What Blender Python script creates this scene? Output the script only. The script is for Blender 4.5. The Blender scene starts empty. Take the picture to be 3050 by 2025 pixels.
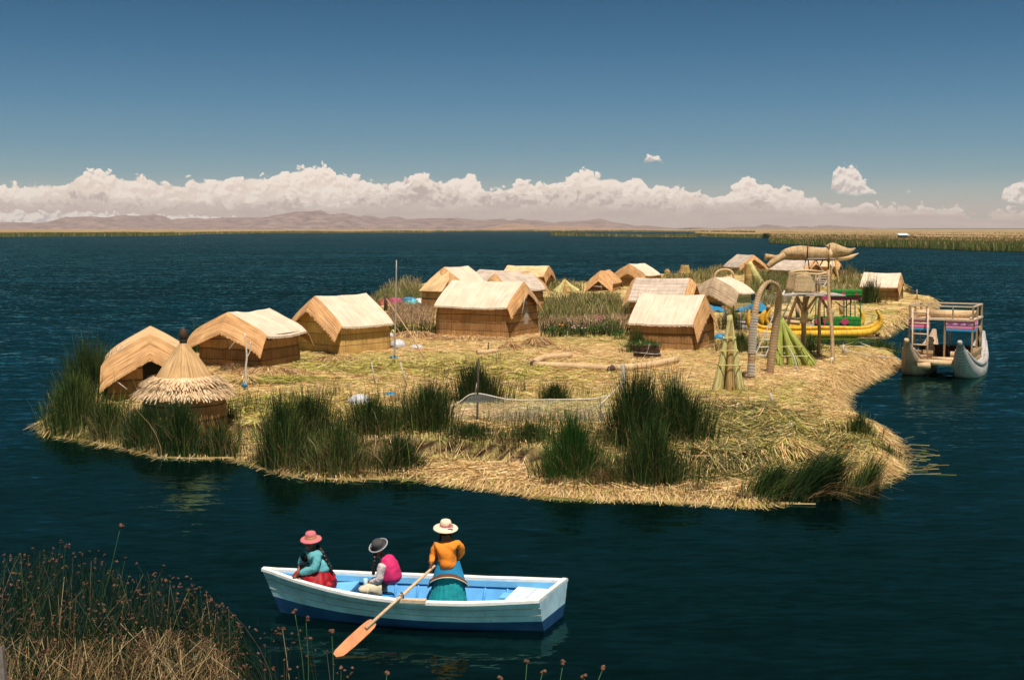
import bpy, math, random
import numpy as np
from mathutils import Vector, Matrix, noise as mnoise

R = math.radians
random.seed(7)
rng = np.random.default_rng(11)
scene = bpy.context.scene
col = scene.collection

# ------------------------------------------------------------------ camera
CAMH, F, CX, CY, HOR = 6.2, 3660.0, 1525.0, 1012.5, 680.0
PITCH = math.atan((CY - HOR) / F)
cp, sp = math.cos(PITCH), math.sin(PITCH)
cam_d = bpy.data.cameras.new('camera')
cam = bpy.data.objects.new('camera', cam_d); col.objects.link(cam)
cam.location = (0, 0, CAMH); cam.rotation_euler = (math.pi / 2 - PITCH, 0, 0)
cam_d.sensor_width = 36; cam_d.lens = 36 * F / 3050
cam_d.clip_start = 0.1; cam_d.clip_end = 120000
scene.camera = cam

# ------------------------------------------------------------------ light
SUN_EL, SUN_AZ = 68.0, 163.0          # azimuth: 180 = behind the camera, less = from the right
sd = bpy.data.lights.new('sun', 'SUN'); sd.energy = 5.0; sd.angle = R(0.53); sd.color = (1.0, 0.92, 0.82)
sun = bpy.data.objects.new('sun', sd); col.objects.link(sun)
az = R(SUN_AZ)
to_sun = Vector((math.sin(az) * math.cos(R(SUN_EL)), math.cos(az) * math.cos(R(SUN_EL)), math.sin(R(SUN_EL))))
sun.rotation_euler = to_sun.to_track_quat('Z', 'Y').to_euler()

world = bpy.data.worlds.new('World'); scene.world = world; world.use_nodes = True
wn, wl = world.node_tree.nodes, world.node_tree.links
wn.clear()
w_out = wn.new('ShaderNodeOutputWorld'); w_bg = wn.new('ShaderNodeBackground')
sky = wn.new('ShaderNodeTexSky'); sky.sky_type = 'NISHITA'; sky.sun_disc = False
sky.sun_elevation = R(SUN_EL); sky.sun_rotation = az; sky.altitude = 3800; sky.air_density = 1.0; sky.dust_density = 0.3; sky.ozone_density = 2.0
tc = wn.new('ShaderNodeTexCoord'); sx = wn.new('ShaderNodeSeparateXYZ'); wl.new(tc.outputs['Generated'], sx.inputs[0])
ramp = wn.new('ShaderNodeValToRGB')
mr = wn.new('ShaderNodeMapRange'); mr.inputs['From Min'].default_value = 0; mr.inputs['From Max'].default_value = 0.25
wl.new(sx.outputs['Z'], mr.inputs['Value']); wl.new(mr.outputs[0], ramp.inputs[0])
SKY = [(0.0, (.56, .44, .385)), (0.06, (.56, .455, .41)), (0.11, (.42, .43, .43)), (0.17, (.25, .36, .43)), (0.25, (.165, .30, .415)), (0.40, (.088, .222, .375)),
       (0.58, (.038, .145, .292)), (0.75, (.019, .098, .215)), (.86, (.016, .080, .165)), (1.0, (.014, .075, .135))]
els = ramp.color_ramp.elements
while len(els) < len(SKY): els.new(0.5)
for e, (p_, c_) in zip(els, SKY): e.position = p_; e.color = (*[v * .785 * t_ for v, t_ in zip(c_, (.90, 1.03, .98))], 1)
scl = wn.new('ShaderNodeMixRGB'); scl.blend_type = 'MULTIPLY'; scl.inputs[0].default_value = 1; scl.inputs[2].default_value = (.036, .052, .034, 1)
wl.new(sky.outputs[0], scl.inputs[1])
mr2 = wn.new('ShaderNodeMapRange'); mr2.interpolation_type = 'SMOOTHSTEP'; mr2.inputs['From Min'].default_value = .2; mr2.inputs['From Max'].default_value = .5
wl.new(sx.outputs['Z'], mr2.inputs['Value'])
mx = wn.new('ShaderNodeMixRGB'); wl.new(mr2.outputs[0], mx.inputs[0]); wl.new(ramp.outputs[0], mx.inputs[1]); wl.new(scl.outputs[0], mx.inputs[2])
# clouds of the sky, laid out by compass direction and elevation
def wmath(op, a, b=None, c=None):
    n = wn.new('ShaderNodeMath'); n.operation = op
    for i, v in enumerate((a, b, c)):
        if v is None: continue
        if hasattr(v, 'node'): wl.new(v, n.inputs[i])
        else: n.inputs[i].default_value = v
    return n.outputs[0]
def wmap(v, a, b, c, d, smooth=False):
    n = wn.new('ShaderNodeMapRange'); wl.new(v, n.inputs['Value'])
    if smooth: n.interpolation_type = 'SMOOTHSTEP'
    for k, x in zip(('From Min', 'From Max', 'To Min', 'To Max'), (a, b, c, d)):
        if hasattr(x, 'node'): wl.new(x, n.inputs[k])
        else: n.inputs[k].default_value = x
    return n.outputs[0]
def wmix(f, a, b):
    n = wn.new('ShaderNodeMixRGB')
    for i, v in enumerate((f, a, b)):
        if hasattr(v, 'node'): wl.new(v, n.inputs[i])
        else: n.inputs[i].default_value = v if i == 0 else (*v, 1)
    return n.outputs[0]
AZ0, AZ1 = -0.47, 0.47
azim = wmath('ARCTAN2', sx.outputs['X'], sx.outputs['Y'])
hyp = wmath('SQRT', wmath('ADD', wmath('MULTIPLY', sx.outputs['X'], sx.outputs['X']), wmath('MULTIPLY', sx.outputs['Y'], sx.outputs['Y'])))
elev = wmath('DIVIDE', sx.outputs['Z'], hyp)                     # tangent of the elevation
azn = wmap(azim, AZ0, AZ1, 0, 1)
def px2dir(px, py):
    a = (px - CX) / F; b = -(py - CY) / F
    dx, dy, dz = a, cp + b * sp, -sp + b * cp
    return (math.atan2(dx, dy) - AZ0) / (AZ1 - AZ0), dz / math.hypot(dx, dy)
def wcurve(pts):
    """photo points -> elevation as a function of azimuth, in units of 0.08"""
    n = wn.new('ShaderNodeFloatCurve'); c = n.mapping.curves[0]
    P = [px2dir(*p) for p in pts]
    P = [(min(max(a, 0), 1), min(max(e / .08, 0), 1)) for a, e in P]
    while len(c.points) < len(P): c.points.new(.5, .5)
    for q, (a, e) in zip(c.points, P): q.location = (a, e); q.handle_type = 'AUTO'
    n.mapping.update(); wl.new(azn, n.inputs['Value']); return wmath('MULTIPLY', n.outputs[0], .08)
def wnoise(sx_, sy_, seed, kind='noise', detail=4.0, dz=0.0, rough=.55, da=0.0):
    v = wn.new('ShaderNodeCombineXYZ')
    wl.new(wmath('MULTIPLY_ADD', azim, sx_, da * sx_ + seed * 13.7), v.inputs[0]); wl.new(wmath('MULTIPLY_ADD', elev, sy_, dz * sy_ + seed * 5.3), v.inputs[1])
    def nn(scale, det, rg):
        n = wn.new('ShaderNodeTexNoise'); n.noise_dimensions = '2D'; n.inputs['Scale'].default_value = scale; n.inputs['Detail'].default_value = det; n.inputs['Roughness'].default_value = rg
        wl.new(v.outputs[0], n.inputs['Vector']); return n
    if kind == 'noise': return nn(1, detail, rough).outputs[0]
    n0 = nn(1.3, 2, .5)
    ad = wn.new('ShaderNodeVectorMath'); ad.operation = 'MULTIPLY_ADD'; ad.inputs[1].default_value = (.7, .7, .7)
    wl.new(n0.outputs['Color'], ad.inputs[0]); wl.new(v.outputs[0], ad.inputs[2])
    n = wn.new('ShaderNodeTexVoronoi'); n.voronoi_dimensions = '2D'; n.feature = 'F1'; n.inputs['Scale'].default_value = 1
    n.inputs['Detail'].default_value = detail; n.inputs['Roughness'].default_value = rough
    wl.new(ad.outputs[0], n.inputs['Vector']); return n.outputs['Distance']
def billow(seed, scale, dz=0.0, da=0.0):
    """0..1, rounded heads"""
    a = wmap(wnoise(scale, scale * 1.15, seed, 'vor', 2.0, dz, .55, da), .1, 1.0, 1, 0)
    b = wnoise(scale * .4, scale * .55, seed + 3, 'noise', 3.0, dz, .55, da)
    return wmath('ADD', wmath('MULTIPLY', a, .62), wmath('MULTIPLY', b, .5))
def cloud_layer(base, top, seed, scale, amp, lit, dark, soft=.0012, bottom=None, relief=2.6, haze=None, fade=None):
    b0 = billow(seed, scale); b1 = billow(seed, scale, .0028, -.0012)
    off = wmath('MULTIPLY', wmath('SUBTRACT', b0, .62), amp)
    h = wmath('SUBTRACT', wmath('ADD', top, off), elev)          # depth below the cloud's outline
    al = wmap(h, -soft * .3, soft, 0, 1, True)
    if bottom is not None:
        nb = wnoise(160, 300, seed + 9, 'noise', 4.0)
        hb = wmath('SUBTRACT', wmath('ADD', elev, wmath('MULTIPLY', wmath('SUBTRACT', nb, .5), .006)), bottom)
        al = wmath('MULTIPLY', al, wmap(hb, -.0006, .0035, 0, 1, True))
    slope = wmath('MULTIPLY', wmath('SUBTRACT', b0, b1), relief)  # heads brighter on their upper side
    big = wnoise(scale * .22, scale * .35, seed + 5, 'noise', 3.0)
    lum = wmath('ADD', wmath('ADD', .60, slope), wmath('MULTIPLY', wmath('SUBTRACT', big, .52), 1.5))
    lum = wmath('ADD', lum, wmap(h, 0, .008, .32, 0))
    c = wmix(wmap(lum, .05, 1.0, 0, 1, True), dark, lit)
    if haze: c = wmix(wmap(elev, .004, fade or .026, .92, 0, True), c, haze)
    dm = wn.new('ShaderNodeMixRGB'); dm.blend_type = 'MULTIPLY'; dm.inputs[0].default_value = 1; dm.inputs[2].default_value = (.785, .785, .785, 1)
    wl.new(c, dm.inputs[1])
    return wmix(al, base, dm.outputs[0])
LIT, MIDC, DRK, HZ = (1.0, .875, .76), (.84, .685, .58), (.55, .44, .40), (.595, .475, .415)
TOP = [(-120, 540), (0, 543), (80, 540), (170, 538), (225, 517), (250, 505), (300, 506), (350, 517), (390, 519), (430, 514), (470, 532), (520, 550), (560, 532), (640, 519), (720, 517), (800, 514), (850, 500), (890, 494), (930, 487), (970, 486), (1000, 500), (1060, 513), (1110, 526), (1145, 544), (1170, 536), (1205, 522), (1240, 511), (1280, 513), (1310, 528), (1360, 524), (1395, 505), (1425, 525), (1450, 554), (1500, 549), (1560, 534), (1620, 535), (1690, 520), (1740, 496), (1780, 518), (1830, 512), (1855, 522), (1893, 505), (1930, 542), (2000, 550), (2080, 564), (2150, 570), (2190, 537), (2225, 521), (2260, 530), (2300, 542), (2340, 550), (2400, 572), (2430, 586), (2500, 604), (2560, 600), (2600, 596), (2650, 603), (2700, 608), (2755, 596), (2800, 616), (2850, 607), (2890, 634), (2950, 632), (3000, 619), (3060, 622), (3180, 625)]
mid = [(-120, 560), (60, 575), (200, 548), (330, 560), (470, 585), (600, 575), (700, 588), (820, 575), (960, 590), (1060, 570), (1180, 545), (1260, 530), (1330, 540), (1420, 570), (1480, 552), (1560, 560), (1640, 548), (1720, 535), (1800, 545), (1900, 560), (2000, 580), (2080, 585), (2140, 590), (2220, 560), (2330, 600), (2500, 612), (2640, 606), (2760, 604), (2900, 630), (3180, 624)]
low = [(-120, 610), (100, 590), (300, 600), (450, 612), (600, 590), (760, 600), (900, 612), (1050, 605), (1200, 590), (1300, 605), (1450, 590), (1600, 600), (1800, 590), (2000, 605), (2200, 600), (2400, 625), (2700, 632), (3180, 650)]
vt = wcurve(TOP)
c_ = mx.outputs[0]
streak = wnoise(22, 260, 41.0, 'noise', 5.0)
c_ = cloud_layer(c_, vt, 3.0, 84, .013, LIT, MIDC, .0013, relief=1.9, haze=HZ, fade=.022)
c_ = cloud_layer(c_, wcurve(mid), 17.0, 74, .020, (.87, .735, .63), DRK, .0026, relief=2.3, haze=HZ, fade=.026)
c_ = cloud_layer(c_, wcurve(low), 29.0, 90, .018, (.74, .60, .52), (.56, .45, .41), .0035, relief=1.6, haze=HZ, fade=.030)
c_ = wmix(wmath('MULTIPLY', wmap(elev, .008, .022, .5, 0, True), wmap(streak, .45, .65, 0, 1, True)), c_, (.41, .33, .30))
FT = [(1860, 679), (1898, 679), (1906, 484), (1915, 470), (1940, 458), (1962, 459), (1975, 474), (1990, 480), (1997, 679), (2440, 679), (2463, 679), (2468, 515), (2500, 498), (2525, 489), (2555, 494), (2563, 510), (2575, 530), (2600, 560), (2622, 574), (2630, 679), (2690, 679), (2696, 568), (2712, 560), (2726, 568), (2731, 679), (2975, 679), (2984, 552), (3000, 545), (3030, 533), (3060, 522), (3180, 515)]
FBt = [(1860, 679), (1898, 500), (1906, 486), (1990, 486), (1997, 500), (2440, 640), (2463, 570), (2500, 578), (2560, 584), (2622, 582), (2630, 640), (2690, 580), (2730, 574), (2800, 640), (2975, 610), (3010, 606), (3060, 616), (3180, 620)]
c_ = cloud_layer(c_, wcurve(FT), 53.0, 130, .008, (.93, .83, .74), (.58, .50, .47), .0010, bottom=wcurve(FBt), relief=2.2)
wl.new(c_, w_bg.inputs[0]); w_bg.inputs[1].default_value = 1.0
wl.new(w_bg.outputs[0], w_out.inputs[0])
world.cycles.sampling_method = 'MANUAL'; world.cycles.sample_map_resolution = 256

scene.view_settings.view_transform = 'Standard'; scene.view_settings.look = 'None'
scene.view_settings.exposure = 0.35; scene.view_settings.gamma = 1.0
scene.render.engine = 'CYCLES'
scene.cycles.max_bounces = 8; scene.cycles.transparent_max_bounces = 16
scene.cycles.diffuse_bounces = 3; scene.cycles.glossy_bounces = 3; scene.cycles.volume_bounces = 0
scene.cycles.use_denoising = True


# ------------------------------------------------------------------ helpers
def ray(px, py):
    a = (px - CX) / F; b = -(py - CY) / F
    return a, cp + b * sp, -sp + b * cp
def gp(px, py, z=0.0):                      # photo point -> point on the level z
    dx, dy, dz = ray(px, py); t = (z - CAMH) / dz
    return Vector((dx * t, dy * t, z))
def ay(px, py, Y):                          # photo point -> point at the distance Y
    dx, dy, dz = ray(px, py); t = Y / dy
    return Vector((dx * t, Y, CAMH + dz * t))
def zm(ox, oy, s): return lambda x, y: (ox + x / s, oy + y / s)
K = 3050 / 2362.0                           # overview px -> photo px

def nz3(x, y, z=0.0): return mnoise.noise(Vector((x, y, z)))

ORG = {}
def tag(o, label=None, cat=None, group=None, kind=None):
    if label: o['label'] = label
    if cat: o['category'] = cat
    if group: o['group'] = group
    if kind: o['kind'] = kind
    return o
def thing(name, label, cat, loc, group=None):
    o = bpy.data.objects.new(name, None); col.objects.link(o); o.location = loc; o.empty_display_size = .2
    ORG[o.name] = Vector(loc)
    return tag(o, label, cat, group)


class MB:
    """collects geometry in world space, with a uv per corner, builds ONE mesh object"""
    def __init__(s): s.v = []; s.f = []; s.m = []; s.uv = []; s.sm = []
    def add(s, vs, fs, uvs=None, mat=0, smooth=True):
        b = len(s.v); s.v += [tuple(v) for v in vs]
        s.uv += ([tuple(u) for u in uvs] if uvs else [(v[0] + v[1] * .7, v[2]) for v in vs])
        for f in fs: s.f.append(tuple(i + b for i in f)); s.m.append(mat); s.sm.append(smooth)
        return s
    def grid(s, rows, uvs=None, closed=False, mat=0, smooth=True, flip=False):
        n = len(rows[0]); vs = [p for r in rows for p in r]
        us = [u for r in uvs for u in r] if uvs else None
        fs = []
        for i in range(len(rows) - 1):
            for j in range(n if closed else n - 1):
                k = (j + 1) % n
                q = (i * n + j, i * n + k, (i + 1) * n + k, (i + 1) * n + j)
                fs.append(q[::-1] if flip else q)
        return s.add(vs, fs, us, mat, smooth)
    def tube(s, pts, rad, n=8, mat=0, cap=True, smooth=True, flat=1.0, ridg=0.0):
        pts = [Vector(p) for p in pts]
        if not hasattr(rad, '__len__'): rad = [rad] * len(pts)
        rows, uvs, L = [], [], 0.0
        up = None
        for i, p in enumerate(pts):
            t = (pts[min(i + 1, len(pts) - 1)] - pts[max(i - 1, 0)]).normalized()
            if up is None:
                up = Vector((0, 0, 1)) if abs(t.z) < .9 else Vector((0, 1, 0))
            a = (up - t * up.dot(t)).normalized(); b = t.cross(a); up = a
            if i: L += (p - pts[i - 1]).length
            rows.append([p + (a * math.cos(2 * math.pi * j / n) * flat + b * math.sin(2 * math.pi * j / n)) * rad[i] * (1 + (ridg if j % 2 else 0)) for j in range(n)])
            uvs.append([(abs(2 * j / n - 1) * math.pi * max(rad), L) for j in range(n)])
        s.grid(rows, uvs, True, mat, smooth)
        if cap:
            b = len(s.v) - len(rows) * n
            s.f.append(tuple(b + j for j in range(n))[::-1]); s.m.append(mat); s.sm.append(False)
            e = b + (len(rows) - 1) * n
            s.f.append(tuple(e + j for j in range(n))); s.m.append(mat); s.sm.append(False)
        return s
    def box(s, c, size, M=None, mat=0):
        c = Vector(c); hx, hy, hz = [d / 2 for d in size]
        vs = [Vector((x, y, z)) for x in (-hx, hx) for y in (-hy, hy) for z in (-hz, hz)]
        if M is not None: vs = [M @ v for v in vs]
        vs = [v + c for v in vs]
        return s.add(vs, [(0, 1, 3, 2), (4, 6, 7, 5), (0, 4, 5, 1), (2, 3, 7, 6), (0, 2, 6, 4), (1, 5, 7, 3)], None, mat, False)
    def beam(s, a, b, w, h, mat=0, up=Vector((0, 0, 1))):
        a, b = Vector(a), Vector(b); t = (b - a).normalized()
        x = t.cross(up).normalized(); z = x.cross(t)
        vs = [p + x * i * w / 2 + z * j * h / 2 for p in (a, b) for i in (-1, 1) for j in (-1, 1)]
        return s.add(vs, [(0, 1, 3, 2), (4, 6, 7, 5), (0, 4, 5, 1), (2, 3, 7, 6), (0, 2, 6, 4), (1, 5, 7, 3)], None, mat, False)
    def lathe(s, prof, c, n=24, mat=0, jit=0.0, M=None, smooth=True):
        c = Vector(c); rows, uvs, L = [], [], 0
        for i, (r, z) in enumerate(prof):
            if i: L += math.hypot(r - prof[i - 1][0], z - prof[i - 1][1])
            row = []
            for j in range(n):
                a = 2 * math.pi * j / n
                k = r * (1 + jit * nz3(math.cos(a) * 3, math.sin(a) * 3, z * 2 + 5))
                p = Vector((k * math.cos(a), k * math.sin(a), z))
                row.append(c + (M @ p if M is not None else p))
            rows.append(row); uvs.append([(abs(2 * j / n - 1) * math.pi * max(p_[0] for p_ in prof), L) for j in range(n)])
        return s.grid(rows, uvs, True, mat, smooth)
    def build(s, name, mats, parent=None, label=None, org=None):
        if not isinstance(mats, (list, tuple)): mats = [mats]
        o_ = Vector(org) if org is not None else (ORG[parent.name] if parent else Vector((0, 0, 0)))
        me = bpy.data.meshes.new(name)
        me.from_pydata([(v[0] - o_.x, v[1] - o_.y, v[2] - o_.z) for v in s.v], [], s.f)
        for m in mats: me.materials.append(m)
        me.polygons.foreach_set('material_index', s.m); me.polygons.foreach_set('use_smooth', s.sm)
        ul = me.uv_layers.new(name='UVMap'); li = np.empty(len(me.loops), np.int32); me.loops.foreach_get('vertex_index', li)
        ul.data.foreach_set('uv', np.array(s.uv, np.float32)[li].ravel())
        me.update()
        o = bpy.data.objects.new(name, me); col.objects.link(o)
        ORG[o.name] = o_.copy()
        if parent: o.parent = parent
        elif org is not None: o.location = o_
        if label: o['label'] = label
        return o
    def single(s, name, mats, label, cat, org, group=None):
        return tag(s.build(name, mats, None, None, org), label, cat, group)


def big_mesh(name, V, Q, mats, attrs=None, org=None, smooth=False, mi=None):
    """V (n,3), Q (m,4) int"""
    me = bpy.data.meshes.new(name); V = np.asarray(V, np.float32)
    if org is not None: V = V - np.array(org, np.float32)
    me.vertices.add(len(V)); me.vertices.foreach_set('co', V.ravel())
    k = Q.shape[1]
    me.loops.add(Q.size); me.loops.foreach_set('vertex_index', Q.astype(np.int32).ravel())
    me.polygons.add(len(Q)); me.polygons.foreach_set('loop_start', np.arange(0, Q.size, k, dtype=np.int32))
    me.update(calc_edges=True)
    me.polygons.foreach_set('use_smooth', np.full(len(Q), smooth))
    for m in (mats if isinstance(mats, (list, tuple)) else [mats]): me.materials.append(m)
    if mi is not None: me.polygons.foreach_set('material_index', mi.astype(np.int32))
    for n, a in (attrs or {}).items():
        at = me.attributes.new(n, 'FLOAT', 'POINT'); at.data.foreach_set('value', np.asarray(a, np.float32))
    o = bpy.data.objects.new(name, me); col.objects.link(o)
    if org is not None: o.location = org
    ORG[o.name] = Vector(org) if org is not None else Vector((0, 0, 0))
    return o


# ------------------------------------------------------------------ materials
def new_mat(name):
    m = bpy.data.materials.new(name); m.use_nodes = True
    nt = m.node_tree; nt.nodes.clear()
    out = nt.nodes.new('ShaderNodeOutputMaterial'); b = nt.nodes.new('ShaderNodeBsdfPrincipled')
    nt.links.new(b.outputs[0], out.inputs[0])
    return m, nt, b, out
def N(nt, t, **kw):
    n = nt.nodes.new(t)
    for k, v in kw.items():
        if k in n.inputs: n.inputs[k].default_value = v
        else: setattr(n, k, v)
    return n
def cramp(nt, src, stops):
    r = nt.nodes.new('ShaderNodeValToRGB'); e = r.color_ramp.elements
    while len(e) < len(stops): e.new(.5)
    for q, (p_, c_) in zip(e, stops): q.position = p_; q.color = (*c_, 1)
    nt.links.new(src, r.inputs[0]); return r.outputs[0]
def mixc(nt, f, a, b, mode='MIX'):
    n = nt.nodes.new('ShaderNodeMixRGB'); n.blend_type = mode
    for i, v in enumerate((f, a, b)):
        if hasattr(v, 'node'): nt.links.new(v, n.inputs[i])
        else: n.inputs[i].default_value = v if i == 0 else (*v, 1)
    return n.outputs[0]
def bump(nt, b, h, strength, dist):
    n = N(nt, 'ShaderNodeBump', Strength=strength, Distance=dist)
    nt.links.new(h, n.inputs['Height']); nt.links.new(n.outputs[0], b.inputs['Normal']); return n
def paint(name, c, rough=.6, var=.25, scale=8, bmp=.15, dirt=None, spec=.4):
    m, nt, b, _ = new_mat(name)
    g = N(nt, 'ShaderNodeTexCoord'); n = N(nt, 'ShaderNodeTexNoise', Scale=scale, Detail=6.0, Roughness=.6)
    nt.links.new(g.outputs['Object'], n.inputs['Vector'])
    lo = tuple(x * (1 - var) for x in c); hi = tuple(min(1, x * (1 + var * .6)) for x in c)
    cc = cramp(nt, n.outputs[0], [(.3, lo), (.7, hi)])
    if dirt:
        n2 = N(nt, 'ShaderNodeTexNoise', Scale=scale * 2.3, Detail=8.0, Roughness=.75); nt.links.new(g.outputs['Object'], n2.inputs['Vector'])
        fac = cramp(nt, n2.outputs[0], [(.60, (0, 0, 0)), (.70, (1, 1, 1))])
        cc = mixc(nt, fac, cc, dirt)
    nt.links.new(cc, b.inputs['Base Color']); b.inputs['Roughness'].default_value = rough
    b.inputs['Specular IOR Level'].default_value = spec
    if bmp: bump(nt, b, n.outputs[0], bmp, .02)
    return m
def reedmat(name, dark, mid, light, su=26, sv=1.1, tie=0.0, tiec=(.12, .07, .03), band=0.0, bandc=None, bmp=.6, patch=(.7, 1.12)):
    """reeds running along v: streaks narrow in u; tie = stitched cord rows each so many metres; band = rows of other reeds"""
    m, nt, b, _ = new_mat(name)
    uv = N(nt, 'ShaderNodeUVMap', uv_map='UVMap')
    mp = N(nt, 'ShaderNodeMapping'); mp.inputs['Scale'].default_value = (su, sv, 1); nt.links.new(uv.outputs[0], mp.inputs[0])
    oi = N(nt, 'ShaderNodeObjectInfo')
    mul = N(nt, 'ShaderNodeVectorMath', operation='SCALE'); nt.links.new(oi.outputs['Location'], mul.inputs[0]); mul.inputs['Scale'].default_value = 3.7
    ad = N(nt, 'ShaderNodeVectorMath', operation='ADD'); nt.links.new(mp.outputs[0], ad.inputs[0]); nt.links.new(mul.outputs[0], ad.inputs[1])
    n = N(nt, 'ShaderNodeTexNoise', Scale=1.0, Detail=5.0, Roughness=.65); nt.links.new(ad.outputs[0], n.inputs['Vector'])
    c = cramp(nt, n.outputs[0], [(.30, dark), (.46, mid), (.66, light)])
    n2 = N(nt, 'ShaderNodeTexNoise', Scale=1.3, Detail=3.0); nt.links.new(uv.outputs[0], n2.inputs['Vector'])
    pc = cramp(nt, n2.outputs[0], [(.3, (patch[0],) * 3), (.7, (patch[1],) * 3)])
    c = mixc(nt, 1.0, c, pc, 'MULTIPLY')
    sep = N(nt, 'ShaderNodeSeparateXYZ'); nt.links.new(uv.outputs[0], sep.inputs[0])
    n3 = N(nt, 'ShaderNodeTexNoise', Scale=2.0, Detail=2.0); nt.links.new(uv.outputs[0], n3.inputs['Vector'])
    wob = N(nt, 'ShaderNodeMath', operation='MULTIPLY_ADD'); nt.links.new(n3.outputs[0], wob.inputs[0]); wob.inputs[1].default_value = .10; nt.links.new(sep.outputs['Y'], wob.inputs[2])
    hgt = n.outputs[0]
    if band:
        d = N(nt, 'ShaderNodeMath', operation='DIVIDE'); nt.links.new(wob.outputs[0], d.inputs[0]); d.inputs[1].default_value = band
        fl = N(nt, 'ShaderNodeMath', operation='FLOOR'); nt.links.new(d.outputs[0], fl.inputs[0])
        wn_ = N(nt, 'ShaderNodeTexWhiteNoise', noise_dimensions='1D'); nt.links.new(fl.outputs[0], wn_.inputs['W'])
        bc = cramp(nt, wn_.outputs['Value'], [(.0, bandc), (.5, (.75, .72, .7)), (1, (1.1, 1.05, 1.0))])
        c = mixc(nt, 1.0, c, bc, 'MULTIPLY')
    if tie:
        d = N(nt, 'ShaderNodeMath', operation='DIVIDE'); nt.links.new(wob.outputs[0], d.inputs[0]); d.inputs[1].default_value = tie
        fr = N(nt, 'ShaderNodeMath', operation='FRACT'); nt.links.new(d.outputs[0], fr.inputs[0])
        lt = N(nt, 'ShaderNodeMath', operation='LESS_THAN'); nt.links.new(fr.outputs[0], lt.inputs[0]); lt.inputs[1].default_value = .035 / tie
        c = mixc(nt, lt.outputs[0], c, tiec)
    nt.links.new(c, b.inputs['Base Color']); b.inputs['Roughness'].default_value = .75; b.inputs['Specular IOR Level'].default_value = .2
    bump(nt, b, hgt, bmp, .05)
    return m
def attr_mat(name, straw, green, transl=.25, rough=.6):
    """blades and straw: per-blade attributes rnd (shade) and tint (0 first ramp .. 1 second ramp)"""
    m, nt, b, out = new_mat(name)
    a = N(nt, 'ShaderNodeAttribute', attribute_name='rnd'); t = N(nt, 'ShaderNodeAttribute', attribute_name='tint')
    c = mixc(nt, t.outputs['Fac'], cramp(nt, a.outputs['Fac'], straw), cramp(nt, a.outputs['Fac'], green))
    nt.links.new(c, b.inputs['Base Color']); b.inputs['Roughness'].default_value = rough; b.inputs['Specular IOR Level'].default_value = .25
    if transl:
        tr = N(nt, 'ShaderNodeBsdfTranslucent'); nt.links.new(c, tr.inputs[0])
        mx_ = N(nt, 'ShaderNodeMixShader'); mx_.inputs[0].default_value = transl
        nt.links.new(b.outputs[0], mx_.inputs[1]); nt.links.new(tr.outputs[0], mx_.inputs[2]); nt.links.new(mx_.outputs[0], out.inputs[0])
    return m

M_roof = reedmat('pale_reed_roof', (.54, .37, .24), (.66, .505, .37), (.73, .60, .465), 24, .7, patch=(.86, 1.08), bmp=.35)  # pale reed, lighter than the hoods
M_hood = reedmat('golden_reed_hood', (.24, .09, .028), (.58, .30, .12), (.72, .43, .21), 20, .8, bmp=.9)
M_roofold = reedmat('grey_reed_roof', (.34, .25, .18), (.52, .41, .32), (.62, .51, .42), 24, .9, tie=.35, tiec=(.3, .2, .13), bmp=.35)
M_roofgold = reedmat('golden_reed_roof', (.46, .24, .10), (.70, .43, .21), (.80, .57, .33), 22, .7, bmp=.5)
M_wall = reedmat('reed_wall', (.24, .11, .038), (.52, .28, .105), (.64, .38, .165), 30, 1.0, tie=.42, tiec=(.10, .05, .02), band=.46, bandc=(.55, .5, .48))
M_wallgold = reedmat('golden_reed_wall', (.44, .23, .07), (.76, .47, .15), (.84, .60, .24), 30, 1.0, tie=.5, tiec=(.3, .16, .06), band=.5, bandc=(.8, .78, .75))
M_cone = reedmat('reed_cone', (.26, .11, .04), (.60, .34, .14), (.74, .50, .27), 20, .8, bmp=.9)
M_bundle = reedmat('tan_reed_bundle', (.26, .15, .07), (.48, .30, .15), (.56, .38, .21), 30, 6, tie=.11, tiec=(.25, .16, .10), bmp=.6)
M_roll = reedmat('pale_reed_roll', (.42, .25, .12), (.62, .41, .22), (.70, .50, .30), 30, 2, tie=.2, tiec=(.5, .34, .2), bmp=.5)
M_sheafg = reedmat('green_reed_sheaf', (.12, .15, .02), (.38, .42, .07), (.60, .58, .17), 34, .8, bmp=.9)
M_sheafy = reedmat('yellow_reed_sheaf', (.40, .31, .08), (.68, .58, .22), (.80, .72, .38), 34, .8, bmp=.9)
M_sheafd = reedmat('dry_reed_sheaf', (.20, .10, .03), (.50, .31, .10), (.60, .42, .18), 34, .8, bmp=.9)
M_yellow = reedmat('yellow_boat_reed', (.46, .20, .015), (.74, .38, .03), (.80, .46, .05), 16, 1.4, tie=.3, tiec=(.42, .24, .04), bmp=.3)
M_greyboat = reedmat('weathered_boat_reed', (.24, .22, .21), (.42, .39, .37), (.56, .52, .49), 20, 1.4, tie=.16, tiec=(.24, .2, .18), bmp=.6)
M_tanboat = reedmat('tan_boat_reed', (.24, .15, .09), (.44, .29, .19), (.56, .41, .29), 20, 1.4, tie=.16, tiec=(.3, .22, .17), bmp=.6)
M_roofbrown = reedmat('grey_brown_reed_roof', (.22, .13, .075), (.50, .35, .22), (.62, .46, .31), 20, .8, bmp=.8)
M_fish = reedmat('sculpture_reed', (.24, .13, .06), (.50, .32, .16), (.60, .42, .24), 14, 1.6, tie=.6, tiec=(.25, .14, .07), bmp=.9)
M_green = reedmat('green_painted_reed', (.010, .09, .015), (.025, .22, .03), (.05, .30, .05), 24, 2, tie=.28, tiec=(.01, .08, .015), bmp=.4)
M_wood = paint('pole_wood', (.40, .24, .12), .7, .4, 14, .3)
M_greywood = paint('weathered_wood', (.42, .36, .31), .8, .35, 14, .3)
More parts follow.
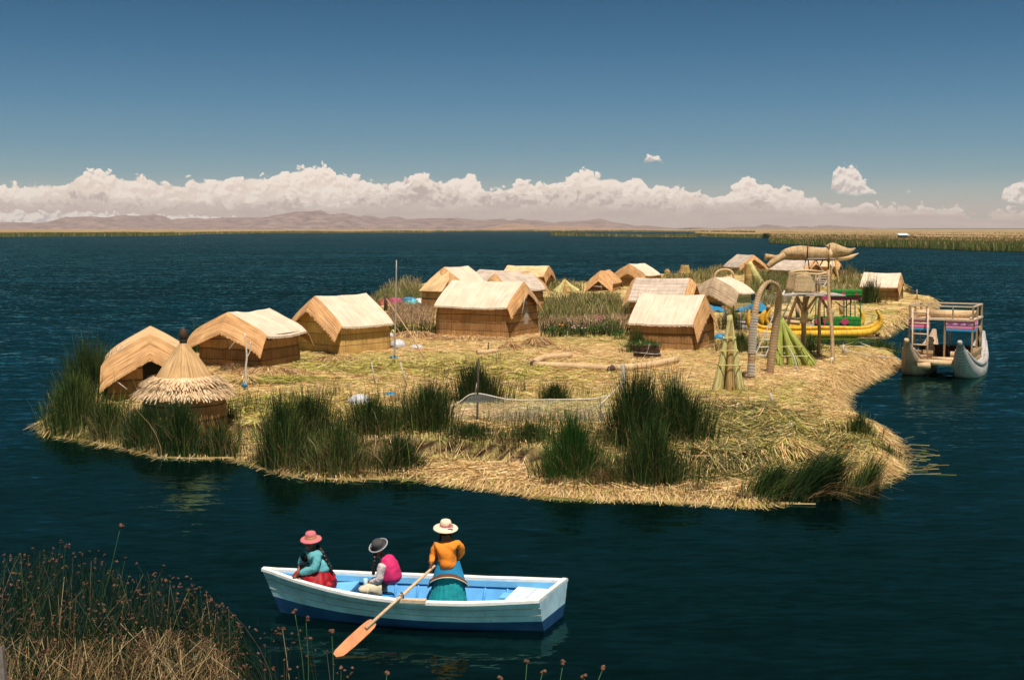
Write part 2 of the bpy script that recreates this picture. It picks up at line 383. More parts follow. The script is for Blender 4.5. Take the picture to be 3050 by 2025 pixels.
M_palewood = paint('pale_wood', (.62, .45, .31), .7, .25, 10, .2)
M_darkwood = paint('dark_wood', (.055, .032, .02), .8, .4, 14, .3)
M_dark = paint('near_black', (.02, .014, .01), .9, .2, 5, 0)  # near-black; on the door openings it stands for the shade inside
M_brown = paint('dark_brown_reed', (.075, .034, .018), .8, .5, 18, .5)
M_rope = paint('white_cord', (.62, .56, .48), .8, .2, 30, 0)
M_teal = paint('teal_cord', (.08, .42, .42), .6, .2, 30, 0)
M_bluecloth = paint('blue_plastic', (.025, .22, .40), .4, .3, 6, .2)
M_bag = paint('white_plastic', (.50, .48, .48), .35, .25, 9, .4)
M_red = paint('red_cloth', (.42, .03, .05), .7, .4, 9, .2)
M_pink = paint('pink_cloth', (.42, .05, .13), .7, .4, 12, .2)
M_rust = paint('rusty_metal', (.12, .045, .03), .7, .4, 10, .2)
M_hullwhite = paint('worn_white_paint', (.44, .60, .70), .5, .25, 4, .2, dirt=(.13, .15, .18))
M_rail = paint('white_rail_paint', (.80, .77, .74), .5, .10, 9, .1, dirt=(.35, .28, .22))
M_hullblue = paint('blue_hull_paint', (.016, .062, .165), .35, .35, 4, .1, spec=.5)
M_inside = paint('light_blue_paint', (.085, .34, .66), .55, .16, 5, .1, dirt=(.08, .26, .45))
M_seatblue = paint('seat_blue_paint', (.15, .44, .72), .55, .14, 5, .1)
M_deckwhite = paint('pale_blue_deck', (.58, .64, .70), .6, .15, 6, .1, dirt=(.40, .42, .44))
M_bucket = paint('blue_bucket_plastic', (.02, .22, .58), .35, .1, 5, 0)
M_blade_oar = paint('orange_oar_blade', (.55, .20, .07), .5, .3, 7, .15, dirt=(.35, .11, .04))
M_oarwood = paint('oar_wood', (.60, .40, .24), .6, .2, 12, .15)
M_skin = paint('skin', (.16, .065, .035), .5, .1, 10, 0)
M_hair = paint('black_hair', (.008, .006, .006), .4, .3, 30, .3)
M_orange = paint('orange_sweater', (.78, .215, .012), .8, .15, 12, .35)
M_tealsweat = paint('teal_sweater', (.10, .34, .37), .85, .18, 12, .3)
M_tealskirt = paint('teal_skirt', (.006, .29, .31), .75, .3, 10, .25)
M_shawl = paint('blue_shawl', (.012, .22, .42), .8, .2, 10, .25)
M_shawlband = paint('brown_shawl_band', (.16, .06, .03), .8, .2, 20, .2)
M_redskirt = paint('red_skirt', (.38, .006, .014), .6, .5, 9, .3, spec=.3)
M_vest = paint('magenta_vest', (.62, .02, .13), .75, .2, 8, .25)
M_beige = paint('beige_skirt', (.60, .52, .36), .8, .15, 10, .25)
M_purple = paint('purple_cloth', (.10, .015, .09), .45, .4, 12, .2)
M_hatpink = paint('rose_felt_hat', (.56, .14, .16), .85, .12, 18, .1)
M_hatgrey = paint('charcoal_hat', (.055, .05, .052), .85, .3, 20, .2)
M_hatgreyrim = paint('grey_hat_piping', (.32, .32, .34), .8, .1, 20, 0)
M_hatcream = paint('cream_straw_hat', (.74, .59, .42), .8, .12, 40, .2)
M_hatband = paint('pink_hat_ribbon', (.60, .12, .12), .6, .3, 40, 0)
M_goldband = paint('gold_hat_braid', (.45, .25, .06), .6, .4, 60, .2)

def stripes(name, cols, scale, axis='Y'):
    m, nt, b, _ = new_mat(name)
    uv = N(nt, 'ShaderNodeUVMap', uv_map='UVMap'); sep = N(nt, 'ShaderNodeSeparateXYZ'); nt.links.new(uv.outputs[0], sep.inputs[0])
    mu = N(nt, 'ShaderNodeMath', operation='MULTIPLY'); nt.links.new(sep.outputs[axis], mu.inputs[0]); mu.inputs[1].default_value = scale
    fr = N(nt, 'ShaderNodeMath', operation='FRACT'); nt.links.new(mu.outputs[0], fr.inputs[0])
    r = nt.nodes.new('ShaderNodeValToRGB'); r.color_ramp.interpolation = 'CONSTANT'; e = r.color_ramp.elements
    while len(e) < len(cols): e.new(.5)
    for i, (q, c_) in enumerate(zip(e, cols)): q.position = i / len(cols); q.color = (*c_, 1)
    nt.links.new(fr.outputs[0], r.inputs[0]); nt.links.new(r.outputs[0], b.inputs['Base Color']); b.inputs['Roughness'].default_value = .8
    return m
M_textile = stripes('striped_textile', [(.03, .30, .52), (.03, .30, .52), (.62, .07, .22), (.70, .35, .42), (.62, .07, .22), (.34, .08, .26), (.68, .50, .52), (.58, .08, .24), (.70, .30, .38), (.62, .07, .20)], 1 / .46)
M_stripeknit = stripes('striped_knit', [(.62, .52, .50), (.62, .52, .50), (.40, .33, .34)], 26)
M_diamond = stripes('striped_woven_patch', [(.50, .03, .06), (.52, .06, .20), (.14, .03, .08), (.50, .03, .06)], 5)

S_straw = [(0, (.13, .06, .022)), (.25, (.44, .25, .10)), (.6, (.72, .47, .20)), (1, (.84, .63, .34))]
S_green = [(0, (.045, .06, .012)), (.3, (.20, .19, .03)), (.65, (.46, .40, .08)), (1, (.64, .55, .17))]
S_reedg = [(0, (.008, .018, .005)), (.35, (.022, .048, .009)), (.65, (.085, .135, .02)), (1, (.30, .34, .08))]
S_reedd = [(0, (.10, .055, .025)), (.4, (.26, .16, .07)), (.8, (.44, .30, .14)), (1, (.55, .42, .24))]
M_mat = attr_mat('matted_reeds', S_straw, [(0, (.02, .022, .006)), (.4, (.075, .075, .018)), (.75, (.20, .18, .05)), (1, (.40, .34, .12))], .1)
M_straw = attr_mat('loose_straw', S_straw, S_green, .1)
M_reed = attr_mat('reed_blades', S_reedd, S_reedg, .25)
M_reedb = attr_mat('bright_reed_blades', S_reedd, [(0, (.012, .04, .006)), (.5, (.03, .10, .012)), (1, (.09, .19, .03))], .3)
M_reedp = attr_mat('olive_reed_blades', [(0, (.20, .12, .065)), (.5, (.42, .29, .17)), (1, (.58, .44, .28))], [(0, (.05, .065, .015)), (.5, (.18, .19, .05)), (1, (.38, .34, .13))], .25)
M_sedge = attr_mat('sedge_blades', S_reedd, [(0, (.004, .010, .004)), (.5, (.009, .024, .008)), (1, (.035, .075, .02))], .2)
M_head = paint('brown_seed_head', (.125, .052, .028), .85, .95, 3.5, .2)
M_farreed = attr_mat('far_reed_blades', S_reedd, [(0, (.05, .07, .012)), (.5, (.10, .13, .022)), (1, (.20, .20, .05))], .2)

# ------------------------------------------------------------------ water
def water_mat():
    m, nt, b, out = new_mat('lake_water')
    b.inputs['Base Color'].default_value = (.0006, .0052, .0052, 1); b.inputs['Roughness'].default_value = .06
    b.inputs['IOR'].default_value = 1.33
    g = N(nt, 'ShaderNodeNewGeometry')
    def vm(op, a, b_=None, sc=None):
        n = N(nt, 'ShaderNodeVectorMath', operation=op)
        for i, v in enumerate((a, b_)):
            if v is None: continue
            if hasattr(v, 'node'): nt.links.new(v, n.inputs[i])
            else: n.inputs[i].default_value = v
        if sc is not None:
            if hasattr(sc, 'node'): nt.links.new(sc, n.inputs['Scale'])
            else: n.inputs['Scale'].default_value = sc
        return n.outputs[0]
    def layer(sx_, sy_, rot, det, k, rough=.6):
        """slopes of one family of waves: a noise whose colour channels are the slopes along x and y"""
        mp = N(nt, 'ShaderNodeMapping'); mp.inputs['Scale'].default_value = (sx_, sy_, 1); mp.inputs['Rotation'].default_value = (0, 0, R(rot))
        nt.links.new(g.outputs['Position'], mp.inputs[0])
        n = N(nt, 'ShaderNodeTexNoise', Scale=1.0, Detail=det, Roughness=rough, Distortion=.4); nt.links.new(mp.outputs[0], n.inputs['Vector'])
        c = vm('SUBTRACT', n.outputs['Color'], (.5, .5, .5))
        return vm('MULTIPLY', c, (k * .5, k, 0))
    tot = vm('ADD', vm('ADD', layer(.55, 2.1, 6, 2, .50), layer(2.3, 7.0, -8, 3, 1.0)), layer(.08, .3, 3, 2, .16))
    mp = N(nt, 'ShaderNodeMapping'); mp.inputs['Scale'].default_value = (.012, .03, 1); nt.links.new(g.outputs['Position'], mp.inputs[0])
    w = N(nt, 'ShaderNodeTexNoise', Scale=1.0, Detail=3.0); nt.links.new(mp.outputs[0], w.inputs['Vector'])
    wr = N(nt, 'ShaderNodeMapRange'); nt.links.new(w.outputs[0], wr.inputs['Value'])
    wr.inputs['From Min'].default_value = .3; wr.inputs['From Max'].default_value = .7; wr.inputs['To Min'].default_value = .75; wr.inputs['To Max'].default_value = 1.15
    # the water in the lee of the island lies calmer than the open lake
    sep = N(nt, 'ShaderNodeSeparateXYZ'); nt.links.new(g.outputs['Position'], sep.inputs[0])
    lee = N(nt, 'ShaderNodeMapRange', interpolation_type='SMOOTHSTEP'); nt.links.new(sep.outputs['Y'], lee.inputs['Value'])
    lee.inputs['From Min'].default_value = 25; lee.inputs['From Max'].default_value = 115; lee.inputs['To Min'].default_value = .40; lee.inputs['To Max'].default_value = 1.0
    st = N(nt, 'ShaderNodeMath', operation='MULTIPLY'); nt.links.new(wr.outputs[0], st.inputs[0]); nt.links.new(lee.outputs[0], st.inputs[1])
    nrm = vm('NORMALIZE', vm('ADD', vm('SCALE', vm('ADD', tot, (0, -.19, 0)), None, st.outputs[0]), (0, 0, 1)))
    df = N(nt, 'ShaderNodeBsdfDiffuse'); df.inputs[0].default_value = (.0004, .0034, .0034, 1)
    gl = N(nt, 'ShaderNodeBsdfGlossy', Roughness=.05); gl.inputs[0].default_value = (.40, .90, .84, 1); nt.links.new(nrm, gl.inputs['Normal'])
    fr = N(nt, 'ShaderNodeFresnel', IOR=1.33); nt.links.new(nrm, fr.inputs['Normal'])
    ms = N(nt, 'ShaderNodeMixShader'); nt.links.new(fr.outputs[0], ms.inputs[0]); nt.links.new(df.outputs[0], ms.inputs[1]); nt.links.new(gl.outputs[0], ms.inputs[2]); nt.links.new(ms.outputs[0], out.inputs[0])
    nt.nodes.remove(b)
    return m
wb = MB(); Wd = 60000
wb.add([(-Wd, -60, 0), (Wd, -60, 0), (Wd, 60000, 0), (-Wd, 60000, 0)], [(0, 1, 2, 3)])
tag(wb.build('water', water_mat()), kind='structure')

# ------------------------------------------------------------------ hills far away
def profile(pts, x):
    return np.interp(x, [p[0] for p in pts], [p[1] for p in pts])
z4 = lambda L, ox: [(ox + x / 2.362, 440 + y / 2.362) for x, y in L]
RID = z4([(-300, 540), (0, 530), (60, 525), (130, 527), (220, 522), (270, 540), (330, 535), (430, 522), (490, 510), (540, 490), (600, 487), (660, 495), (720, 485), (800, 487), (880, 480), (960, 487), (1060, 480), (1110, 490), (1160, 508), (1240, 503), (1300, 497), (1400, 495), (1450, 503), (1560, 493), (1650, 497), (1750, 490), (1880, 490), (1950, 475), (2020, 458), (2080, 450), (2160, 453), (2240, 465), (2300, 475)], 0) + \
    z4([(60, 470), (130, 472), (200, 485), (270, 490), (340, 503), (400, 487), (450, 490), (500, 505), (560, 503), (640, 500), (740, 495), (850, 498), (950, 505), (1040, 513), (1100, 505), (1180, 503), (1220, 513), (1300, 500), (1400, 512), (1500, 525), (1540, 530), (1600, 520), (1700, 517), (1780, 512), (1830, 505), (1900, 520), (1960, 528), (2050, 537), (2120, 550), (2200, 550), (2280, 560), (2362, 575)], 1000)
RID2 = z4([(1000, 575), (1080, 558), (1160, 545), (1280, 535), (1400, 545), (1500, 552), (1560, 545), (1700, 552), (1900, 560), (2100, 568), (2300, 578)], 1000)
RID3 = z4([(0, 566), (40, 558), (100, 565), (160, 578), (250, 572), (320, 562), (380, 555), (470, 575), (490, 560), (540, 540), (600, 548), (680, 565), (700, 570), (790, 550), (840, 562), (900, 560), (970, 545), (1080, 553), (1250, 565), (1400, 570), (1480, 582), (1600, 583), (1630, 578), (1660, 584), (1780, 584), (1800, 580), (1830, 585), (1910, 584), (1950, 574), (1990, 585), (2362, 586)], 2050)
def hill_mat(name, c1, c2, c3):
    m, nt, b, _ = new_mat(name)
    g = N(nt, 'ShaderNodeNewGeometry'); n = N(nt, 'ShaderNodeTexNoise', Scale=.012, Detail=8.0, Roughness=.7); nt.links.new(g.outputs['Position'], n.inputs['Vector'])
    nt.links.new(cramp(nt, n.outputs[0], [(.35, c1), (.5, c2), (.66, c3)]), b.inputs['Base Color'])
    b.inputs['Roughness'].default_value = .95; b.inputs['Specular IOR Level'].default_value = .1
    bump(nt, b, n.outputs[0], .8, 40)
    return m
def ridge(prof, Y0, depth, mat, x0, x1, nx, seed, nd=14):
    pxs = np.linspace(x0, x1, nx); rows, uvs = [], []
    for j in range(nd + 1):
        t = j / nd; row = []
        for i, px in enumerate(pxs):
            Yc = Y0 + depth * .5
            ztop = max(0, CAMH + (HOR - profile(prof, px)) / F * Yc)
            sh = min(1, 1.0 - abs(2 * t - 1)) ** .8 if t < .5 else 1.0 - (2 * t - 1) ** 1.5
            X = (px - CX) / F * Yc; Y = Y0 + depth * t
            rough = nz3(X * .004, Y * .004, seed) * .35 + nz3(X * .012, Y * .012, seed) * .18
            z = ztop * sh * (1 + rough * (1 - .75 * (abs(t - .5) < .04))) - (3 if t in (0, 1) else 0)
            row.append((X, Y + nz3(px * .02, t * 3, seed) * depth * .06, z))
        rows.append(row)
    mb = MB(); mb.grid(rows)
    return tag(mb.build('hills', mat), kind='structure')
M_hill = hill_mat('far_hills', (.13, .09, .085), (.24, .165, .15), (.36, .25, .215))
M_hilltan = hill_mat('tan_hills', (.22, .13, .09), (.34, .21, .145), (.42, .28, .20))
ridge(RID, 7600, 2200, M_hill, -120, 2040, 420, 1.0)
ridge(RID2, 6200, 1000, M_hilltan, 1400, 1990, 120, 4.0)
ridge(RID3, 9000, 1600, M_hill, 2040, 3150, 240, 7.0)

# ------------------------------------------------------------------ far marsh shores
def land_mat():
    m, nt, b, _ = new_mat('marsh_land')
    g = N(nt, 'ShaderNodeNewGeometry'); mp = N(nt, 'ShaderNodeMapping'); mp.inputs['Scale'].default_value = (.012, .0055, 1); nt.links.new(g.outputs['Position'], mp.inputs[0])
    n = N(nt, 'ShaderNodeTexNoise', Scale=1.0, Detail=9.0, Roughness=.65); nt.links.new(mp.outputs[0], n.inputs['Vector'])
    nt.links.new(cramp(nt, n.outputs[0], [(.3, (.13, .10, .035)), (.42, (.33, .22, .10)), (.5, (.20, .14, .05)), (.58, (.42, .28, .15)), (.7, (.26, .14, .08))]), b.inputs['Base Color'])
    b.inputs['Roughness'].default_value = .95; b.inputs['Specular IOR Level'].default_value = .05
    return m
M_land = land_mat()
far_blades = []
def blades_np(P, Hh, lean, curve, w, seg=3, wtip=.25, face=None):
    """P (n,3) roots, Hh (n,) heights, lean (n,2) horizontal reach at the tip, returns verts (n*(seg+1)*2,3), quads"""
    n = len(P); t = np.linspace(0, 1, seg + 1)
    ang = rng.uniform(0, 2 * np.pi, n) if face is None else face
    side = np.stack([np.cos(ang), np.sin(ang), np.zeros(n)], 1)
    V = np.empty((n, seg + 1, 2, 3))
    for i, ti in enumerate(t):
        c = P.copy(); k = ti ** curve
        c[:, :2] += lean * k[:, None] if hasattr(k, 'shape') and getattr(k, 'ndim', 0) else lean * k
        drop = np.linalg.norm(lean, axis=1) ** 2 / np.maximum(Hh, .05) * .35 * ti ** 3
        c[:, 2] += np.maximum(Hh * ti - drop, -.05 + 0 * Hh)
        ww = (w * (1 - ti * (1 - wtip)) / 2)
        ww = ww if hasattr(ww, '__len__') else np.full(n, ww)
        V[:, i, 0] = c - side * ww[:, None]; V[:, i, 1] = c + side * ww[:, None]
    b = (np.arange(n) * (seg + 1) * 2)[:, None, None]; s_ = (np.arange(seg) * 2)[None, :, None]
    Q = (b + s_ + np.array([0, 1, 3, 2])[None, None, :]).reshape(-1, 4)
    return V.reshape(-1, 3), Q, (seg + 1) * 2
class Blades:
    def __init__(s): s.V, s.Q, s.r, s.t, s.n = [], [], [], [], 0
    def add(s, P, Hh, lean, curve=2.0, w=.014, seg=3, dry=0.0, rnd=None, wtip=.25, face=None, tint=None):
        V, Q, k = blades_np(P, Hh, lean, curve, w, seg, wtip, face)
        r = rng.uniform(0, 1, len(P)) if rnd is None else rnd
        if tint is None: tint = np.where(rng.uniform(0, 1, len(P)) < dry, 0.0, 1.0)
        s.V.append(V); s.Q.append(Q + s.n); s.n += len(V); s.r.append(np.repeat(r, k)); s.t.append(np.repeat(tint, k))
    def build(s, name, mat, org=None, **kw):
        return big_mesh(name, np.concatenate(s.V), np.concatenate(s.Q), mat, {'rnd': np.concatenate(s.r), 'tint': np.concatenate(s.t)}, org)

def marsh(edge, far_y, z=.35):
    """edge: photo points along the water, left to right; land runs back to far_y (photo row)"""
    fr = [gp(x, y, 0) for x, y in edge]; bk = []
    for p_ in fr:
        k = 8800 / p_.y
        bk.append(Vector((p_.x * k, 8800, z)))
    rows = [[v + Vector((0, 0, -.2)) for v in fr]]
    for t in (0.004, .02, .06, .15, .4, 1): rows.append([f_.lerp(b_, t) + Vector((0, 0, z - f_.lerp(b_, t).z)) for f_, b_ in zip(fr, bk)])
    mb = MB(); mb.grid(rows)
    tag(mb.build('marsh_land', M_land), kind='structure')
left_edge = [(-160, 706), (0, 706), (150, 705), (300, 704.5), (420, 704), (520, 702), (600, 698), (760, 695), (1000, 694), (1150, 693.5), (1290, 693), (1300, 690), (1450, 689), (1700, 689.5), (2000, 690.5), (2250, 694)]
right_edge = [(2070, 703), (2120, 706), (2200, 708), (2290, 709), (2292, 724), (2400, 731), (2550, 735), (2700, 739), (2820, 743), (2900, 747), (3050, 750), (3240, 752)]
mid_edge = [(1640, 701.5), (1700, 703), (1800, 704.5), (1950, 706), (2075, 706.5)]
marsh(left_edge, 682, .30); marsh(right_edge, 682, .55)
# the low reed island between
mb = MB(); fr = [gp(x, y, 0) for x, y in mid_edge]; bk = [gp(x, y - 5 * (1 if 0 < i < 4 else .2), 0) for i, (x, y) in enumerate(mid_edge)]
mb.grid([[p_ + Vector((0, 0, -.1)) for p_ in fr], [p_.lerp(q, .15) + Vector((0, 0, .3)) for p_, q in zip(fr, bk)], [p_.lerp(q, .85) + Vector((0, 0, .3)) for p_, q in zip(fr, bk)], [q + Vector((0, 0, -.1)) for q in bk]])
tag(mb.build('marsh_land', M_land), kind='structure')
FB = Blades()
def far_belt(edge, back, n, h, dry, w):
    e = np.array([gp(x, y, 0)[:] for x, y in edge]); seglen = np.linalg.norm(np.diff(e, axis=0), axis=1)
    # weight by visible length
    wgt = np.array([abs(edge[i + 1][0] - edge[i][0]) + 2 for i in range(len(edge) - 1)]); wgt = wgt / wgt.sum()
    idx = rng.choice(len(wgt), n, p=wgt); t = rng.uniform(0, 1, n)
    P = e[idx] * (1 - t)[:, None] + e[idx + 1] * t[:, None]
    dpt = rng.uniform(0, 1, n) ** 1.3 * back
    P = P * (1 + dpt / np.maximum(P[:, 1], 1))[:, None]
    hh = h * rng.uniform(.55, 1.1, n) * (1 + .25 * np.sin(P[:, 0] * .05) * np.sin(P[:, 0] * .013 + 1))
    P[:, 2] = .1
    FB.add(P, hh, rng.normal(0, .25, (n, 2)), 1.5, w * rng.uniform(.6, 1.4, n), 2, dry, wtip=.5, face=rng.normal(0, .5, n), rnd=np.clip(rng.beta(2, 2, n) - dpt / back * .15, 0, 1))
far_belt(left_edge[:6], 60, 5200, 2.6, .18, .55)
far_belt(left_edge[5:11], 60, 3200, 2.4, .3, .7)
far_belt(left_edge[10:], 80, 2600, 2.6, .3, .9)
far_belt(mid_edge, 45, 3600, 2.2, .25, .5)
far_belt(right_edge[:4], 50, 1600, 2.2, .3, .5)
far_belt(right_edge[4:], 32, 15000, 2.2, .22, .22)
far_belt([(x, y - 14) for x, y in right_edge[4:]], 60, 4500, 1.5, .75, .35)
far_belt([(x, y - 8) for x, y in left_edge[:5]], 160, 2600, 1.5, .8, .7)
for dy_, n_, dr_ in ((20, 2600, .5), (26, 2000, .85), (33, 1800, .4), (40, 1600, .9), (48, 1200, .5)):
    far_belt([(x, max(684, y - dy_ * (y - 684) / 62)) for x, y in right_edge[4:]], 120, n_, 1.3, dr_, .5)
tag(FB.build('far_reeds', M_farreed), kind='stuff')

# far sheds and a bush on the marsh
fh = gp(2689, 711, .35); t_ = thing('marsh_shed', 'small dark shed with pale blue metal roof on the far marsh', 'shed', fh)
M_tin = paint('pale_blue_tin', (.55, .66, .74), .4, .12, 3, 0); M_shedwall = paint('dark_shed_boards', (.07, .07, .075), .8, .3, 3, .1)
mb = MB(); mb.box(fh + Vector((0, 0, 1.0)), (4.8, 3, 2.0)); mb.build('wall', M_shedwall, t_)
mb = MB(); mb.grid([[fh + Vector((x, -2.0, 1.95)) for x in (-2.8, 2.8)], [fh + Vector((x, 2.0, 3.0)) for x in (-2.8, 2.8)], [fh + Vector((x, 2.0, 2.9)) for x in (-2.8, 2.8)], [fh + Vector((x, -2.0, 1.85)) for x in (-2.8, 2.8)], [fh + Vector((x, -2.0, 1.95)) for x in (-2.8, 2.8)]], smooth=False); mb.build('roof', M_tin, t_)
fh = gp(2717, 712, .35); t_ = thing('marsh_hut', 'low dark gabled hut beside the tin-roofed shed on the marsh', 'hut', fh)
mb = MB(); mb.box(fh + Vector((0, 0, .55)), (3.2, 2.4, 1.1)); mb.build('wall', M_shedwall, t_)
mb = MB(); mb.grid([[fh + Vector((x * 2, y, z)) for x, z in ((-1, .9), (0, 1.9), (1, .9))] for y in (-1.5, 1.5)], smooth=False); mb.build('roof', M_darkwood, t_)
bb = Blades(); c = gp(2281, 709, .3); n = 260
P = np.tile(np.array(c), (n, 1)); P[:, :2] += rng.normal(0, .9, (n, 2))
bb.add(P, rng.uniform(.8, 3.2, n), rng.normal(0, .8, (n, 2)), 1.5, .35, 2, 0.0, wtip=.6, rnd=rng.uniform(0, .5, n))
tag(bb.build('marsh_bush', M_reed, tuple(c)), 'lone dark bush on the water edge of the far right marsh', 'bush')


# ------------------------------------------------------------------ the floating island
OUT = [(95, 988), (104, 1006), (200, 1018), (310, 1040), (380, 1055), (430, 1057), (540, 1056), (590, 1070), (650, 1092), (730, 1104), (800, 1106), (900, 1102), (1000, 1110), (1060, 1118), (1150, 1128), (1220, 1140), (1290, 1147), (1400, 1150), (1500, 1153), (1600, 1158), (1700, 1164), (1760, 1164), (1830, 1150), (1900, 1142), (1985, 1124), (2040, 1104), (2066, 1078), (2064, 1042), (2035, 1008), (1992, 985), (1958, 962), (1938, 940), (1940, 920), (1965, 900), (2015, 876), (2050, 858), (2078, 842), (2072, 828), (2040, 822), (1990, 820), (1930, 820), (1890, 815), (1868, 795), (1800, 790), (1730, 778), (1690, 760), (1692, 742), (1760, 738), (1850, 745), (1950, 758), (2010, 772), (2040, 782), (2056, 768), (2100, 745), (2135, 730), (2166, 704), (2158, 694), (2110, 690), (2098, 668), (2085, 650), (2000, 640), (1975, 622), (1960, 612), (1850, 603), (1700, 606), (1660, 618), (1620, 636), (1540, 640), (1440, 640), (1360, 660), (1290, 662), (1180, 650), (1000, 655), (900, 680), (860, 720), (660, 770), (450, 806), (300, 846), (215, 870), (150, 925)]
OUTW = np.array([gp(x * K, y * K, 0)[:2] for x, y in OUT])
def sdist(P):
    """signed distance to the island's shore, positive inside"""
    P = np.asarray(P, float); A = OUTW; B = np.roll(OUTW, -1, 0)
    best = np.full(len(P), 1e9); ins = np.zeros(len(P), bool)
    for a, b in zip(A, B):
        ab = b - a; t = np.clip(((P - a) @ ab) / (ab @ ab), 0, 1)
        best = np.minimum(best, np.linalg.norm(P - (a + t[:, None] * ab), axis=1))
        c = (a[1] > P[:, 1]) != (b[1] > P[:, 1])
        with np.errstate(divide='ignore', invalid='ignore'):
            xi = (b[0] - a[0]) * (P[:, 1] - a[1]) / (b[1] - a[1]) + a[0]
        ins ^= c & (P[:, 0] < xi)
    return np.where(ins, best, -best)
def sm(a, b, x):
    t = np.clip((x - a) / (b - a), 0, 1); return t * t * (3 - 2 * t)
def fbm(P, f, seed, o=4):
    r = np.random.default_rng(seed); out = np.zeros(len(P)); am = 1; tot = 0
    for i in range(o):
        for _ in range(4):
            d = r.normal(0, 1, 2); d /= np.linalg.norm(d)
            out += am * np.sin(P @ d * f + r.uniform(0, 6.28) + 1.3 * np.sin(P @ np.array([-d[1], d[0]]) * f * .7 + r.uniform(0, 6.28))) / 4
        tot += am; am *= .55; f *= 2.1
    return out / tot
def ground(P):
    P = np.atleast_2d(np.asarray(P, float)[..., :2]); d = sdist(P)
    d2 = d + .22 * fbm(P, 1.1, 3, 3)
    z = np.where(d2 > 0, .5 * (1 - np.exp(-np.maximum(d2, 0) / .32)), d2 * .9)
    # the front ledge lies lower, with a bank behind it
    front = sm(-13.5, -12, P[:, 0]) * sm(9.5, 7.5, P[:, 0]) * sm(46, 40, P[:, 1])
    led = .12 * (1 - np.exp(-np.maximum(d2, 0) / .2)) + .46 * sm(2.3, 2.75, d2 + .35 * fbm(P, 1.7, 9, 3))
    z = np.where(d2 > 0, z * (1 - front) + led * front, z)
    # spilling straw lip on the right spit
    return z + .045 * fbm(P, 2.6, 5, 4) * sm(0, .5, d) + .03 * fbm(P, 7, 6, 3) * sm(0, .4, d)
def gz(x, y): return float(ground([[x, y]])[0])
def on(px, py):                             # a photo point standing on the island ground
    z = .5
    for _ in range(7):
        p_ = gp(px, py, z); z = .5 * z + .5 * max(.03, gz(p_.x, p_.y))
    return Vector((p_.x, p_.y, max(.03, gz(p_.x, p_.y))))
def ground_mat():
    m, nt, b, _ = new_mat('trodden_straw')
    g = N(nt, 'ShaderNodeNewGeometry')
    def nz(sc, det, rot=0, sc3=None):
        mp = N(nt, 'ShaderNodeMapping'); mp.inputs['Scale'].default_value = sc3 or (sc, sc, sc); mp.inputs['Rotation'].default_value = (0, 0, R(rot)); nt.links.new(g.outputs['Position'], mp.inputs[0])
        n = N(nt, 'ShaderNodeTexNoise', Scale=1.0, Detail=det, Roughness=.65, Distortion=.6); nt.links.new(mp.outputs[0], n.inputs['Vector']); return n.outputs[0]
    fine = nz(9, 6, 20, (5, 14, 8)); fine2 = nz(9, 6, -50, (5, 16, 8)); big = nz(.22, 4); mid_ = nz(.8, 4)
    s_ = cramp(nt, fine, [(.3, (.24, .13, .05)), (.47, (.50, .35, .15)), (.68, (.68, .53, .27))])
    g_ = cramp(nt, fine2, [(.3, (.10, .11, .02)), (.5, (.33, .31, .07)), (.7, (.55, .47, .16))])
    c = mixc(nt, cramp(nt, big, [(.44, (0, 0, 0)), (.60, (.85, .85, .85))]), s_, g_)
    p_ = cramp(nt, fine2, [(.3, (.22, .10, .05)), (.5, (.56, .34, .19)), (.7, (.72, .50, .31))])
    c = mixc(nt, cramp(nt, mid_, [(.50, (0, 0, 0)), (.66, (.8, .8, .8))]), c, p_)
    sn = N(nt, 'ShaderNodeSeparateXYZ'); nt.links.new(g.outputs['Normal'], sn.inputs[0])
    c = mixc(nt, cramp(nt, sn.outputs['Z'], [(.80, (1, 1, 1)), (.965, (0, 0, 0))]), c, (.045, .022, .012))   # peat brown on the steep banks; their shade is put into the colour
    sz = N(nt, 'ShaderNodeSeparateXYZ'); nt.links.new(g.outputs['Position'], sz.inputs[0])
    c = mixc(nt, cramp(nt, sz.outputs['Z'], [(.03, (1, 1, 1)), (.17, (0, 0, 0))]), c, (.07, .04, .022))   # wet rotten reed at the waterline
    nt.links.new(c, b.inputs['Base Color']); b.inputs['Roughness'].default_value = .9; b.inputs['Specular IOR Level'].default_value = .1
    bump(nt, b, fine, .8, .06); return m
xs = np.arange(-20, 44, .27); ys_ = np.concatenate([np.arange(25, 75, .27), np.arange(75, 172, .5)])
GX, GY = np.meshgrid(xs, ys_); GP = np.stack([GX.ravel(), GY.ravel()], 1)
gd = sdist(GP); gzv = ground(GP)
nxx = len(xs); ii = np.arange(len(ys_) - 1)[:, None] * nxx + np.arange(nxx - 1)[None, :]
Q = np.stack([ii, ii + 1, ii + nxx + 1, ii + nxx], -1).reshape(-1, 4)
Q = Q[(gd[Q] > -.7).any(1)]
used = np.unique(Q); rm = np.full(len(GP), -1); rm[used] = np.arange(len(used))
tag(big_mesh('reed_ground', np.stack([GP[used, 0], GP[used, 1], gzv[used]], 1), rm[Q], ground_mat(), None, None, True), kind='structure')

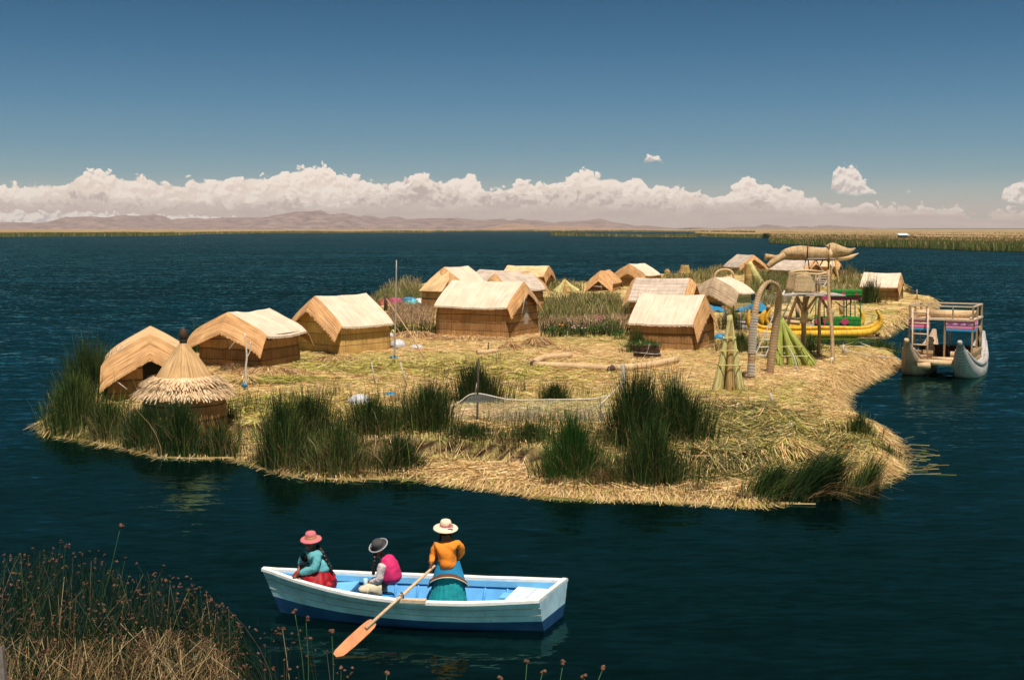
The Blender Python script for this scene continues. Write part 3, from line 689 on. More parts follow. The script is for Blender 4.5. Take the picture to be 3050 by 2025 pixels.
# ------------------------------------------------------------------ loose straw lying on the island
SB = Blades()
def straw(P2, length, w, zoff=.02, green=0.0, slope=.10, ang=None, tint=None):
    n = len(P2); z = ground(P2); P = np.column_stack([P2, z + zoff + rng.uniform(0, .05, n)])
    a = rng.uniform(0, 2 * np.pi, n) if ang is None else ang
    L = length * rng.uniform(.5, 1.2, n)
    lean = np.stack([np.cos(a), np.sin(a)], 1) * L[:, None]
    z2 = ground(P2 + lean) - z
    V = np.empty((n, 2, 2, 3)); side = np.stack([-np.sin(a), np.cos(a), rng.normal(0, .5, n)], 1) * (w * rng.uniform(.6, 1.3, n) / 2)[:, None]
    E_ = P.copy(); E_[:, :2] += lean; E_[:, 2] += np.clip(z2, -.5, .3) + rng.normal(0, slope, n) * L * .5 + .02
    V[:, 0, 0] = P - side; V[:, 0, 1] = P + side; V[:, 1, 0] = E_ - side * .6; V[:, 1, 1] = E_ + side * .6
    b = (np.arange(n) * 4)[:, None]
    SB.V.append(V.reshape(-1, 3)); SB.Q.append(b + np.array([0, 1, 3, 2])[None] + SB.n); SB.n += n * 4
    SB.r.append(np.repeat(rng.uniform(0, 1, n), 4))
    t = (rng.uniform(0, 1, n) < green).astype(float) if tint is None else tint
    SB.t.append(np.repeat(t, 4))
def scatter(n, x0, x1, y0, y1, lo, hi):
    P = np.column_stack([rng.uniform(x0, x1, n * 4), rng.uniform(y0, y1, n * 4)]); d = sdist(P)
    P = P[(d > lo) & (d < hi)]; return P[:n]
def near_scatter(n, lo, hi, y0=26., y1=75., pw=1.6):
    """denser where it shows larger"""
    y = y0 + (y1 - y0) * rng.uniform(0, 1, n * 5) ** pw; x = rng.uniform(-16, 17, n * 5)
    P = np.column_stack([x, y]); d = sdist(P); P = P[(d > lo) & (d < hi)]; return P[:n]
P = near_scatter(112000, .15, 50)
_d2 = sdist(P) + .22 * fbm(P, 1.1, 3, 3) + .35 * fbm(P, 1.7, 9, 3); _fr = (P[:, 0] > -12) & (P[:, 0] < 8) & (P[:, 1] < 42)
P = P[~(_fr & (_d2 > 2.15) & (_d2 < 3.0) & (rng.uniform(0, 1, len(P)) < .85))]
gm = sm(-.05, .35, fbm(P, .35, 21, 3)) * .6
straw(P, .44, .017, green=gm)
P = near_scatter(16000, -.05, .9); P = P[(P[:, 0] > -4.5) | (rng.uniform(0, 1, len(P)) < .35)]; straw(P, .6, .022, .01, .12, .2)
P = scatter(9000, -16, 42, 74, 150, .1, 60); straw(P, 1.2, .06, green=.25)
# the thatch-like lip on the right spit and the inlet shore: straw hanging over the edge
def lip(poly, n, reach, w, green=.06):
    e = np.array([gp(x * K, y * K, 0)[:2] for x, y in poly]); L = np.linalg.norm(np.diff(e, axis=0), axis=1)
    idx = rng.choice(len(L), n, p=L / L.sum()); t = rng.uniform(0, 1, n)
    P2 = e[idx] * (1 - t)[:, None] + e[idx + 1] * t[:, None]
    dirn = (e[idx + 1] - e[idx]) / L[idx][:, None]; out = np.stack([dirn[:, 1], -dirn[:, 0]], 1)
    tst = sdist(P2[:200] + out[:200] * .3); 
    if tst.mean() > 0: out = -out
    inn = rng.uniform(.05, reach, n); P2 = P2 - out * inn[:, None]
    z = ground(P2)
    a = np.arctan2(out[:, 1], out[:, 0]) + rng.normal(0, .7, n)
    Lb = rng.uniform(.35, .9, n)
    P = np.column_stack([P2, z + .04]); lean = np.stack([np.cos(a), np.sin(a)], 1) * Lb[:, None]
    hgt = rng.uniform(.0, .22, n)
    V, Qd, k = blades_np(P, hgt, lean * .75, 1.0, w, 3, .5)
    # let them droop to the water
    Vv = V.reshape(n, 4, 2, 3); tt = np.linspace(0, 1, 4); Vv[..., 2] -= (np.maximum(z, .1) * .9)[:, None, None] * (tt ** 2)[None, :, None] * rng.uniform(.3, 1, n)[:, None, None]
    Vv[..., 2] = np.maximum(Vv[..., 2], .004)
    SB.V.append(Vv.reshape(-1, 3)); SB.Q.append(Qd + SB.n); SB.n += len(V); SB.r.append(np.repeat(rng.uniform(.1, 1, n), k)); SB.t.append(np.repeat((rng.uniform(0, 1, n) < green).astype(float), k))
spit = [(2040, 1104), (2066, 1078), (2064, 1042), (2035, 1008), (1992, 985), (1958, 962), (1938, 940), (1940, 920), (1965, 900), (2015, 876), (2050, 858), (2078, 842)]
lip(spit, 12000, 1.1, .020); lip([(2040, 782), (2056, 768), (2100, 745), (2135, 730), (2166, 704)], 3500, 1.6, .04)
lip(OUT[0:13], 1500, .6, .018, .3); lip(OUT[12:27], 6000, .6, .019, .15)
# long orange stems lying along the front waterline
fe = OUTW[1:26]
for _ in range(260):
    k = int(rng.integers(0, len(fe) - 1)); t = rng.uniform(); p_ = fe[k] * (1 - t) + fe[k + 1] * t; d = fe[k + 1] - fe[k]
    P2 = (p_ + rng.normal(0, .10, 2))[None]; a = np.array([math.atan2(d[1], d[0]) + rng.normal(0, .12)])
    L = rng.uniform(.4, 1.2); V = np.array([[P2[0, 0], P2[0, 1], .03], [P2[0, 0], P2[0, 1], .06], [P2[0, 0] + math.cos(a[0]) * L, P2[0, 1] + math.sin(a[0]) * L, .06], [P2[0, 0] + math.cos(a[0]) * L, P2[0, 1] + math.sin(a[0]) * L, .03]])
    SB.V.append(V); SB.Q.append(np.array([[0, 1, 2, 3]]) + SB.n); SB.n += 4; SB.r.append(np.full(4, rng.uniform(.3, .9))); SB.t.append(np.full(4, float(rng.uniform() < .15)))
# floating straw off the right corner
for _ in range(26):
    c = gp((2075 + rng.gamma(1.5, 22)) * K, rng.normal(1060, 26) * K, .0); a = rng.normal(-.1, .45); L = rng.uniform(.2, .9)
    V = np.array([[c.x, c.y, .006], [c.x, c.y, .018], [c.x + math.cos(a) * L, c.y + math.sin(a) * L, .018], [c.x + math.cos(a) * L, c.y + math.sin(a) * L, .006]])
    SB.V.append(V); SB.Q.append(np.array([[0, 1, 2, 3]]) + SB.n); SB.n += 4; SB.r.append(np.full(4, rng.uniform(.2, .9))); SB.t.append(np.full(4, float(rng.uniform() < .4)))
# mounds of cut green reed on the front right and by the huts
def patch(px, py, rx, ry, n, L, w, green, zo=.06, slope=.2):
    c = on(px * K, py * K); P2 = np.column_stack([c.x + rng.normal(0, rx, n), c.y + rng.normal(0, ry, n)]); P2 = P2[sdist(P2) > -.1]
    straw(P2, L, w, zo, green, slope)
patch(1750, 985, 1.5, 1.6, 4200, .5, .019, .80); patch(1850, 1030, 1.3, 1.0, 2600, .5, .019, .7); patch(1700, 1040, 1.4, .8, 2200, .5, .019, .6)
patch(640, 885, .9, .5, 500, .9, .022, 1.0, .12, .05); patch(950, 850, 3.0, 1.6, 2200, .7, .026, .9); patch(1150, 870, 3, 1.6, 1600, .7, .026, .7)
patch(640, 940, 1.6, 1.8, 1500, .6, .026, .85); patch(1850, 800, 2.2, .8, 700, .7, .03, .5)
tag(SB.build('loose_straw', M_straw), kind='stuff')
SB = Blades()                                # brown-green matted cut reeds on the front right
for px_, py_, rx_, ry_, n_ in ((1720, 955, 1.1, 1.2, 2200), (1690, 995, 1.0, .9, 1700), (1790, 1000, 1.2, .9, 1900), (1850, 1045, 1.0, .7, 1500), (1700, 1055, 1.1, .6, 1500), (1640, 1085, .8, .5, 900), (1450, 1010, 1.6, .4, 500)): patch(px_, py_, rx_, ry_, n_, .5, .02, .82, .08, .3)
tag(SB.build('matted_reeds', M_mat), kind='stuff')

# ------------------------------------------------------------------ reed huts
def hut(q, s, label, roof, wall, zg=.45, hood=None, lone=None, th=.09, sag=.05, far=False, hood_back=True, group='reed huts of the village', bulge=.10, door=False, wallout=0.0):
    x, y, ang, L, W, hr, he, oe, hl, hd = q
    a = R(ang); u = Vector((math.cos(a), math.sin(a), 0)); v = Vector((-math.sin(a), math.cos(a), 0)) * s; o = Vector((x, y, zg))
    t_ = thing('reed_hut', label, 'hut', o, group)
    sd_ = x * 3.1 + y
    def P(a_, b_, h): return o + u * a_ + v * b_ + Vector((0, 0, h))
    e = W / 2 + oe; slope = (hr - he) / e
    def rz(b_, a_):                          # roof height at the cross position b
        k = abs(b_) / e
        return hr - slope * abs(b_) + .025 * math.sin(math.pi * k) - (sag * (1 - (2 * a_ / L) ** 2) if abs(a_) < L / 2 else 0)
    nb = 8; bs = [e * (-1 + 2 * j / (2 * nb)) for j in range(2 * nb + 1)]
    # main mat + hoods
    def profile_row(a_, dz, flare=0.0, drop_eave=0.0):
        r_ = []
        for b_ in bs:
            k = abs(b_) / e
            w_ = .035 * nz3(a_ * 1.3 + sd_, b_ * 1.1, sd_) + .016 * nz3(a_ * 4, b_ * 3, sd_ + 4)
            curl = -.10 * max(0, (k - .82) / .18) ** 1.5
            r_.append(P(a_, b_ * (1 + flare), rz(b_, min(max(a_, -L / 2), L / 2)) + dz + w_ + curl + drop_eave * k))
        return r_
    def uvrow(a_): return [(a_ + sd_, abs(b_) * 1.25) for b_ in bs]
    na = 10; As = [-L / 2 + L * i / na for i in range(na + 1)]
    rows = [profile_row(a_, 0) for a_ in As]; uvs = [uvrow(a_) for a_ in As]
    mb = MB()
    def halves(rows, uvs, flip):            # the two slopes meet in a sharp ridge
        for lo_, hi_ in ((0, nb + 1), (nb, 2 * nb + 1)): mb.grid([r_[lo_:hi_] for r_ in rows], [r_[lo_:hi_] for r_ in uvs], flip=flip)
    halves(rows, uvs, s < 0)
    under = [[p_ - Vector((0, 0, th)) for p_ in r_] for r_ in rows]
    mb.grid(under, uvs, flip=(s > 0))
    for rr, uu in ((rows, under),):
        for j in (0, 2 * nb):
            mb.grid([[r_[j] for r_ in rr], [r_[j] for r_ in uu]], [[(a_ + sd_, e * 1.3) for a_ in As], [(a_ + sd_, e * 1.3 + .1) for a_ in As]], smooth=False)
    if not far:                              # ragged reed tips along the eaves
        for j, sg in ((0, -1), (2 * nb, 1)):
            for i in range(na):
                for _ in range(9):
                    p_ = rows[i][j].lerp(rows[i + 1][j], random.random()) - Vector((0, 0, random.uniform(.02, th))); q = p_ + v * sg * random.uniform(.0, .04) - Vector((0, 0, random.uniform(.02, .05))); w_ = u * random.uniform(.012, .03)
                    mb.add([p_ - w_, p_ + w_, q], [(0, 1, 2)], [(random.random() * 3, 0)] * 3, 0, False)
    rf = mb.build('roof', roof, t_)
    for end, hh in ((1, 1), (-1, .8 if hood_back else .25)):
        rows = []; uvs = []
        for i in range(5):
            k = i / 4
            rows.append([p_ for p_ in profile_row(end * (L / 2 + hl * hh * k), -hd * hh * (k ** 1.25) + .012, .03 * k)])
            uvs.append([(abs(b_) * 1.2 + sd_ * .3, k * hl * 1.5 + b_ * .1) for b_ in bs])
        # reeds of the hood run down along its slope
        uvs = [[(k_ * max(hl, .5) * 2.2 + sd_, abs(b_) * 1.3) for b_ in bs] for k_ in [i / 4 for i in range(5)]]
        mb = MB()
        for lo_, hi_ in ((0, nb + 1), (nb, 2 * nb + 1)): mb.grid([r_[lo_:hi_] for r_ in rows], [r_[lo_:hi_] for r_ in uvs], flip=(s * end < 0))
        und = [[p_ - Vector((0, 0, th * .8)) for p_ in r_] for r_ in rows]; mb.grid(und, uvs, flip=(s * end > 0))
        mb.grid([rows[-1], und[-1]], [uvs[-1], uvs[-1]], smooth=False)
        for j in (0, 2 * nb): mb.grid([[r_[j] for r_ in rows], [r_[j] for r_ in und]], smooth=False)
        # ragged reed ends along the hood's rim
        if not far:
            rim = rows[-1]
            for j in range(len(rim) - 1):
                for _ in range(5):
                    f_ = random.random(); p_ = rim[j].lerp(rim[j + 1], f_) + Vector((0, 0, -.03)); dd = (u * end * .05 + Vector((random.uniform(-.02, .02), random.uniform(-.02, .02), -random.uniform(.03, .08))))
                    sd2 = (rim[j + 1] - rim[j]).normalized() * .018
                    mb.add([p_ - sd2, p_ + sd2, p_ + dd], [(0, 1, 2)], [(f_ * 3, 0)] * 3, 0, False)
        mb.build('roof_hood', hood or M_hood, t_)
    # walls: slightly bulging mats, gable ends follow the roof
    def wtop(b_): return hr - slope * abs(b_) - th - .02
    wr = []; wu = []; n1 = 10; n2 = 12; hw = W / 2 + wallout; hl2 = L / 2 - .08
    ring = [(hl2, -hw + W * j / n2) for j in range(n2)] + [(hl2 - 2 * hl2 * j / n1, hw) for j in range(n1)] + [(-hl2, hw - W * j / n2) for j in range(n2)] + [(-hl2 + 2 * hl2 * j / n1, -hw) for j in range(n1)]
    per = 0; pl = []
    for i, (a_, b_) in enumerate(ring):
        if i: per += math.hypot(a_ - ring[i - 1][0], b_ - ring[i - 1][1])
        pl.append(per)
    lev = [-.15, 0, .3, .6, .9, 1.0]
    for k in lev:
        r_ = []; ur = []
        for (a_, b_), pp in zip(ring, pl):
            tp = wtop(b_); z = tp * k if k > 0 else k
            bl = 1 + bulge / 2 * math.sin(math.pi * min(max(k, 0), 1)) * .6 + .012 * nz3(a_ * 1.2 + sd_, b_ * 1.2, k * 3)
            bl = bl + (.05 if k <= 0 else .05 * (1 - k) ** 2)
            r_.append(P(a_ * bl, b_ * bl, z)); ur.append((pp, z + .02))
        wr.append(r_); wu.append(ur)
    mb = MB(); mb.grid([r_ + [r_[0]] for r_ in wr], [u_ + [(per + .3, u_[0][1])] for u_ in wu], flip=(s < 0))
    mb.build('wall', wall, t_)
    return t_, P, rz
HUTS = {
'tilt': ((-12.59, 42.58, -74.02, 3.42, 2.61, 2.35, 1.40, 0.27, 0.45, 0.82), -1),
'h2': ((-11.06, 51.63, -112.90, 2.95, 2.88, 2.32, 1.48, 0.43, 0.57, 0.79), 1),
'h3': ((-7.99, 57.46, -131.37, 3.12, 2.81, 2.67, 1.45, 0.46, 0.52, 0.65), 1),
'h4': ((-1.33, 66.33, -26.87, 4.36, 3.38, 2.94, 1.75, 0.27, 0.30, 0.61), -1),
'h5': ((-4.04, 89.53, -121.06, 3.13, 2.61, 2.99, 1.87, 0.27, 0.65, 1.29), 1),
'h6': ((0.12, 81.68, -158.23, 2.62, 3.87, 2.80, 1.92, 0.37, 0.45, 0.45), 1),
'h7': ((-0.73, 96.02, -40.88, 4.79, 3.53, 2.51, 1.62, 0.34, 0.45, 0.45), -1),
'h8': ((1.53, 116.02, -16.49, 4.08, 3.16, 2.26, 1.43, 0.39, 0.21, 0.75), -1),
'h9': ((8.57, 113.44, -106.69, 3.88, 2.17, 1.92, 0.89, 0.12, 0.77, 0.88), 1),
'h10': ((12.46, 122.65, -128.34, 2.80, 2.66, 2.26, 1.27, 0.57, 0.31, 0.95), 1),
'h11': ((9.48, 77.33, -20.50, 3.45, 3.07, 2.66, 1.40, 0.31, 0.45, 0.45), -1),
'h12': ((7.76, 59.22, -26.19, 3.20, 3.19, 2.60, 1.39, 0.21, 0.25, 0.81), -1),
'h13': ((14.73, 86.10, -135.39, 1.86, 3.57, 2.37, 1.45, 0.29, 0.53, 1.18), 1),
'h14': ((29.91, 157.87, -73.65, 4.60, 2.87, 2.40, 0.92, 0.56, 0.25, 0.55), -1),
'h15': ((33.77, 146.67, -48.34, 4.97, 3.37, 2.00, 0.97, 0.19, 0.45, 0.45), -1),
'h16': ((37.49, 147.49, -21.60, 2.89, 2.86, 1.91, 1.41, 0.34, 0.45, 0.45), -1),
'h17': ((29.71, 98.64, -24.93, 2.88, 3.20, 2.22, 1.28, 0.35, 0.20, 0.75), -1)}
H = {}
def mk(k, label, roof=M_roof, wall=M_wall, **kw): H[k] = hut(*HUTS[k], label, roof, wall, **kw)
mk('tilt', 'low hut with golden roof hooded almost to the ground, behind the round pointed-roof hut', M_roofgold, zg=.35)
mk('h2', 'hut with pale roof and dark torn eave, nearest the tall white forked pole')
mk('h3', 'hut with pale roof and bright yellow wall, left of the tall bare pole', M_roof, M_wallgold, wallout=.20)
mk('h4', 'large front-centre hut with long brown wall, grey door slit and white roof cords')
mk('h5', 'back hut with a small lean-to porch, by the pile of coloured clothes', M_roof, far=True)
mk('h6', 'hut with flat grey-white roof directly behind the large front-centre hut', M_roofold, far=True)
mk('h7', 'hut of which only a long pale roof slope shows behind two other roofs', M_roofold, far=True)
mk('h8', 'golden-roofed hut at the back beside a leaning bundle of dry reeds', M_roofgold, far=True)
mk('h9', 'small rounded hut with brownish roof tied down by cords, at the water behind the grass', M_hood, far=True)
mk('h10', 'hut with white roof slope and brown gable, right behind the small rounded hut', M_roof, far=True)
mk('h11', 'hut with grey ragged roof just behind the front hut with the reed basket', M_roofold, far=True)
mk('h12', 'front right hut with broad cream roof and shaded wall, next to the dark basket')
mk('h13', 'hut with grey-brown streaked hood and orange end wall, left of the tall reed arch', M_roof, M_wallgold, hood=M_roofbrown)
mk('h14', 'far back hut with grey patched roof and open gable, left of the fish-shaped lookout', M_roofold, far=True)
mk('h15', 'far hut with brownish roof partly under the fish-shaped lookout', M_roofold, far=True)
mk('h16', 'far hut with tan wall seen between the legs of the fish-shaped lookout', M_roofgold, M_wallgold, far=True)
mk('h17', 'lone hut with boxy pale roof on the right end of the island', M_roof, far=True)
# details of single huts: cords, doors, porch
def cord(k, pts, name='cord', r=.018, m=M_rope):
    t_, P, rz = H[k]; mb = MB(); mb.tube([P(*p_) for p_ in pts], r, 5); mb.build(name, m, t_)
cord('h4', [(2.42, -.2, 2.45), (2.58, -1.0, 1.85), (2.56, -1.25, .95)]); cord('h4', [(2.44, .3, 2.3), (2.62, .9, 1.7), (2.5, 1.0, .9)], r=.01)
t_, P, rz = H['h4']; mb = MB(); mb.grid([[P(2.17, -.55, .05), P(2.17, -.05, .05)], [P(2.21, -.55, 1.0), P(2.21, -.05, 1.0)], [P(2.17, -.50, 1.75), P(2.17, -.10, 1.75)], [P(2.17, -.40, 1.9), P(2.17, -.2, 1.9)]], smooth=False); mb.build('door', M_greywood, t_)
t_, P, rz = H['h12']; mb = MB(); mb.box(P(1.56, -.1, .75), (.06, .05, 1.5)); mb.build('door_gap_shade', M_dark, t_)  # dark strip on the closed wall, painted shade of a door gap
cord('h12', [(1.75, -1.2, 1.3), (1.8, -1.4, .9)])
cord('tilt', [(1.9, 1.3, 1.15), (2.1, 1.05, .8), (2.15, .75, .55)], r=.022); cord('tilt', [(1.2, .9, 1.9), (1.75, 1.35, 1.45)], r=.02, m=M_greywood)
t_, P, rz = H['tilt']; mb = MB(); mb.grid([[P(1.68, -.45, .1), P(1.68, .25, .1)], [P(1.72, -.45, .9), P(1.72, .25, .9)], [P(1.68, -.45, 1.5), P(1.68, .25, 1.7)]], smooth=False); mb.build('doorway_shade', M_dark, t_)  # near-black sheet on the closed wall, painted shade of the doorway
cord('h9', [(2.0, .0, 1.6), (2.5, .2, 1.0), (2.6, .25, .2)], r=.03); cord('h9', [(2.6, -.8, .55), (2.65, .25, .5), (2.2, 1.1, .5), (2.1, 1.2, 1.0)], r=.025)
cord('h2', [(1.5, 1.2, 1.55), (1.9, .75, 1.35), (2.3, .6, .9)], r=.012); cord('h3', [(1.6, 1.2, 1.5), (2.0, .5, 1.1)], r=.012)
t_, P, rz = H['h3']; mb = MB(); mb.beam(P(.72, 1.50, .05), P(.72, 1.50, 1.45), .05, .05); mb.build('door_post', M_wood, t_)
mb = MB(); mb.box(P(1.05, 1.56, .03), (.5, .12, .06), Matrix.Rotation(R(-40), 3, 'Z')); mb.build('threshold', M_greywood, t_)
t_, P, rz = H['h2']; mb = MB()                # torn dark underside hanging from the eave
aa = np.linspace(-1.42, 1.42, 120); mb.grid([[P(a_, 1.80, 1.42) for a_ in aa], [P(a_, 1.81 + .03 * random.random(), 1.38 - random.uniform(.02, .20)) for a_ in aa]], smooth=False)
mb.build('torn_eave', M_darkwood, t_)
t_, P, rz = H['h5']; mb = MB()                # the lean-to porch on the gable
mb.grid([[P(1.55, -.35, 2.75), P(1.55, .35, 2.75)], [P(2.1, -.75, 2.2), P(2.1, .75, 2.2)]], [[(0, 0), (.7, 0)], [(0, .8), (1.5, .8)]])
mb.grid([[P(2.1, -.8, 2.2), P(2.1, .8, 2.2)], [P(3.3, -1.0, 1.35), P(3.3, 1.0, 1.35)], [P(3.3, -1.0, 1.27), P(3.3, 1.0, 1.27)], [P(2.1, -.8, 2.1), P(2.1, .8, 2.1)]], [[(0, 0), (1.6, 0)], [(0, 1.4), (2, 1.4)], [(0, 1.5), (2, 1.5)], [(0, 0), (1.6, 0)]]); mb.build('porch_roof', M_roofgold, t_)
mb = MB(); mb.grid([[P(a_, b_, z) for a_, b_ in ((1.5, -.8), (3.15, -.9), (3.15, .9), (1.5, .8))] for z in (-.1, 1.3)], [[(x, z) for x in (0, 1.6, 3.4, 5)] for z in (0, 1.3)], smooth=False); mb.build('porch_wall', M_wall, t_)

# round hut with pointed roof
c = ay(553, 1310, 35.4); c = Vector((c.x, 35.4, .25)); sc_ = 35.4 / 34.8
t_ = thing('round_hut', 'round hut with pointed cone roof and shaggy double thatch skirt at the left shore', 'hut', c)
mb = MB(); mb.lathe([(1.22, -.3), (1.23, .3), (1.19, .8), (1.14, 1.40)], c, 40, jit=.02); mb.build('wall', M_wall, t_)
Mt = Matrix.Rotation(R(-1.5), 3, 'Y')
mb = MB(); mb.lathe([(.86, 1.58), (.70, 1.84), (.47, 2.18), (.25, 2.46), (.09, 2.66), (.02, 2.70)], c, 40, jit=.05); mb.build('roof_cone', M_cone, t_)
def shag(r0, z0, r1, z1, n, L, mat, seed):
    mb = MB(); rows = [[(r0, z0)], [(r1, z1)]]
    mb.lathe([(r0, z0), ((r0 + r1) / 2, (z0 + z1) / 2 + .03), (r1, z1), (r1 - .05, z1 - .10), (r0, z0 - .2)], c, 48, jit=.06)
    for i in range(n):
        a_ = random.uniform(0, 2 * math.pi); k = random.random(); rr = r0 + (r1 - r0) * k; zz = z0 + (z1 - z0) * k + .03
        d = Vector((math.cos(a_ + random.gauss(0, .12)), math.sin(a_ + random.gauss(0, .12)), (z1 - z0) / (r1 - r0) * random.uniform(.5, 1.3) + random.gauss(0, .15))).normalized() * L * random.uniform(.6, 1.2)
        p_ = c + Vector((rr * math.cos(a_), rr * math.sin(a_), zz)); sdv = Vector((-math.sin(a_), math.cos(a_), 0)) * random.uniform(.012, .024)
        mb.add([p_ - sdv, p_ + sdv, p_ + d + sdv * .6, p_ + d - sdv * .6], [(0, 1, 2, 3)], [(i * .37, 0), (i * .37 + .01, 0), (i * .37 + .01, .3), (i * .37, .3)], 0, False)
    mb.build('thatch_skirt', mat, t_)
M_shag = reedmat('shaggy_thatch', (.34, .17, .07), (.68, .45, .25), (.80, .60, .39), 6, 1.5, bmp=.3)
shag(1.00, 1.52, 1.36, 1.20, 1700, .24, M_shag, 1); shag(.84, 1.70, 1.12, 1.50, 1300, .22, M_shag, 2)
mb = MB(); mb.lathe([(.10, 2.62), (.11, 2.66), (.11, 2.73), (.09, 2.75)], c, 14); mb.build('binding', M_dark, t_)
mb = MB(); mb.lathe([(.07, 2.73), (.10, 2.80), (.12, 2.90), (.09, 3.02), (.03, 3.09), (0, 3.10)], c, 14, jit=.5); mb.build('roof_tuft', M_brown, t_)

# ------------------------------------------------------------------ reed arch, sheaves, lookout
z6 = zm(2100, 780, 3.92); z5 = zm(2120, 700, 3.9367); z7 = zm(2600, 860, 4.1267); z3 = zm(1100, 740, 3.9367)
def smooth_path(pts, n=8):
    """Catmull-Rom through the points"""
    P = [Vector(p) for p in pts]; P = [P[0] * 2 - P[1]] + P + [P[-1] * 2 - P[-2]]; out = []
    for i in range(1, len(P) - 2):
        for k in range(n):
            t = k / n; a, b, c, d = P[i - 1], P[i], P[i + 1], P[i + 2]
            out.append(.5 * ((2 * b) + (c - a) * t + (2 * a - 5 * b + 4 * c - d) * t * t + (3 * b - a - 3 * c + d) * t ** 3))
    out.append(P[-2]); return out
def lerps(vals, n):
    x = np.linspace(0, 1, n); return list(np.interp(x, np.linspace(0, 1, len(vals)), vals))
Ya, Yb = 46.8, 48.2
A0 = on(*z6(535, 1372)); B0 = on(*z6(752, 1305))
t_ = thing('reed_arch', 'tall pointed arch of two bound reed columns, in front of the ladder', 'arch', A0)
ym = lambda k: A0.y + (B0.y - A0.y) * k
ap = [A0 - Vector((0, 0, .1))] + [ay(*z6(x, y), ym(k)) for x, y, k in ((545, 1100, 0), (560, 800, .02), (590, 560, .1), (640, 360, .25), (705, 262, .4))] + [ay(*z6(770, 228), ym(.5))]
bp = [B0 - Vector((0, 0, .1))] + [ay(*z6(x, y), ym(k)) for x, y, k in ((790, 1000, 1), (832, 700, .98), (858, 500, .9), (868, 390, .78), (842, 285, .62))] + [ay(*z6(775, 232), ym(.5))]
pa = smooth_path(ap, 6); pb = smooth_path(bp, 6)
mb = MB(); mb.tube(pa, lerps([.145, .145, .14, .13, .11, .09, .07], len(pa)), 12); mb.build('column', M_bundle, t_)
mb = MB(); mb.tube(pb, lerps([.155, .16, .15, .135, .11, .09, .075], len(pb)), 12); mb.build('column', M_bundle, t_)
def wound(z0, z1, turns):                     # light cord wound round the left column
    pts = []
    for i in range(turns * 12 + 1):
        z_ = z0 + (z1 - z0) * i / (turns * 12); a_ = i * math.pi / 6
        j = max(q for q in range(len(pa) - 1) if pa[q].z - A0.z <= z_ or q == 0); p_ = pa[j].lerp(pa[j + 1], max(0, min(1, (A0.z + z_ - pa[j].z) / max(1e-3, pa[j + 1].z - pa[j].z))))
        pts.append(p_ + Vector((.158 * math.cos(a_), .158 * math.sin(a_), 0)))
    mb = MB(); mb.tube(pts, .012, 4); mb.build('cord_binding', M_rope, t_)
wound(.12, .62, 9); wound(.98, 2.4, 24)
mb = MB(); q_ = pa[-1].lerp(pa[-2], .5)
c = ay(*z6(745, 285), ym(.5)); mb.lathe([(.0, .16), (.05, .14), (.08, .0), (.11, -.12), (.10, -.14), (0, -.14)], c, 12); mb.tube([c + Vector((0, 0, .15)), c + Vector((0, 0, .48))], .01, 4)
mb.single('hanging_bell', M_rust, 'small dark bell hanging inside the top of the reed arch', 'bell', c)

def sheaf(name, label, apex, bases, mats, r0=.07, r1=.22, ties=(.3, .55, .8), cat='reed sheaf', flare=1.0, fan=None):
    t_ = thing(name, label, cat, Vector((sum(b.x for b in bases) / len(bases), sum(b.y for b in bases) / len(bases), min(b.z for b in bases))))
    for i, b_ in enumerate(bases):
        m = mats[i % len(mats)]; a_ = apex + Vector((random.uniform(-.04, .04), random.uniform(-.04, .04), random.uniform(-.05, .1)))
        n = 12; pts = [a_.lerp(b_, k / n) for k in range(n + 1)]
        rad = [r0 + (r1 - r0) * ((k / n) ** 1.6) for k in range(n + 1)]
        mb = MB(); mb.tube(pts, rad, 14, ridg=.12)
        ax = (b_ - a_).normalized(); s1 = ax.orthogonal().normalized(); s2 = ax.cross(s1)
        for _ in range(150):                 # loose reed ends splaying at the foot, tufts at the head
            an = random.uniform(0, 2 * math.pi); k = random.uniform(.35, .8); p_ = a_.lerp(b_, k); rr = r0 + (r1 - r0) * k ** 1.6
            d = s1 * math.cos(an) + s2 * math.sin(an); q = b_ + d * r1 * random.uniform(.7, 1.45) - Vector((0, 0, .02)); w_ = ax.cross(d) * .012
            p_ = p_ + d * rr * 1.02
            mb.add([p_ - w_, p_ + w_, q + w_, q - w_], [(0, 1, 2, 3)], [(_ * .31, 0), (_ * .31 + .02, 0), (_ * .31 + .02, 1), (_ * .31, 1)], 0, False)
        for _ in range(14):
            d = s1 * random.gauss(0, 1) + s2 * random.gauss(0, 1); q = a_ - ax * random.uniform(.08, .3) + d * .05; w_ = s1 * .014
            mb.add([a_ - w_, a_ + w_, q], [(0, 1, 2)], [(_ * .3, 0), (_ * .3 + .02, 0), (_ * .3, .5)], 0, False)
        mb.build('bundle', m, t_)
    mb = MB()
    for k in ties:
        pts = [apex.lerp(b_, k) for b_ in bases]; c_ = sum(pts, Vector()) / len(pts); rr = max((p_ - c_).length for p_ in pts) + (r0 + (r1 - r0) * k ** 1.6) * 1.12
        mb.tube([c_ + Vector((rr * math.cos(a_), rr * math.sin(a_) * .9, .02 * math.sin(3 * a_))) for a_ in np.linspace(0, 2 * math.pi, 17)], .018, 5, cap=False)
    mb.build('tie', M_sheafy, t_)
    return t_
b1 = on(*z6(150, 1500)); 
sheaf('reed_sheaf', 'tall yellow standing sheaf of tied reeds left of the arch', ay(*z6(290, 620), b1.y + .1), [b1 + Vector((0, .1, 0)), b1 + Vector((.42, -.05, 0)), b1 + Vector((.78, .15, 0)), b1 + Vector((.4, .4, 0))], [M_sheafy, M_sheafd, M_sheafy, M_sheafy], .07, .15, (.3, .47, .66))
b2 = on(*z6(860, 1215))
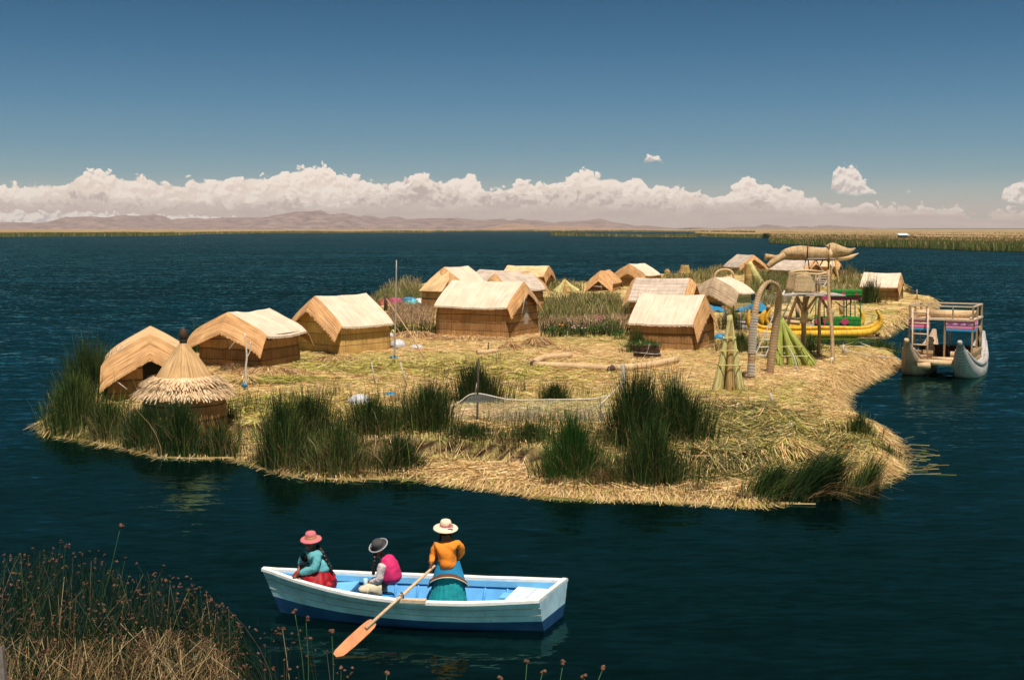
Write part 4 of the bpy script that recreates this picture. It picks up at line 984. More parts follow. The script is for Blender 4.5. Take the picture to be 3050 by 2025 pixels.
sheaf('reed_sheaf', 'green standing sheaf of three freshly cut reed bundles right of the arch', ay(*z6(893, 690), b2.y + .2), [b2 + Vector((-.08, 0, 0)), b2 + Vector((.62, -.1, 0)), b2 + Vector((1.35, .1, 0))], [M_sheafg], .09, .24, (.55, .75))
b3 = on(*z5(450, 640))
sheaf('reed_sheaf', 'dry leaning reed sheaf standing behind the grey-brown hooded hut', ay(*z5(425, 330), b3.y), [b3 + Vector((-.1, 0, 0)), b3 + Vector((1.2, 0, 0)), b3 + Vector((.3, .3, 0))], [M_sheafd, M_sheafy, M_sheafd], .30, .42, (.45,))
b4 = on(1690, 872)
sheaf('reed_sheaf', 'bright straw-yellow tent-like sheaf right of the golden-roofed back hut', ay(1683, 836, b4.y), [b4 + Vector((-.8, 0, 0)), b4 + Vector((0, -.1, 0)), b4 + Vector((.7, .1, 0))], [M_sheafy, M_sheafd, M_sheafy], .12, .45, (.35,))
b5 = gp(2037, 830, .5)
sheaf('reed_sheaf', 'upright dark brown reed bundle with ragged top at the water, behind the greyish roofs', ay(2040, 793, b5.y), [b5 + Vector((-.25, 0, 0)), b5 + Vector((.45, 0, 0))], [M_sheafd], .42, .45, (.5,))
b6 = gp(1987, 826, .5)
sheaf('reed_sheaf', 'short dry reed bundle beside the white sloped back roof', ay(1985, 806, b6.y), [b6 + Vector((0, 0, 0)), b6 + Vector((.4, 0, 0))], [M_sheafd], .25, .3, (.5,))

# the small lookout arch behind the greyish hut
p0 = gp(2125, 845, .5); mb = MB()
arc = smooth_path([p0, ay(2132, 815, p0.y), ay(2150, 804, p0.y), ay(2172, 805, p0.y), ay(2184, 818, p0.y), gp(2187, 845, .5)], 6)
mb.tube(arc, .12, 8); mb.single('reed_hoop', M_roll, 'low pale reed hoop rising behind the grey-brown hooded hut', 'arch', p0)

# watch tower
Yt = 53.6; pc = ay(*z6(1215, 372), Yt)
t_ = thing('watch_tower', 'wooden lookout tower with round reed parapet behind the arch', 'lookout tower', Vector((pc.x, pc.y, .5)))
zt = pc.z; hwx, hwy = 1.35, .95
fr_l, fr_r = on(*z6(1130, 1066)), on(*z6(1495, 1192))
legs = [(Vector((fr_l.x, fr_l.y, .3)), ay(*z6(1172, 380), 54.4), .11), (Vector((fr_r.x, fr_r.y, .3)), ay(*z6(1438, 100), 52.9), .085),
        (Vector((pc.x - .9, Yt + 2.2, .3)), ay(*z6(1085, 385), 54.8), .08), (Vector((pc.x + .95, Yt + 2.0, .3)), ay(*z6(1345, 385), 54.8), .08)]
for a_, b_, r_ in legs:
    mb = MB(); mb.tube(smooth_path([a_, a_.lerp(b_, .35) + Vector((.03, 0, 0)), a_.lerp(b_, .7) - Vector((.03, 0, 0)), b_], 4), lerps([r_, r_, r_ * .9, r_ * .8], 13), 8); mb.build('leg', M_wood, t_)
a_, b_, r_ = legs[1]; mb = MB(); mb.tube([a_ + (b_ - a_) * -.02, a_.lerp(b_, .115)], r_ * .95, 8); mb.build('white_foot', M_rope, t_)
def seg(x0, y0, x1, y1, Y0=53.9, Y1=53.9, r=.06, name='brace', m=M_wood):
    mb = MB(); mb.tube([ay(*z6(x0, y0), Y0), ay(*z6(x1, y1), Y1)], r, 7); mb.build(name, m, t_)
seg(1060, 420, 1150, 605); seg(1318, 388, 1165, 590, 53.2, 54.1); seg(1325, 388, 1462, 590, 53.2, 52.8); seg(1070, 400, 1150, 520, 54.6, 54.2, .05); seg(1210, 395, 1170, 560, 54.6, 54.2, .05)
for x, y, Y in ((1160, 620, 54.1), (1462, 600, 52.75)):
    mb = MB(); c = ay(*z6(x, y), Y); mb.lathe([(.10, .22), (.17, .12), (.16, 0), (.13, -.1), (.20, -.32), (.14, -.34)], c, 12, jit=.25); mb.build('rope_joint', M_roll, t_)
mb = MB(); n = 9
for i in range(n):
    x_ = pc.x - hwx + 2 * hwx * (i + .5) / n; mb.box((x_, Yt, zt - .03 + .006 * (i % 2)), (2 * hwx / n - .01, 2 * hwy, .05))
mb.build('platform', M_greywood, t_)
def panel(L, Y0, Y1, name):
    (x0, y0), (x1, y1), (x2, y2), (x3, y3) = L
    a_, b_, c_, d_ = ay(*z6(x0, y0), Y0), ay(*z6(x1, y1), Y1), ay(*z6(x2, y2), Y1), ay(*z6(x3, y3), Y0)
    mb = MB(); R_ = 9; rows = []
    for i in range(R_ + 1):
        k = i / R_; r_ = []
        for j in range(9):
            p_ = (a_.lerp(d_, k)).lerp(b_.lerp(c_, k), j / 8); out = -.06 * abs(math.sin(k * math.pi * 4)) - .10 * math.sin(j / 8 * math.pi)
            r_.append(p_ + Vector((0, out, 0)))
        rows.append(r_)
    uv = [[(j * .12, i * .11) for j in range(9)] for i in range(R_ + 1)]
    mb.grid(rows, uv); back = [[p_ + Vector((0, .09, 0)) for p_ in r_] for r_ in rows]; mb.grid(back, uv, flip=True)
    mb.grid([rows[0], back[0]]); mb.grid([rows[-1], back[-1]]); mb.grid([[r_[0] for r_ in rows], [r_[0] for r_ in back]]); mb.grid([[r_[-1] for r_ in rows], [r_[-1] for r_ in back]])
    mb.build(name, M_roll, t_)
panel([(985, 125), (1060, 118), (1030, 335), (940, 315)], 53.9, 54.5, 'parapet')
panel([(1060, 140), (1235, 140), (1225, 365), (1032, 362)], 52.7, 52.7, 'parapet')
panel([(1225, 150), (1262, 160), (1288, 362), (1222, 365)], 52.75, 53.0, 'parapet')
mb = MB(); mb.tube(smooth_path([ay(*z6(985, 125), 53.9), ay(*z6(1060, 108), 54.5), ay(*z6(1190, 100), 54.6), ay(*z6(1310, 112), 54.4), ay(*z6(1425, 128), 52.9)], 4), .055, 7); mb.build('top_rail', M_roll, t_)
mb = MB(); mb.tube(smooth_path([ay(*z6(1055, 142), 52.7), ay(*z6(1140, 134), 52.65), ay(*z6(1240, 142), 52.7), ay(*z6(1335, 145), 52.9), ay(*z6(1425, 128), 52.9)], 4), .05, 7); mb.build('top_rail', M_roll, t_)
for x0, y0, x1, y1 in ((1290, 130, 1300, 350), (1340, 150, 1330, 350)): seg(x0, y0, x1, y1, 54.3, 54.3, .045, 'rail_post')
# ladder up the tower
lb = on(*z6(620, 1145)); lt = ay(*z6(985, 335), 53.2)
def ladder(lb, lt, w, rungs, label, m=M_rope, r=.032, sidev=None):
    t_ = thing('ladder', label, 'ladder', lb); sv = (sidev or Vector((1, 0, 0))) * w / 2
    for s_ in (-1, 1):
        mb = MB(); mb.tube(smooth_path([lb + sv * s_, lb.lerp(lt, .4) + sv * s_ * .97 + Vector((.02, 0, 0)), lt + sv * s_ * .9], 4), r, 6); mb.build('side_rail', m, t_)
    for i in range(rungs):
        k = (i + .7) / (rungs + .3); c_ = lb.lerp(lt, k); mb = MB(); mb.tube([c_ - sv * 1.25, c_ + sv * 1.25 + Vector((0, 0, random.uniform(-.03, .03)))], r * .9, 6); mb.build('rung', m, t_)
ladder(lb, lt, .46, 9, 'weathered white ladder leaning up to the lookout tower')
lb2 = ay(*z6(1310, 300), 56.0); ladder(Vector((lb2.x, 56.0, lb2.z)), ay(*z6(1400, 150), 58.5), .5, 5, 'short grey ladder piece standing up behind the lookout tower parapet', M_greywood)

# reed rolls on the ground
def roll(name, pts, r, label, m=M_roll):
    P_ = [on(*p_) + Vector((0, 0, r * .85)) for p_ in pts]; pp = smooth_path(P_, 6); mb = MB(); mb.tube(pp, r, 12); t = (pp[0] - pp[1]).normalized()
    o = mb.single(name, [m], label, 'reed roll', P_[0] - Vector((0, 0, r)), 'reed rolls lying on the ground'); return o
roll('reed_roll', [(1588, 1090), (1625, 1074), (1700, 1068)], .15, 'shorter pale reed roll pointing back, at the left end of the row of rolls')
roll('reed_roll', [(1592, 1096), (1700, 1101), (1820, 1108)], .15, 'long straight reed roll in the middle, parallel to the shore')
roll('reed_roll', [(1824, 1108), (1920, 1100), (2014, 1082)], .16, 'reed roll curving up to the right towards the yellow sheaf')
roll('reed_roll', [(1420, 1057), (1450, 1056), (1480, 1052)], .12, 'small reed roll near the straw heap before the large front-centre hut')
for px, py, lab in ((1591, 1093, 'dark ragged reed stuffing at the joined left ends of two rolls'), (1821, 1108, 'dark ragged reed knot where two rolls meet')):
    c = on(px, py); mb = MB(); mb.lathe([(0, -.15), (.15, -.1), (.17, 0), (.14, .1), (0, .14)], c + Vector((0, 0, .13)), 12, jit=.5); mb.single('reed_knot', M_brown, lab, 'reed knot', c)

# dark basket with green reeds
c = on(*zm(1700, 740, 3.9367)(895, 1270)); t_ = thing('reed_basket', 'dark brown basket piled with green reeds, by the broad cream-roofed hut', 'basket', c)
mb = MB(); mb.lathe([(.62, -.05), (.60, .1), (.55, .35), (.52, .60), (.47, .60), (.40, .45), (0, .42)], c, 26, jit=.12); mb.build('body', M_brown, t_)
mb = MB(); mb.tube([c + Vector((.60 * math.cos(a_), .60 * math.sin(a_), .20 + .03 * math.sin(2 * a_))) for a_ in np.linspace(0, 2 * math.pi, 25)], .014, 5, cap=False)
mb.tube([c + Vector((-.25, -.6, .0)), c + Vector((-.05, -.56, .3)), c + Vector((.05, -.5, .62))], .014, 5); mb.build('cord', M_rope, t_)
bb = Blades(); n = 420; P_ = np.tile(np.array(c) + np.array([-.1, -.05, .60]), (n, 1)); P_[:, :2] += rng.normal(0, .27, (n, 2)); bb.add(P_, rng.uniform(.05, .2, n), rng.normal(0, .38, (n, 2)), 1.2, .03, 3, .05)
o = bb.build('green_reeds', M_reedb, tuple(c)); o.parent = t_; o.location = (0, 0, 0)

# fish-shaped lookout on stilts
Yf = 126.0
t_ = thing('fish_sculpture', 'fish-shaped reed lookout with open jaws on wooden stilts at the back', 'sculpture', gp(*z5(1250, 560), .5))
f5 = lambda x, y, d=0: ay(*z5(x, y), Yf + d)
kf = Yf / F / 3.9367
mb = MB(); pts = smooth_path([f5(800, 265), f5(860, 225), f5(950, 210), f5(1060, 205), f5(1180, 212), f5(1300, 215), f5(1400, 215)], 5)
mb.tube(pts, lerps([28 * kf, 55 * kf, 75 * kf, 80 * kf, 72 * kf, 66 * kf, 80 * kf], len(pts)), 16, ridg=.06); mb.build('body', M_fish, t_)
mb = MB(); pts = smooth_path([f5(1380, 195), f5(1420, 175), f5(1500, 185), f5(1600, 190), f5(1685, 155)], 5); mb.tube(pts, lerps([82 * kf, 84 * kf, 62 * kf, 38 * kf, 5 * kf], len(pts)), 14, ridg=.05); mb.build('upper_jaw', M_fish, t_)
mb = MB(); pts = smooth_path([f5(1390, 262), f5(1500, 270), f5(1620, 258), f5(1720, 215)], 5); mb.tube(pts, lerps([32 * kf, 34 * kf, 26 * kf, 4 * kf], len(pts)), 12, ridg=.05); mb.build('lower_jaw', M_roofgold, t_)
mb = MB(); pts = smooth_path([f5(860, 235), f5(760, 262), f5(690, 258), f5(622, 255)], 5); mb.tube(pts, lerps([30 * kf, 26 * kf, 30 * kf, 36 * kf], len(pts)), 10, ridg=.15); mb.build('tail_fin', M_fish, t_)
mb = MB(); pts = smooth_path([f5(850, 245, -.5), f5(790, 270, -.6), f5(710, 325, -.8), f5(655, 375, -.9)], 5); mb.tube(pts, lerps([40 * kf, 38 * kf, 36 * kf, 24 * kf], len(pts)), 10, ridg=.15); mb.build('tail_fin', M_fish, t_)
mb = MB(); mb.tube([f5(1385, 160, -1.4), f5(1395, 220, -1.8), f5(1375, 290, -1.7)], [8 * kf, 26 * kf, 5 * kf], 8); mb.build('side_fin', M_roofgold, t_)
for x0, y0, x1, y1, r_, m, d in ((1128, 105, 1118, 280, 8, M_darkwood, -1.5), (1380, 110, 1372, 290, 7, M_darkwood, -1.5)): 
    mb = MB(); mb.tube([f5(x0, y0, d), f5(x1, y1, d)], r_ * kf, 6); mb.build('post', m, t_)
mb = MB(); mb.box(f5(1240, 275), (330 * kf, 2.6, 10 * kf)); mb.build('platform', M_greywood, t_)
for x0, y0, x1, y1, d0, d1, m in ((1105, 275, 1070, 470, -1, -2, M_wood), (1215, 285, 1310, 440, -1, -1.2, M_greywood), (1225, 285, 1140, 410, -1, -1.2, M_greywood), (1310, 285, 1240, 410, 1, 1, M_darkwood), (1130, 285, 1150, 470, 1.2, 1.5, M_wood), (1420, 300, 1390, 540, -1.2, -1.4, M_greywood), (1350, 290, 1470, 500, 1, 1.2, M_darkwood)):
    mb = MB(); mb.tube([f5(x0, y0, d0), f5(x1, y1, d1)], 7 * kf, 6); mb.build('stilt', m, t_)
for x0, y0, x1, y1 in ((1370, 285, 1380, 560), (1450, 300, 1490, 575)):
    mb = MB(); a_ = f5(x0, y0, -1); b_ = f5(x1, y1, -1.4); mb.tube([a_, a_.lerp(b_, .7), a_.lerp(b_, .85), b_], [14 * kf, 13 * kf, 15 * kf, 26 * kf], 8); mb.build('reed_stilt', M_sheafd, t_)
c = gp(*z5(1580, 500), .5); mb = MB(); mb.tube([c + Vector((-1.0, 0, .5)), c + Vector((1.0, .3, .35))], .42, 14); mb.single('rusty_drum', M_rust, 'rusty brown drum lying right of the fish-shaped lookout', 'drum', c)

# ------------------------------------------------------------------ reed boats
# yellow double boat with green cabin
Yn = 70.2
t_ = thing('yellow_reed_boat', 'yellow double-hulled reed boat with green painted cabin in the inlet', 'boat', gp(*z5(1400, 1195), 0))
y5 = lambda x, y, d=0.0: ay(*z5(x, y), Yn + d)
ky = Yn / F / 3.9367
def hullset(pl, rl, pu, ru, m, nm='hull'):
    p_ = smooth_path(pl, 7); mb = MB(); mb.tube(p_, lerps(rl, len(p_)), 12); mb.build(nm, m, t_)
    p_ = smooth_path(pu, 7); mb = MB(); mb.tube(p_, lerps(ru, len(p_)), 10); mb.build('gunwale_roll', m, t_)
hullset([y5(445, 880), y5(430, 970), y5(470, 1090), y5(600, 1150), y5(900, 1165), y5(1200, 1160), y5(1500, 1158), y5(1750, 1150), y5(1880, 1125), y5(1965, 1060), y5(1985, 980), y5(1935, 880)],
        [v * ky for v in (10, 30, 42, 44, 44, 44, 44, 44, 40, 34, 26, 10)],
        [y5(500, 930, .1), y5(500, 1000, .1), y5(560, 1070, .1), y5(700, 1090, .1), y5(1000, 1092, .1), y5(1400, 1088, .1), y5(1750, 1092, .1), y5(1880, 1068, .1), y5(1950, 1010, .1), y5(1960, 940, .1), y5(1925, 885, .1)],
        [v * ky for v in (8, 18, 24, 25, 25, 25, 25, 24, 22, 16, 8)], M_yellow)
hullset([y5(680, 850, 2.4), y5(600, 940, 2.4), y5(600, 1030, 2.4), y5(700, 1105, 2.4), y5(1000, 1120, 2.4), y5(1500, 1115, 2.4), y5(1680, 1090, 2.4), y5(1760, 1020, 2.4), y5(1765, 930, 2.4), y5(1715, 845, 2.4)],
        [v * ky for v in (14, 36, 40, 42, 42, 42, 40, 32, 24, 10)],
        [y5(690, 870, 2.1), y5(650, 950, 2.1), y5(650, 1020, 2.1), y5(740, 1060, 2.1), y5(1300, 1062, 2.1), y5(1650, 1055, 2.1), y5(1720, 1000, 2.1), y5(1725, 920, 2.1)], [v * ky for v in (10, 22, 24, 24, 24, 24, 18, 8)], M_yellow)
mb = MB(); c = y5(665, 845, 2.3)
mb.lathe([(0, -.12), (.12, -.1), (.14, 0), (.09, .12), (0, .16)], c, 10, jit=.3); mb.tube([c + Vector((-.05, 0, .08)), c + Vector((-.12, 0, .24))], [.05, .01], 6); mb.tube([c + Vector((.08, 0, .08)), c + Vector((.12, 0, .22))], [.05, .01], 6); mb.build('prow_head', M_fish, t_)
mb = MB(); mb.tube([y5(1915, 880), y5(1950, 872), y5(1998, 893)], .02, 5); mb.build('prow_cord', M_darkwood, t_)
def g5(x, y, d): return y5(x, y, d)
def slab(x0, x1, y0, y1, d, th, m, name, bulge=.05, nrow=6):
    mb = MB(); rows = []; uv = []
    for i in range(nrow + 1):
        k = i / nrow; rows.append([g5(x0 + (x1 - x0) * j / 6, y0 + (y1 - y0) * k, d) + Vector((0, -bulge * abs(math.sin(k * math.pi * nrow / 2)), 0)) for j in range(7)]); uv.append([(j * .4, k * .6) for j in range(7)])
    mb.grid(rows, uv); bk = [[p_ + Vector((0, th, 0)) for p_ in r_] for r_ in rows]; mb.grid(bk, uv, flip=True)
    mb.grid([rows[0], bk[0]]); mb.grid([rows[-1], bk[-1]]); mb.grid([[r_[0] for r_ in rows], [r_[0] for r_ in bk]]); mb.grid([[r_[-1] for r_ in rows], [r_[-1] for r_ in bk]])
    return mb.build(name, m, t_)
slab(1405, 1750, 960, 1070, .6, .08, M_green, 'cabin_wall'); slab(1205, 1270, 940, 1060, .6, .08, M_green, 'cabin_wall'); slab(1300, 1405, 965, 1055, .6, .08, M_green, 'cabin_wall'); slab(1205, 1750, 955, 1060, 2.2, .06, M_green, 'cabin_wall')
slab(1372, 1757, 636, 726, .35, .10, M_green, 'roof_band', .07, 4); slab(1372, 1757, 640, 720, 2.4, .08, M_green, 'roof_band', .05, 4); slab(1300, 1755, 716, 764, .45, .12, M_diamond, 'red_fringe', .02, 3)
mb = MB(); a_, b_ = g5(1330, 735, .5), g5(1757, 735, .5); mb.box((a_ + b_) / 2 + Vector((0, .95, 0)), (b_.x - a_.x, 2.0, .06)); mb.build('cabin_roof', M_darkwood, t_)
M_gpole = paint('green_pole_paint', (.012, .15, .03), .5, .3, 12, .1)
for x, d in ((1220, .6), (1270, 1.2), (1318, .6), (1400, .6), (1550, .6), (1580, 2.2), (1626, 2.2), (1680, 2.2), (1742, .6)):
    mb = MB(); mb.tube([g5(x, 760, d), g5(x, 965, d)], 6.5 * ky, 6); mb.build('post', M_gpole, t_)
for x0, y0, x1, y1, d in ((1450, 780, 1540, 850, .6), (1640, 780, 1560, 850, .6), (1250, 720, 1150, 920, .3)):
    mb = MB(); mb.tube([g5(x0, y0, d), g5(x1, y1, d)], 6 * ky, 6); mb.build('brace', M_gpole, t_)
def diamond(cx_, cy_, rx, ry, d, m, name='woven_patch'):
    mb = MB(); p_ = [g5(cx_, cy_ - ry, d), g5(cx_ + rx, cy_, d), g5(cx_, cy_ + ry, d), g5(cx_ - rx, cy_, d)]; q = [v + Vector((0, .03, 0)) for v in p_]
    mb.add(p_ + q, [(0, 1, 2, 3), (7, 6, 5, 4), (0, 4, 5, 1), (1, 5, 6, 2), (2, 6, 7, 3), (3, 7, 4, 0)], [(0, 1), (1, 1), (1, 0), (0, 0)] * 2, 0, False); mb.build(name, m, t_)
diamond(1560, 1018, 58, 46, .5, M_diamond); diamond(1225, 1010, 18, 42, .5, M_pink); diamond(1325, 1015, 18, 52, .5, M_diamond)
for x in (1415, 1545): diamond(x, 684, 26, 26, .22, M_diamond)
diamond(1700, 695, 26, 18, .22, M_red)
mb = MB(); a_, b_ = g5(1100, 1062, .9), g5(1760, 1062, .9); mb.box((a_ + b_) / 2 + Vector((0, .6, 0)), (b_.x - a_.x, 1.6, .05)); mb.build('deck', M_greywood, t_)
c = y5(1000, 1025, 1.2); mb = MB(); mb.tube([y5(860, 1015, 1.0), y5(1030, 1030, 1.0)], .13, 10); mb.tube([y5(1050, 1030, 1.1), y5(1205, 1030, 1.1)], .07, 8); mb.build('deck_roll', M_roll, t_)
# grey boat to the left of it
t_ = thing('grey_reed_boat', 'weathered grey reed boat with curled prow, left of the arch', 'boat', gp(*z5(300, 1125), 0))
g_ = lambda x, y, d=0.0: ay(*z5(x, y), 73.0 + d)
for pl, rl, nm in (([g_(205, 880), g_(175, 910), g_(172, 980), g_(235, 1065), g_(330, 1085), g_(450, 1095), g_(520, 1100)], [12, 30, 38, 40, 40, 38, 30], 'hull'), ([g_(222, 890, .3), g_(220, 950, .3), g_(270, 1010, .3), g_(360, 1025, .3), g_(470, 1030, .3)], [8, 16, 17, 17, 14], 'gunwale_roll')):
    p_ = smooth_path(pl, 6); mb = MB(); mb.tube(p_, lerps([v * ky for v in rl], len(p_)), 11); mb.build(nm, M_greyboat, t_)
mb = MB(); c = g_(205, 850)
for i in range(240):
    d = Vector((random.gauss(0, .25), random.gauss(0, .2), random.uniform(-.5, .15))); p_ = c + Vector((random.gauss(0, .18), random.gauss(0, .15), random.uniform(-.05, .12))); mb.add([p_, p_ + Vector((.03, 0, 0)), p_ + d * .9], [(0, 1, 2)], [(i * .3, 0), (i * .3 + .1, 0), (i * .3, .5)], 0, False)
mb.build('prow_tuft', M_sheafd, t_)

# grey double-hulled boat on the right
Obow = ay(*z7(770, 640), 50.2); ang = R(61)
e_ = Vector((math.cos(ang), math.sin(ang), 0)); f_ = Vector((math.sin(ang), -math.cos(ang), 0))
base = Vector((Obow.x, Obow.y, 0))
t_ = thing('grey_catamaran', 'grey double-hulled reed boat with two-storey cabin moored at the right', 'boat', base)
def C(s_, w_, z): return base + e_ * s_ + f_ * w_ + Vector((0, 0, z))
LH = 6.0
def hull_cat(w0, mat, flip):
    n = 26; pts = []; rad = []
    for i in range(n + 1):
        k = i / n; q = abs(2 * k - 1); pts.append(C(LH * k - .2 * (1 - k) , w0, .14 + 1.44 * q ** 2.6)); rad.append(.57 * (1 - .83 * q ** 2.3))
    mb = MB(); n2 = 16; rows = []; uv = []; L = 0
    for i, (p_, r_) in enumerate(zip(pts, rad)):
        tt = (pts[min(i + 1, n)] - pts[max(i - 1, 0)]).normalized(); side = f_; up = side.cross(tt).normalized() * -1
        if up.z < 0 and abs(up.z) > .2: up = -up
        if i: L += (p_ - pts[i - 1]).length
        lob = lambda a_: 1 + .07 * abs(math.sin(a_ * 2.0))
        rows.append([p_ + (side * math.cos(2 * math.pi * j / n2) * 1.0 + up * math.sin(2 * math.pi * j / n2) * .9) * r_ * lob(2 * math.pi * j / n2) for j in range(n2)]); uv.append([(j / n2 * 3, L) for j in range(n2)])
    mb.grid(rows, uv, True); b_ = len(mb.v) - (n + 1) * n2; mb.f.append(tuple(range(b_, b_ + n2))); mb.m.append(0); mb.sm.append(False); b_ = len(mb.v) - n2; mb.f.append(tuple(range(b_, b_ + n2))); mb.m.append(0); mb.sm.append(False)
    h = mb.build('hull', mat, t_)
    for s_ in (-1, 1):
        p2 = [pts[i] + f_ * s_ * rad[i] * .80 + Vector((0, 0, rad[i] * .62)) for i in range(2, n - 1)]
        mb = MB(); mb.tube(p2, lerps([.05, .11, .13, .13, .11, .05], len(p2)), 9); mb.build('gunwale_roll', mat, t_)
    mb = MB(); mb.tube([pts[0] + Vector((0, 0, -.08)) + e_ * .05, pts[0] + Vector((0, 0, .07)) - e_ * .02], [rad[0] * 1.15, rad[0] * .9], 10); mb.build('prow_cap', M_roll if flip else M_greyboat, t_)
hull_cat(-1.12, M_tanboat, True); hull_cat(.98, M_greyboat, False)
def cbox(s0, s1, w0, w1, z0, z1, m, nm):
    c_ = C((s0 + s1) / 2, (w0 + w1) / 2, (z0 + z1) / 2); mb = MB(); M_ = Matrix((f_, e_, Vector((0, 0, 1)))).transposed(); mb.box(c_, (abs(w1 - w0), abs(s1 - s0), abs(z1 - z0)), M_)
    return mb.build(nm, m, t_)
cbox(.9, 4.6, -.95, .95, .50, .56, M_palewood, 'deck')
c0, c1, wl_, wr_ = 1.5, 3.9, -1.35, 1.2; zp = 2.42
cbox(c0 - .1, c1 + .1, wl_ - .05, wr_ + .05, zp - .07, zp, M_palewood, 'upper_deck')
for s_ in (c0, (c0 + c1) / 2, c1):
    for w_ in (wl_, wr_):
        mb = MB(); mb.beam(C(s_, w_, .5), C(s_, w_, zp + .52), .07, .07, up=e_); mb.build('post', M_wood, t_)
mb = MB(); mb.beam(C(c0, .1, .5), C(c0, .1, zp), .07, .07, up=e_); mb.build('post', M_wood, t_)
mb = MB(); mb.beam(C(c1, -.1, .5), C(c1, -.1, zp), .07, .07, up=e_); mb.build('post', M_wood, t_)
for w_ in (wl_ + .7, .4):
    mb = MB(); mb.beam(C(c0, w_, zp), C(c0, w_, zp + .5), .06, .06, up=e_); mb.build('rail_post', M_wood, t_)
mb = MB(); rp = [(c0, wl_), (c0, wr_), (c1, wr_), (c1, wl_)]
for (a0, a1), (b0, b1) in zip(rp, rp[1:] + rp[:1]): mb.beam(C(a0, a1, zp + .52), C(b0, b1, zp + .52 + .002), .06, .06)
mb.build('railing', M_palewood, t_)
def cloth(s0, w0, s1, w1, nm='textile_band'):
    a_, b_ = C(s0, w0, zp - .04), C(s1, w1, zp - .04); mb = MB(); nn = (b_ - a_).normalized().cross(Vector((0, 0, 1))) * .06
    rows = [[a_.lerp(b_, j / 10) - Vector((0, 0, .46 * i / 4)) + nn * (1 + .4 * math.sin(j * 1.9 + i)) for j in range(11)] for i in range(5)]; uv = [[(j * .1, .46 * (1 - i / 4)) for j in range(11)] for i in range(5)]
    mb.grid(rows, uv); mb.grid([[p_ - nn * .3 for p_ in r_] for r_ in rows], uv, flip=True); mb.build(nm, M_textile, t_)
cloth(c0, wl_, c0, wl_ + .85); cloth(c0, .15, c0, wr_); cloth(c0, wr_, c0 + .9, wr_)
for a_, b_, r_ in (((c0 + .5, wl_ + .75), (c0 + .9, wr_ - .25), .15), ((c0 + .35, wl_ + .15), (c0 + 1.3, wl_ + .5), .15), ((c0 + 1.4, wl_ + .6), (c0 + 1.7, wr_ - .1), .14)):
    mb = MB(); mb.tube([C(*a_, zp + r_), C(*b_, zp + r_)], r_, 12); mb.build('reed_roll', M_roll, t_)
def lat(a_, b_, w_, n, nm='ladder'):
    mb = MB(); d = f_ * w_ / 2
    for s_ in (-1, 1): mb.tube([a_ + d * s_, b_ + d * s_], .035, 6)
    for i in range(n): p_ = a_.lerp(b_, (i + .8) / (n + .2)); mb.tube([p_ - d, p_ + d], .028, 6)
    mb.build(nm, M_palewood, t_)
lat(C(c0 - .45, wl_ + .55, .5), C(c0 - .12, wl_ + .45, zp + .42), .62, 5)
mb = MB(); mb.tube([C(.75, -.95, .62), C(.75, .75, .62)], .13, 12); mb.build('bench_roll', M_roll, t_)
mb = MB(); mb.tube([C(1.15, -.3, .72), C(1.15, .8, .72)], .12, 12); mb.build('bench_roll', M_roll, t_)
mb = MB(); mb.tube([C(.1, -.72, .52), C(.3, -.25, .55)], [.12, .15], 10); mb.build('reed_bumper', M_roll, t_)
def mat_wall(s0, w0, s1, w1, z0, z1, m, nm):
    a_, b_ = C(s0, w0, 0), C(s1, w1, 0); mb = MB(); n_ = (b_ - a_).normalized().cross(Vector((0, 0, 1))) * .06
    rows = [[a_.lerp(b_, j / 8) + Vector((0, 0, z0 + (z1 - z0) * i / 6)) + n_ * abs(math.sin(i / 6 * math.pi * 2)) for j in range(9)] for i in range(7)]; uv = [[(j * .2, (z1 - z0) * i / 6) for j in range(9)] for i in range(7)]
    mb.grid(rows, uv); bk = [[p_ - n_.normalized() * .08 for p_ in r_] for r_ in rows]; mb.grid(bk, uv, flip=True); mb.grid([rows[-1], bk[-1]]); mb.build(nm, m, t_)
mat_wall(c0, .35, c0, wr_, .5, 1.05, M_roll, 'cabin_mat'); mat_wall(c0, wl_, c0, -.35, .5, 1.05, M_bundle, 'cabin_mat'); mat_wall(c0, wr_, c1, wr_, .5, 1.15, M_bundle, 'cabin_mat'); mat_wall(c1, wl_, c1, wr_, .5, 1.1, M_brown, 'cabin_mat'); mat_wall(c1 - .8, wr_, c1, wr_, 1.1, 2.0, M_bundle, 'side_screen')
mb = MB(); c = C(.9, .95, .78); mb.lathe([(0, -.25), (.25, -.18), (.32, 0), (.25, .16), (.1, .2), (0, .2)], c, 12, jit=.5); mb.build('reed_bundle', M_sheafd, t_)
mb = MB(); c = C(3.0, -.75, 1.0); mb.lathe([(0, -.45), (.22, -.4), (.2, 0), (.12, .25), (.16, .36), (.1, .5), (0, .52)], c, 12, jit=.35); mb.build('reed_figure', M_roofgold, t_)
# mooring rope and stake
st_ = on(*z6(1612, 1080)); mb = MB(); mb.tube([st_ - Vector((0, 0, .1)), st_ + Vector((0, 0, .45))], .05, 7); mb.tube([st_ + Vector((.1, 0, -.1)), st_ + Vector((.12, 0, .3))], .04, 7)
mb.single('mooring_stake', M_greywood, 'short pale mooring stake on the narrow spit by the inlet', 'stake', st_)
mb = MB(); q_ = C(.3, -1.35, .75); mb.tube(smooth_path([st_ + Vector((0, 0, .2)), st_.lerp(q_, .5) + Vector((0, 0, .05)), q_], 8), .018, 5); mb.single('mooring_rope', M_rope, 'thin rope from the mooring stake to the grey double-hulled boat', 'rope', st_)

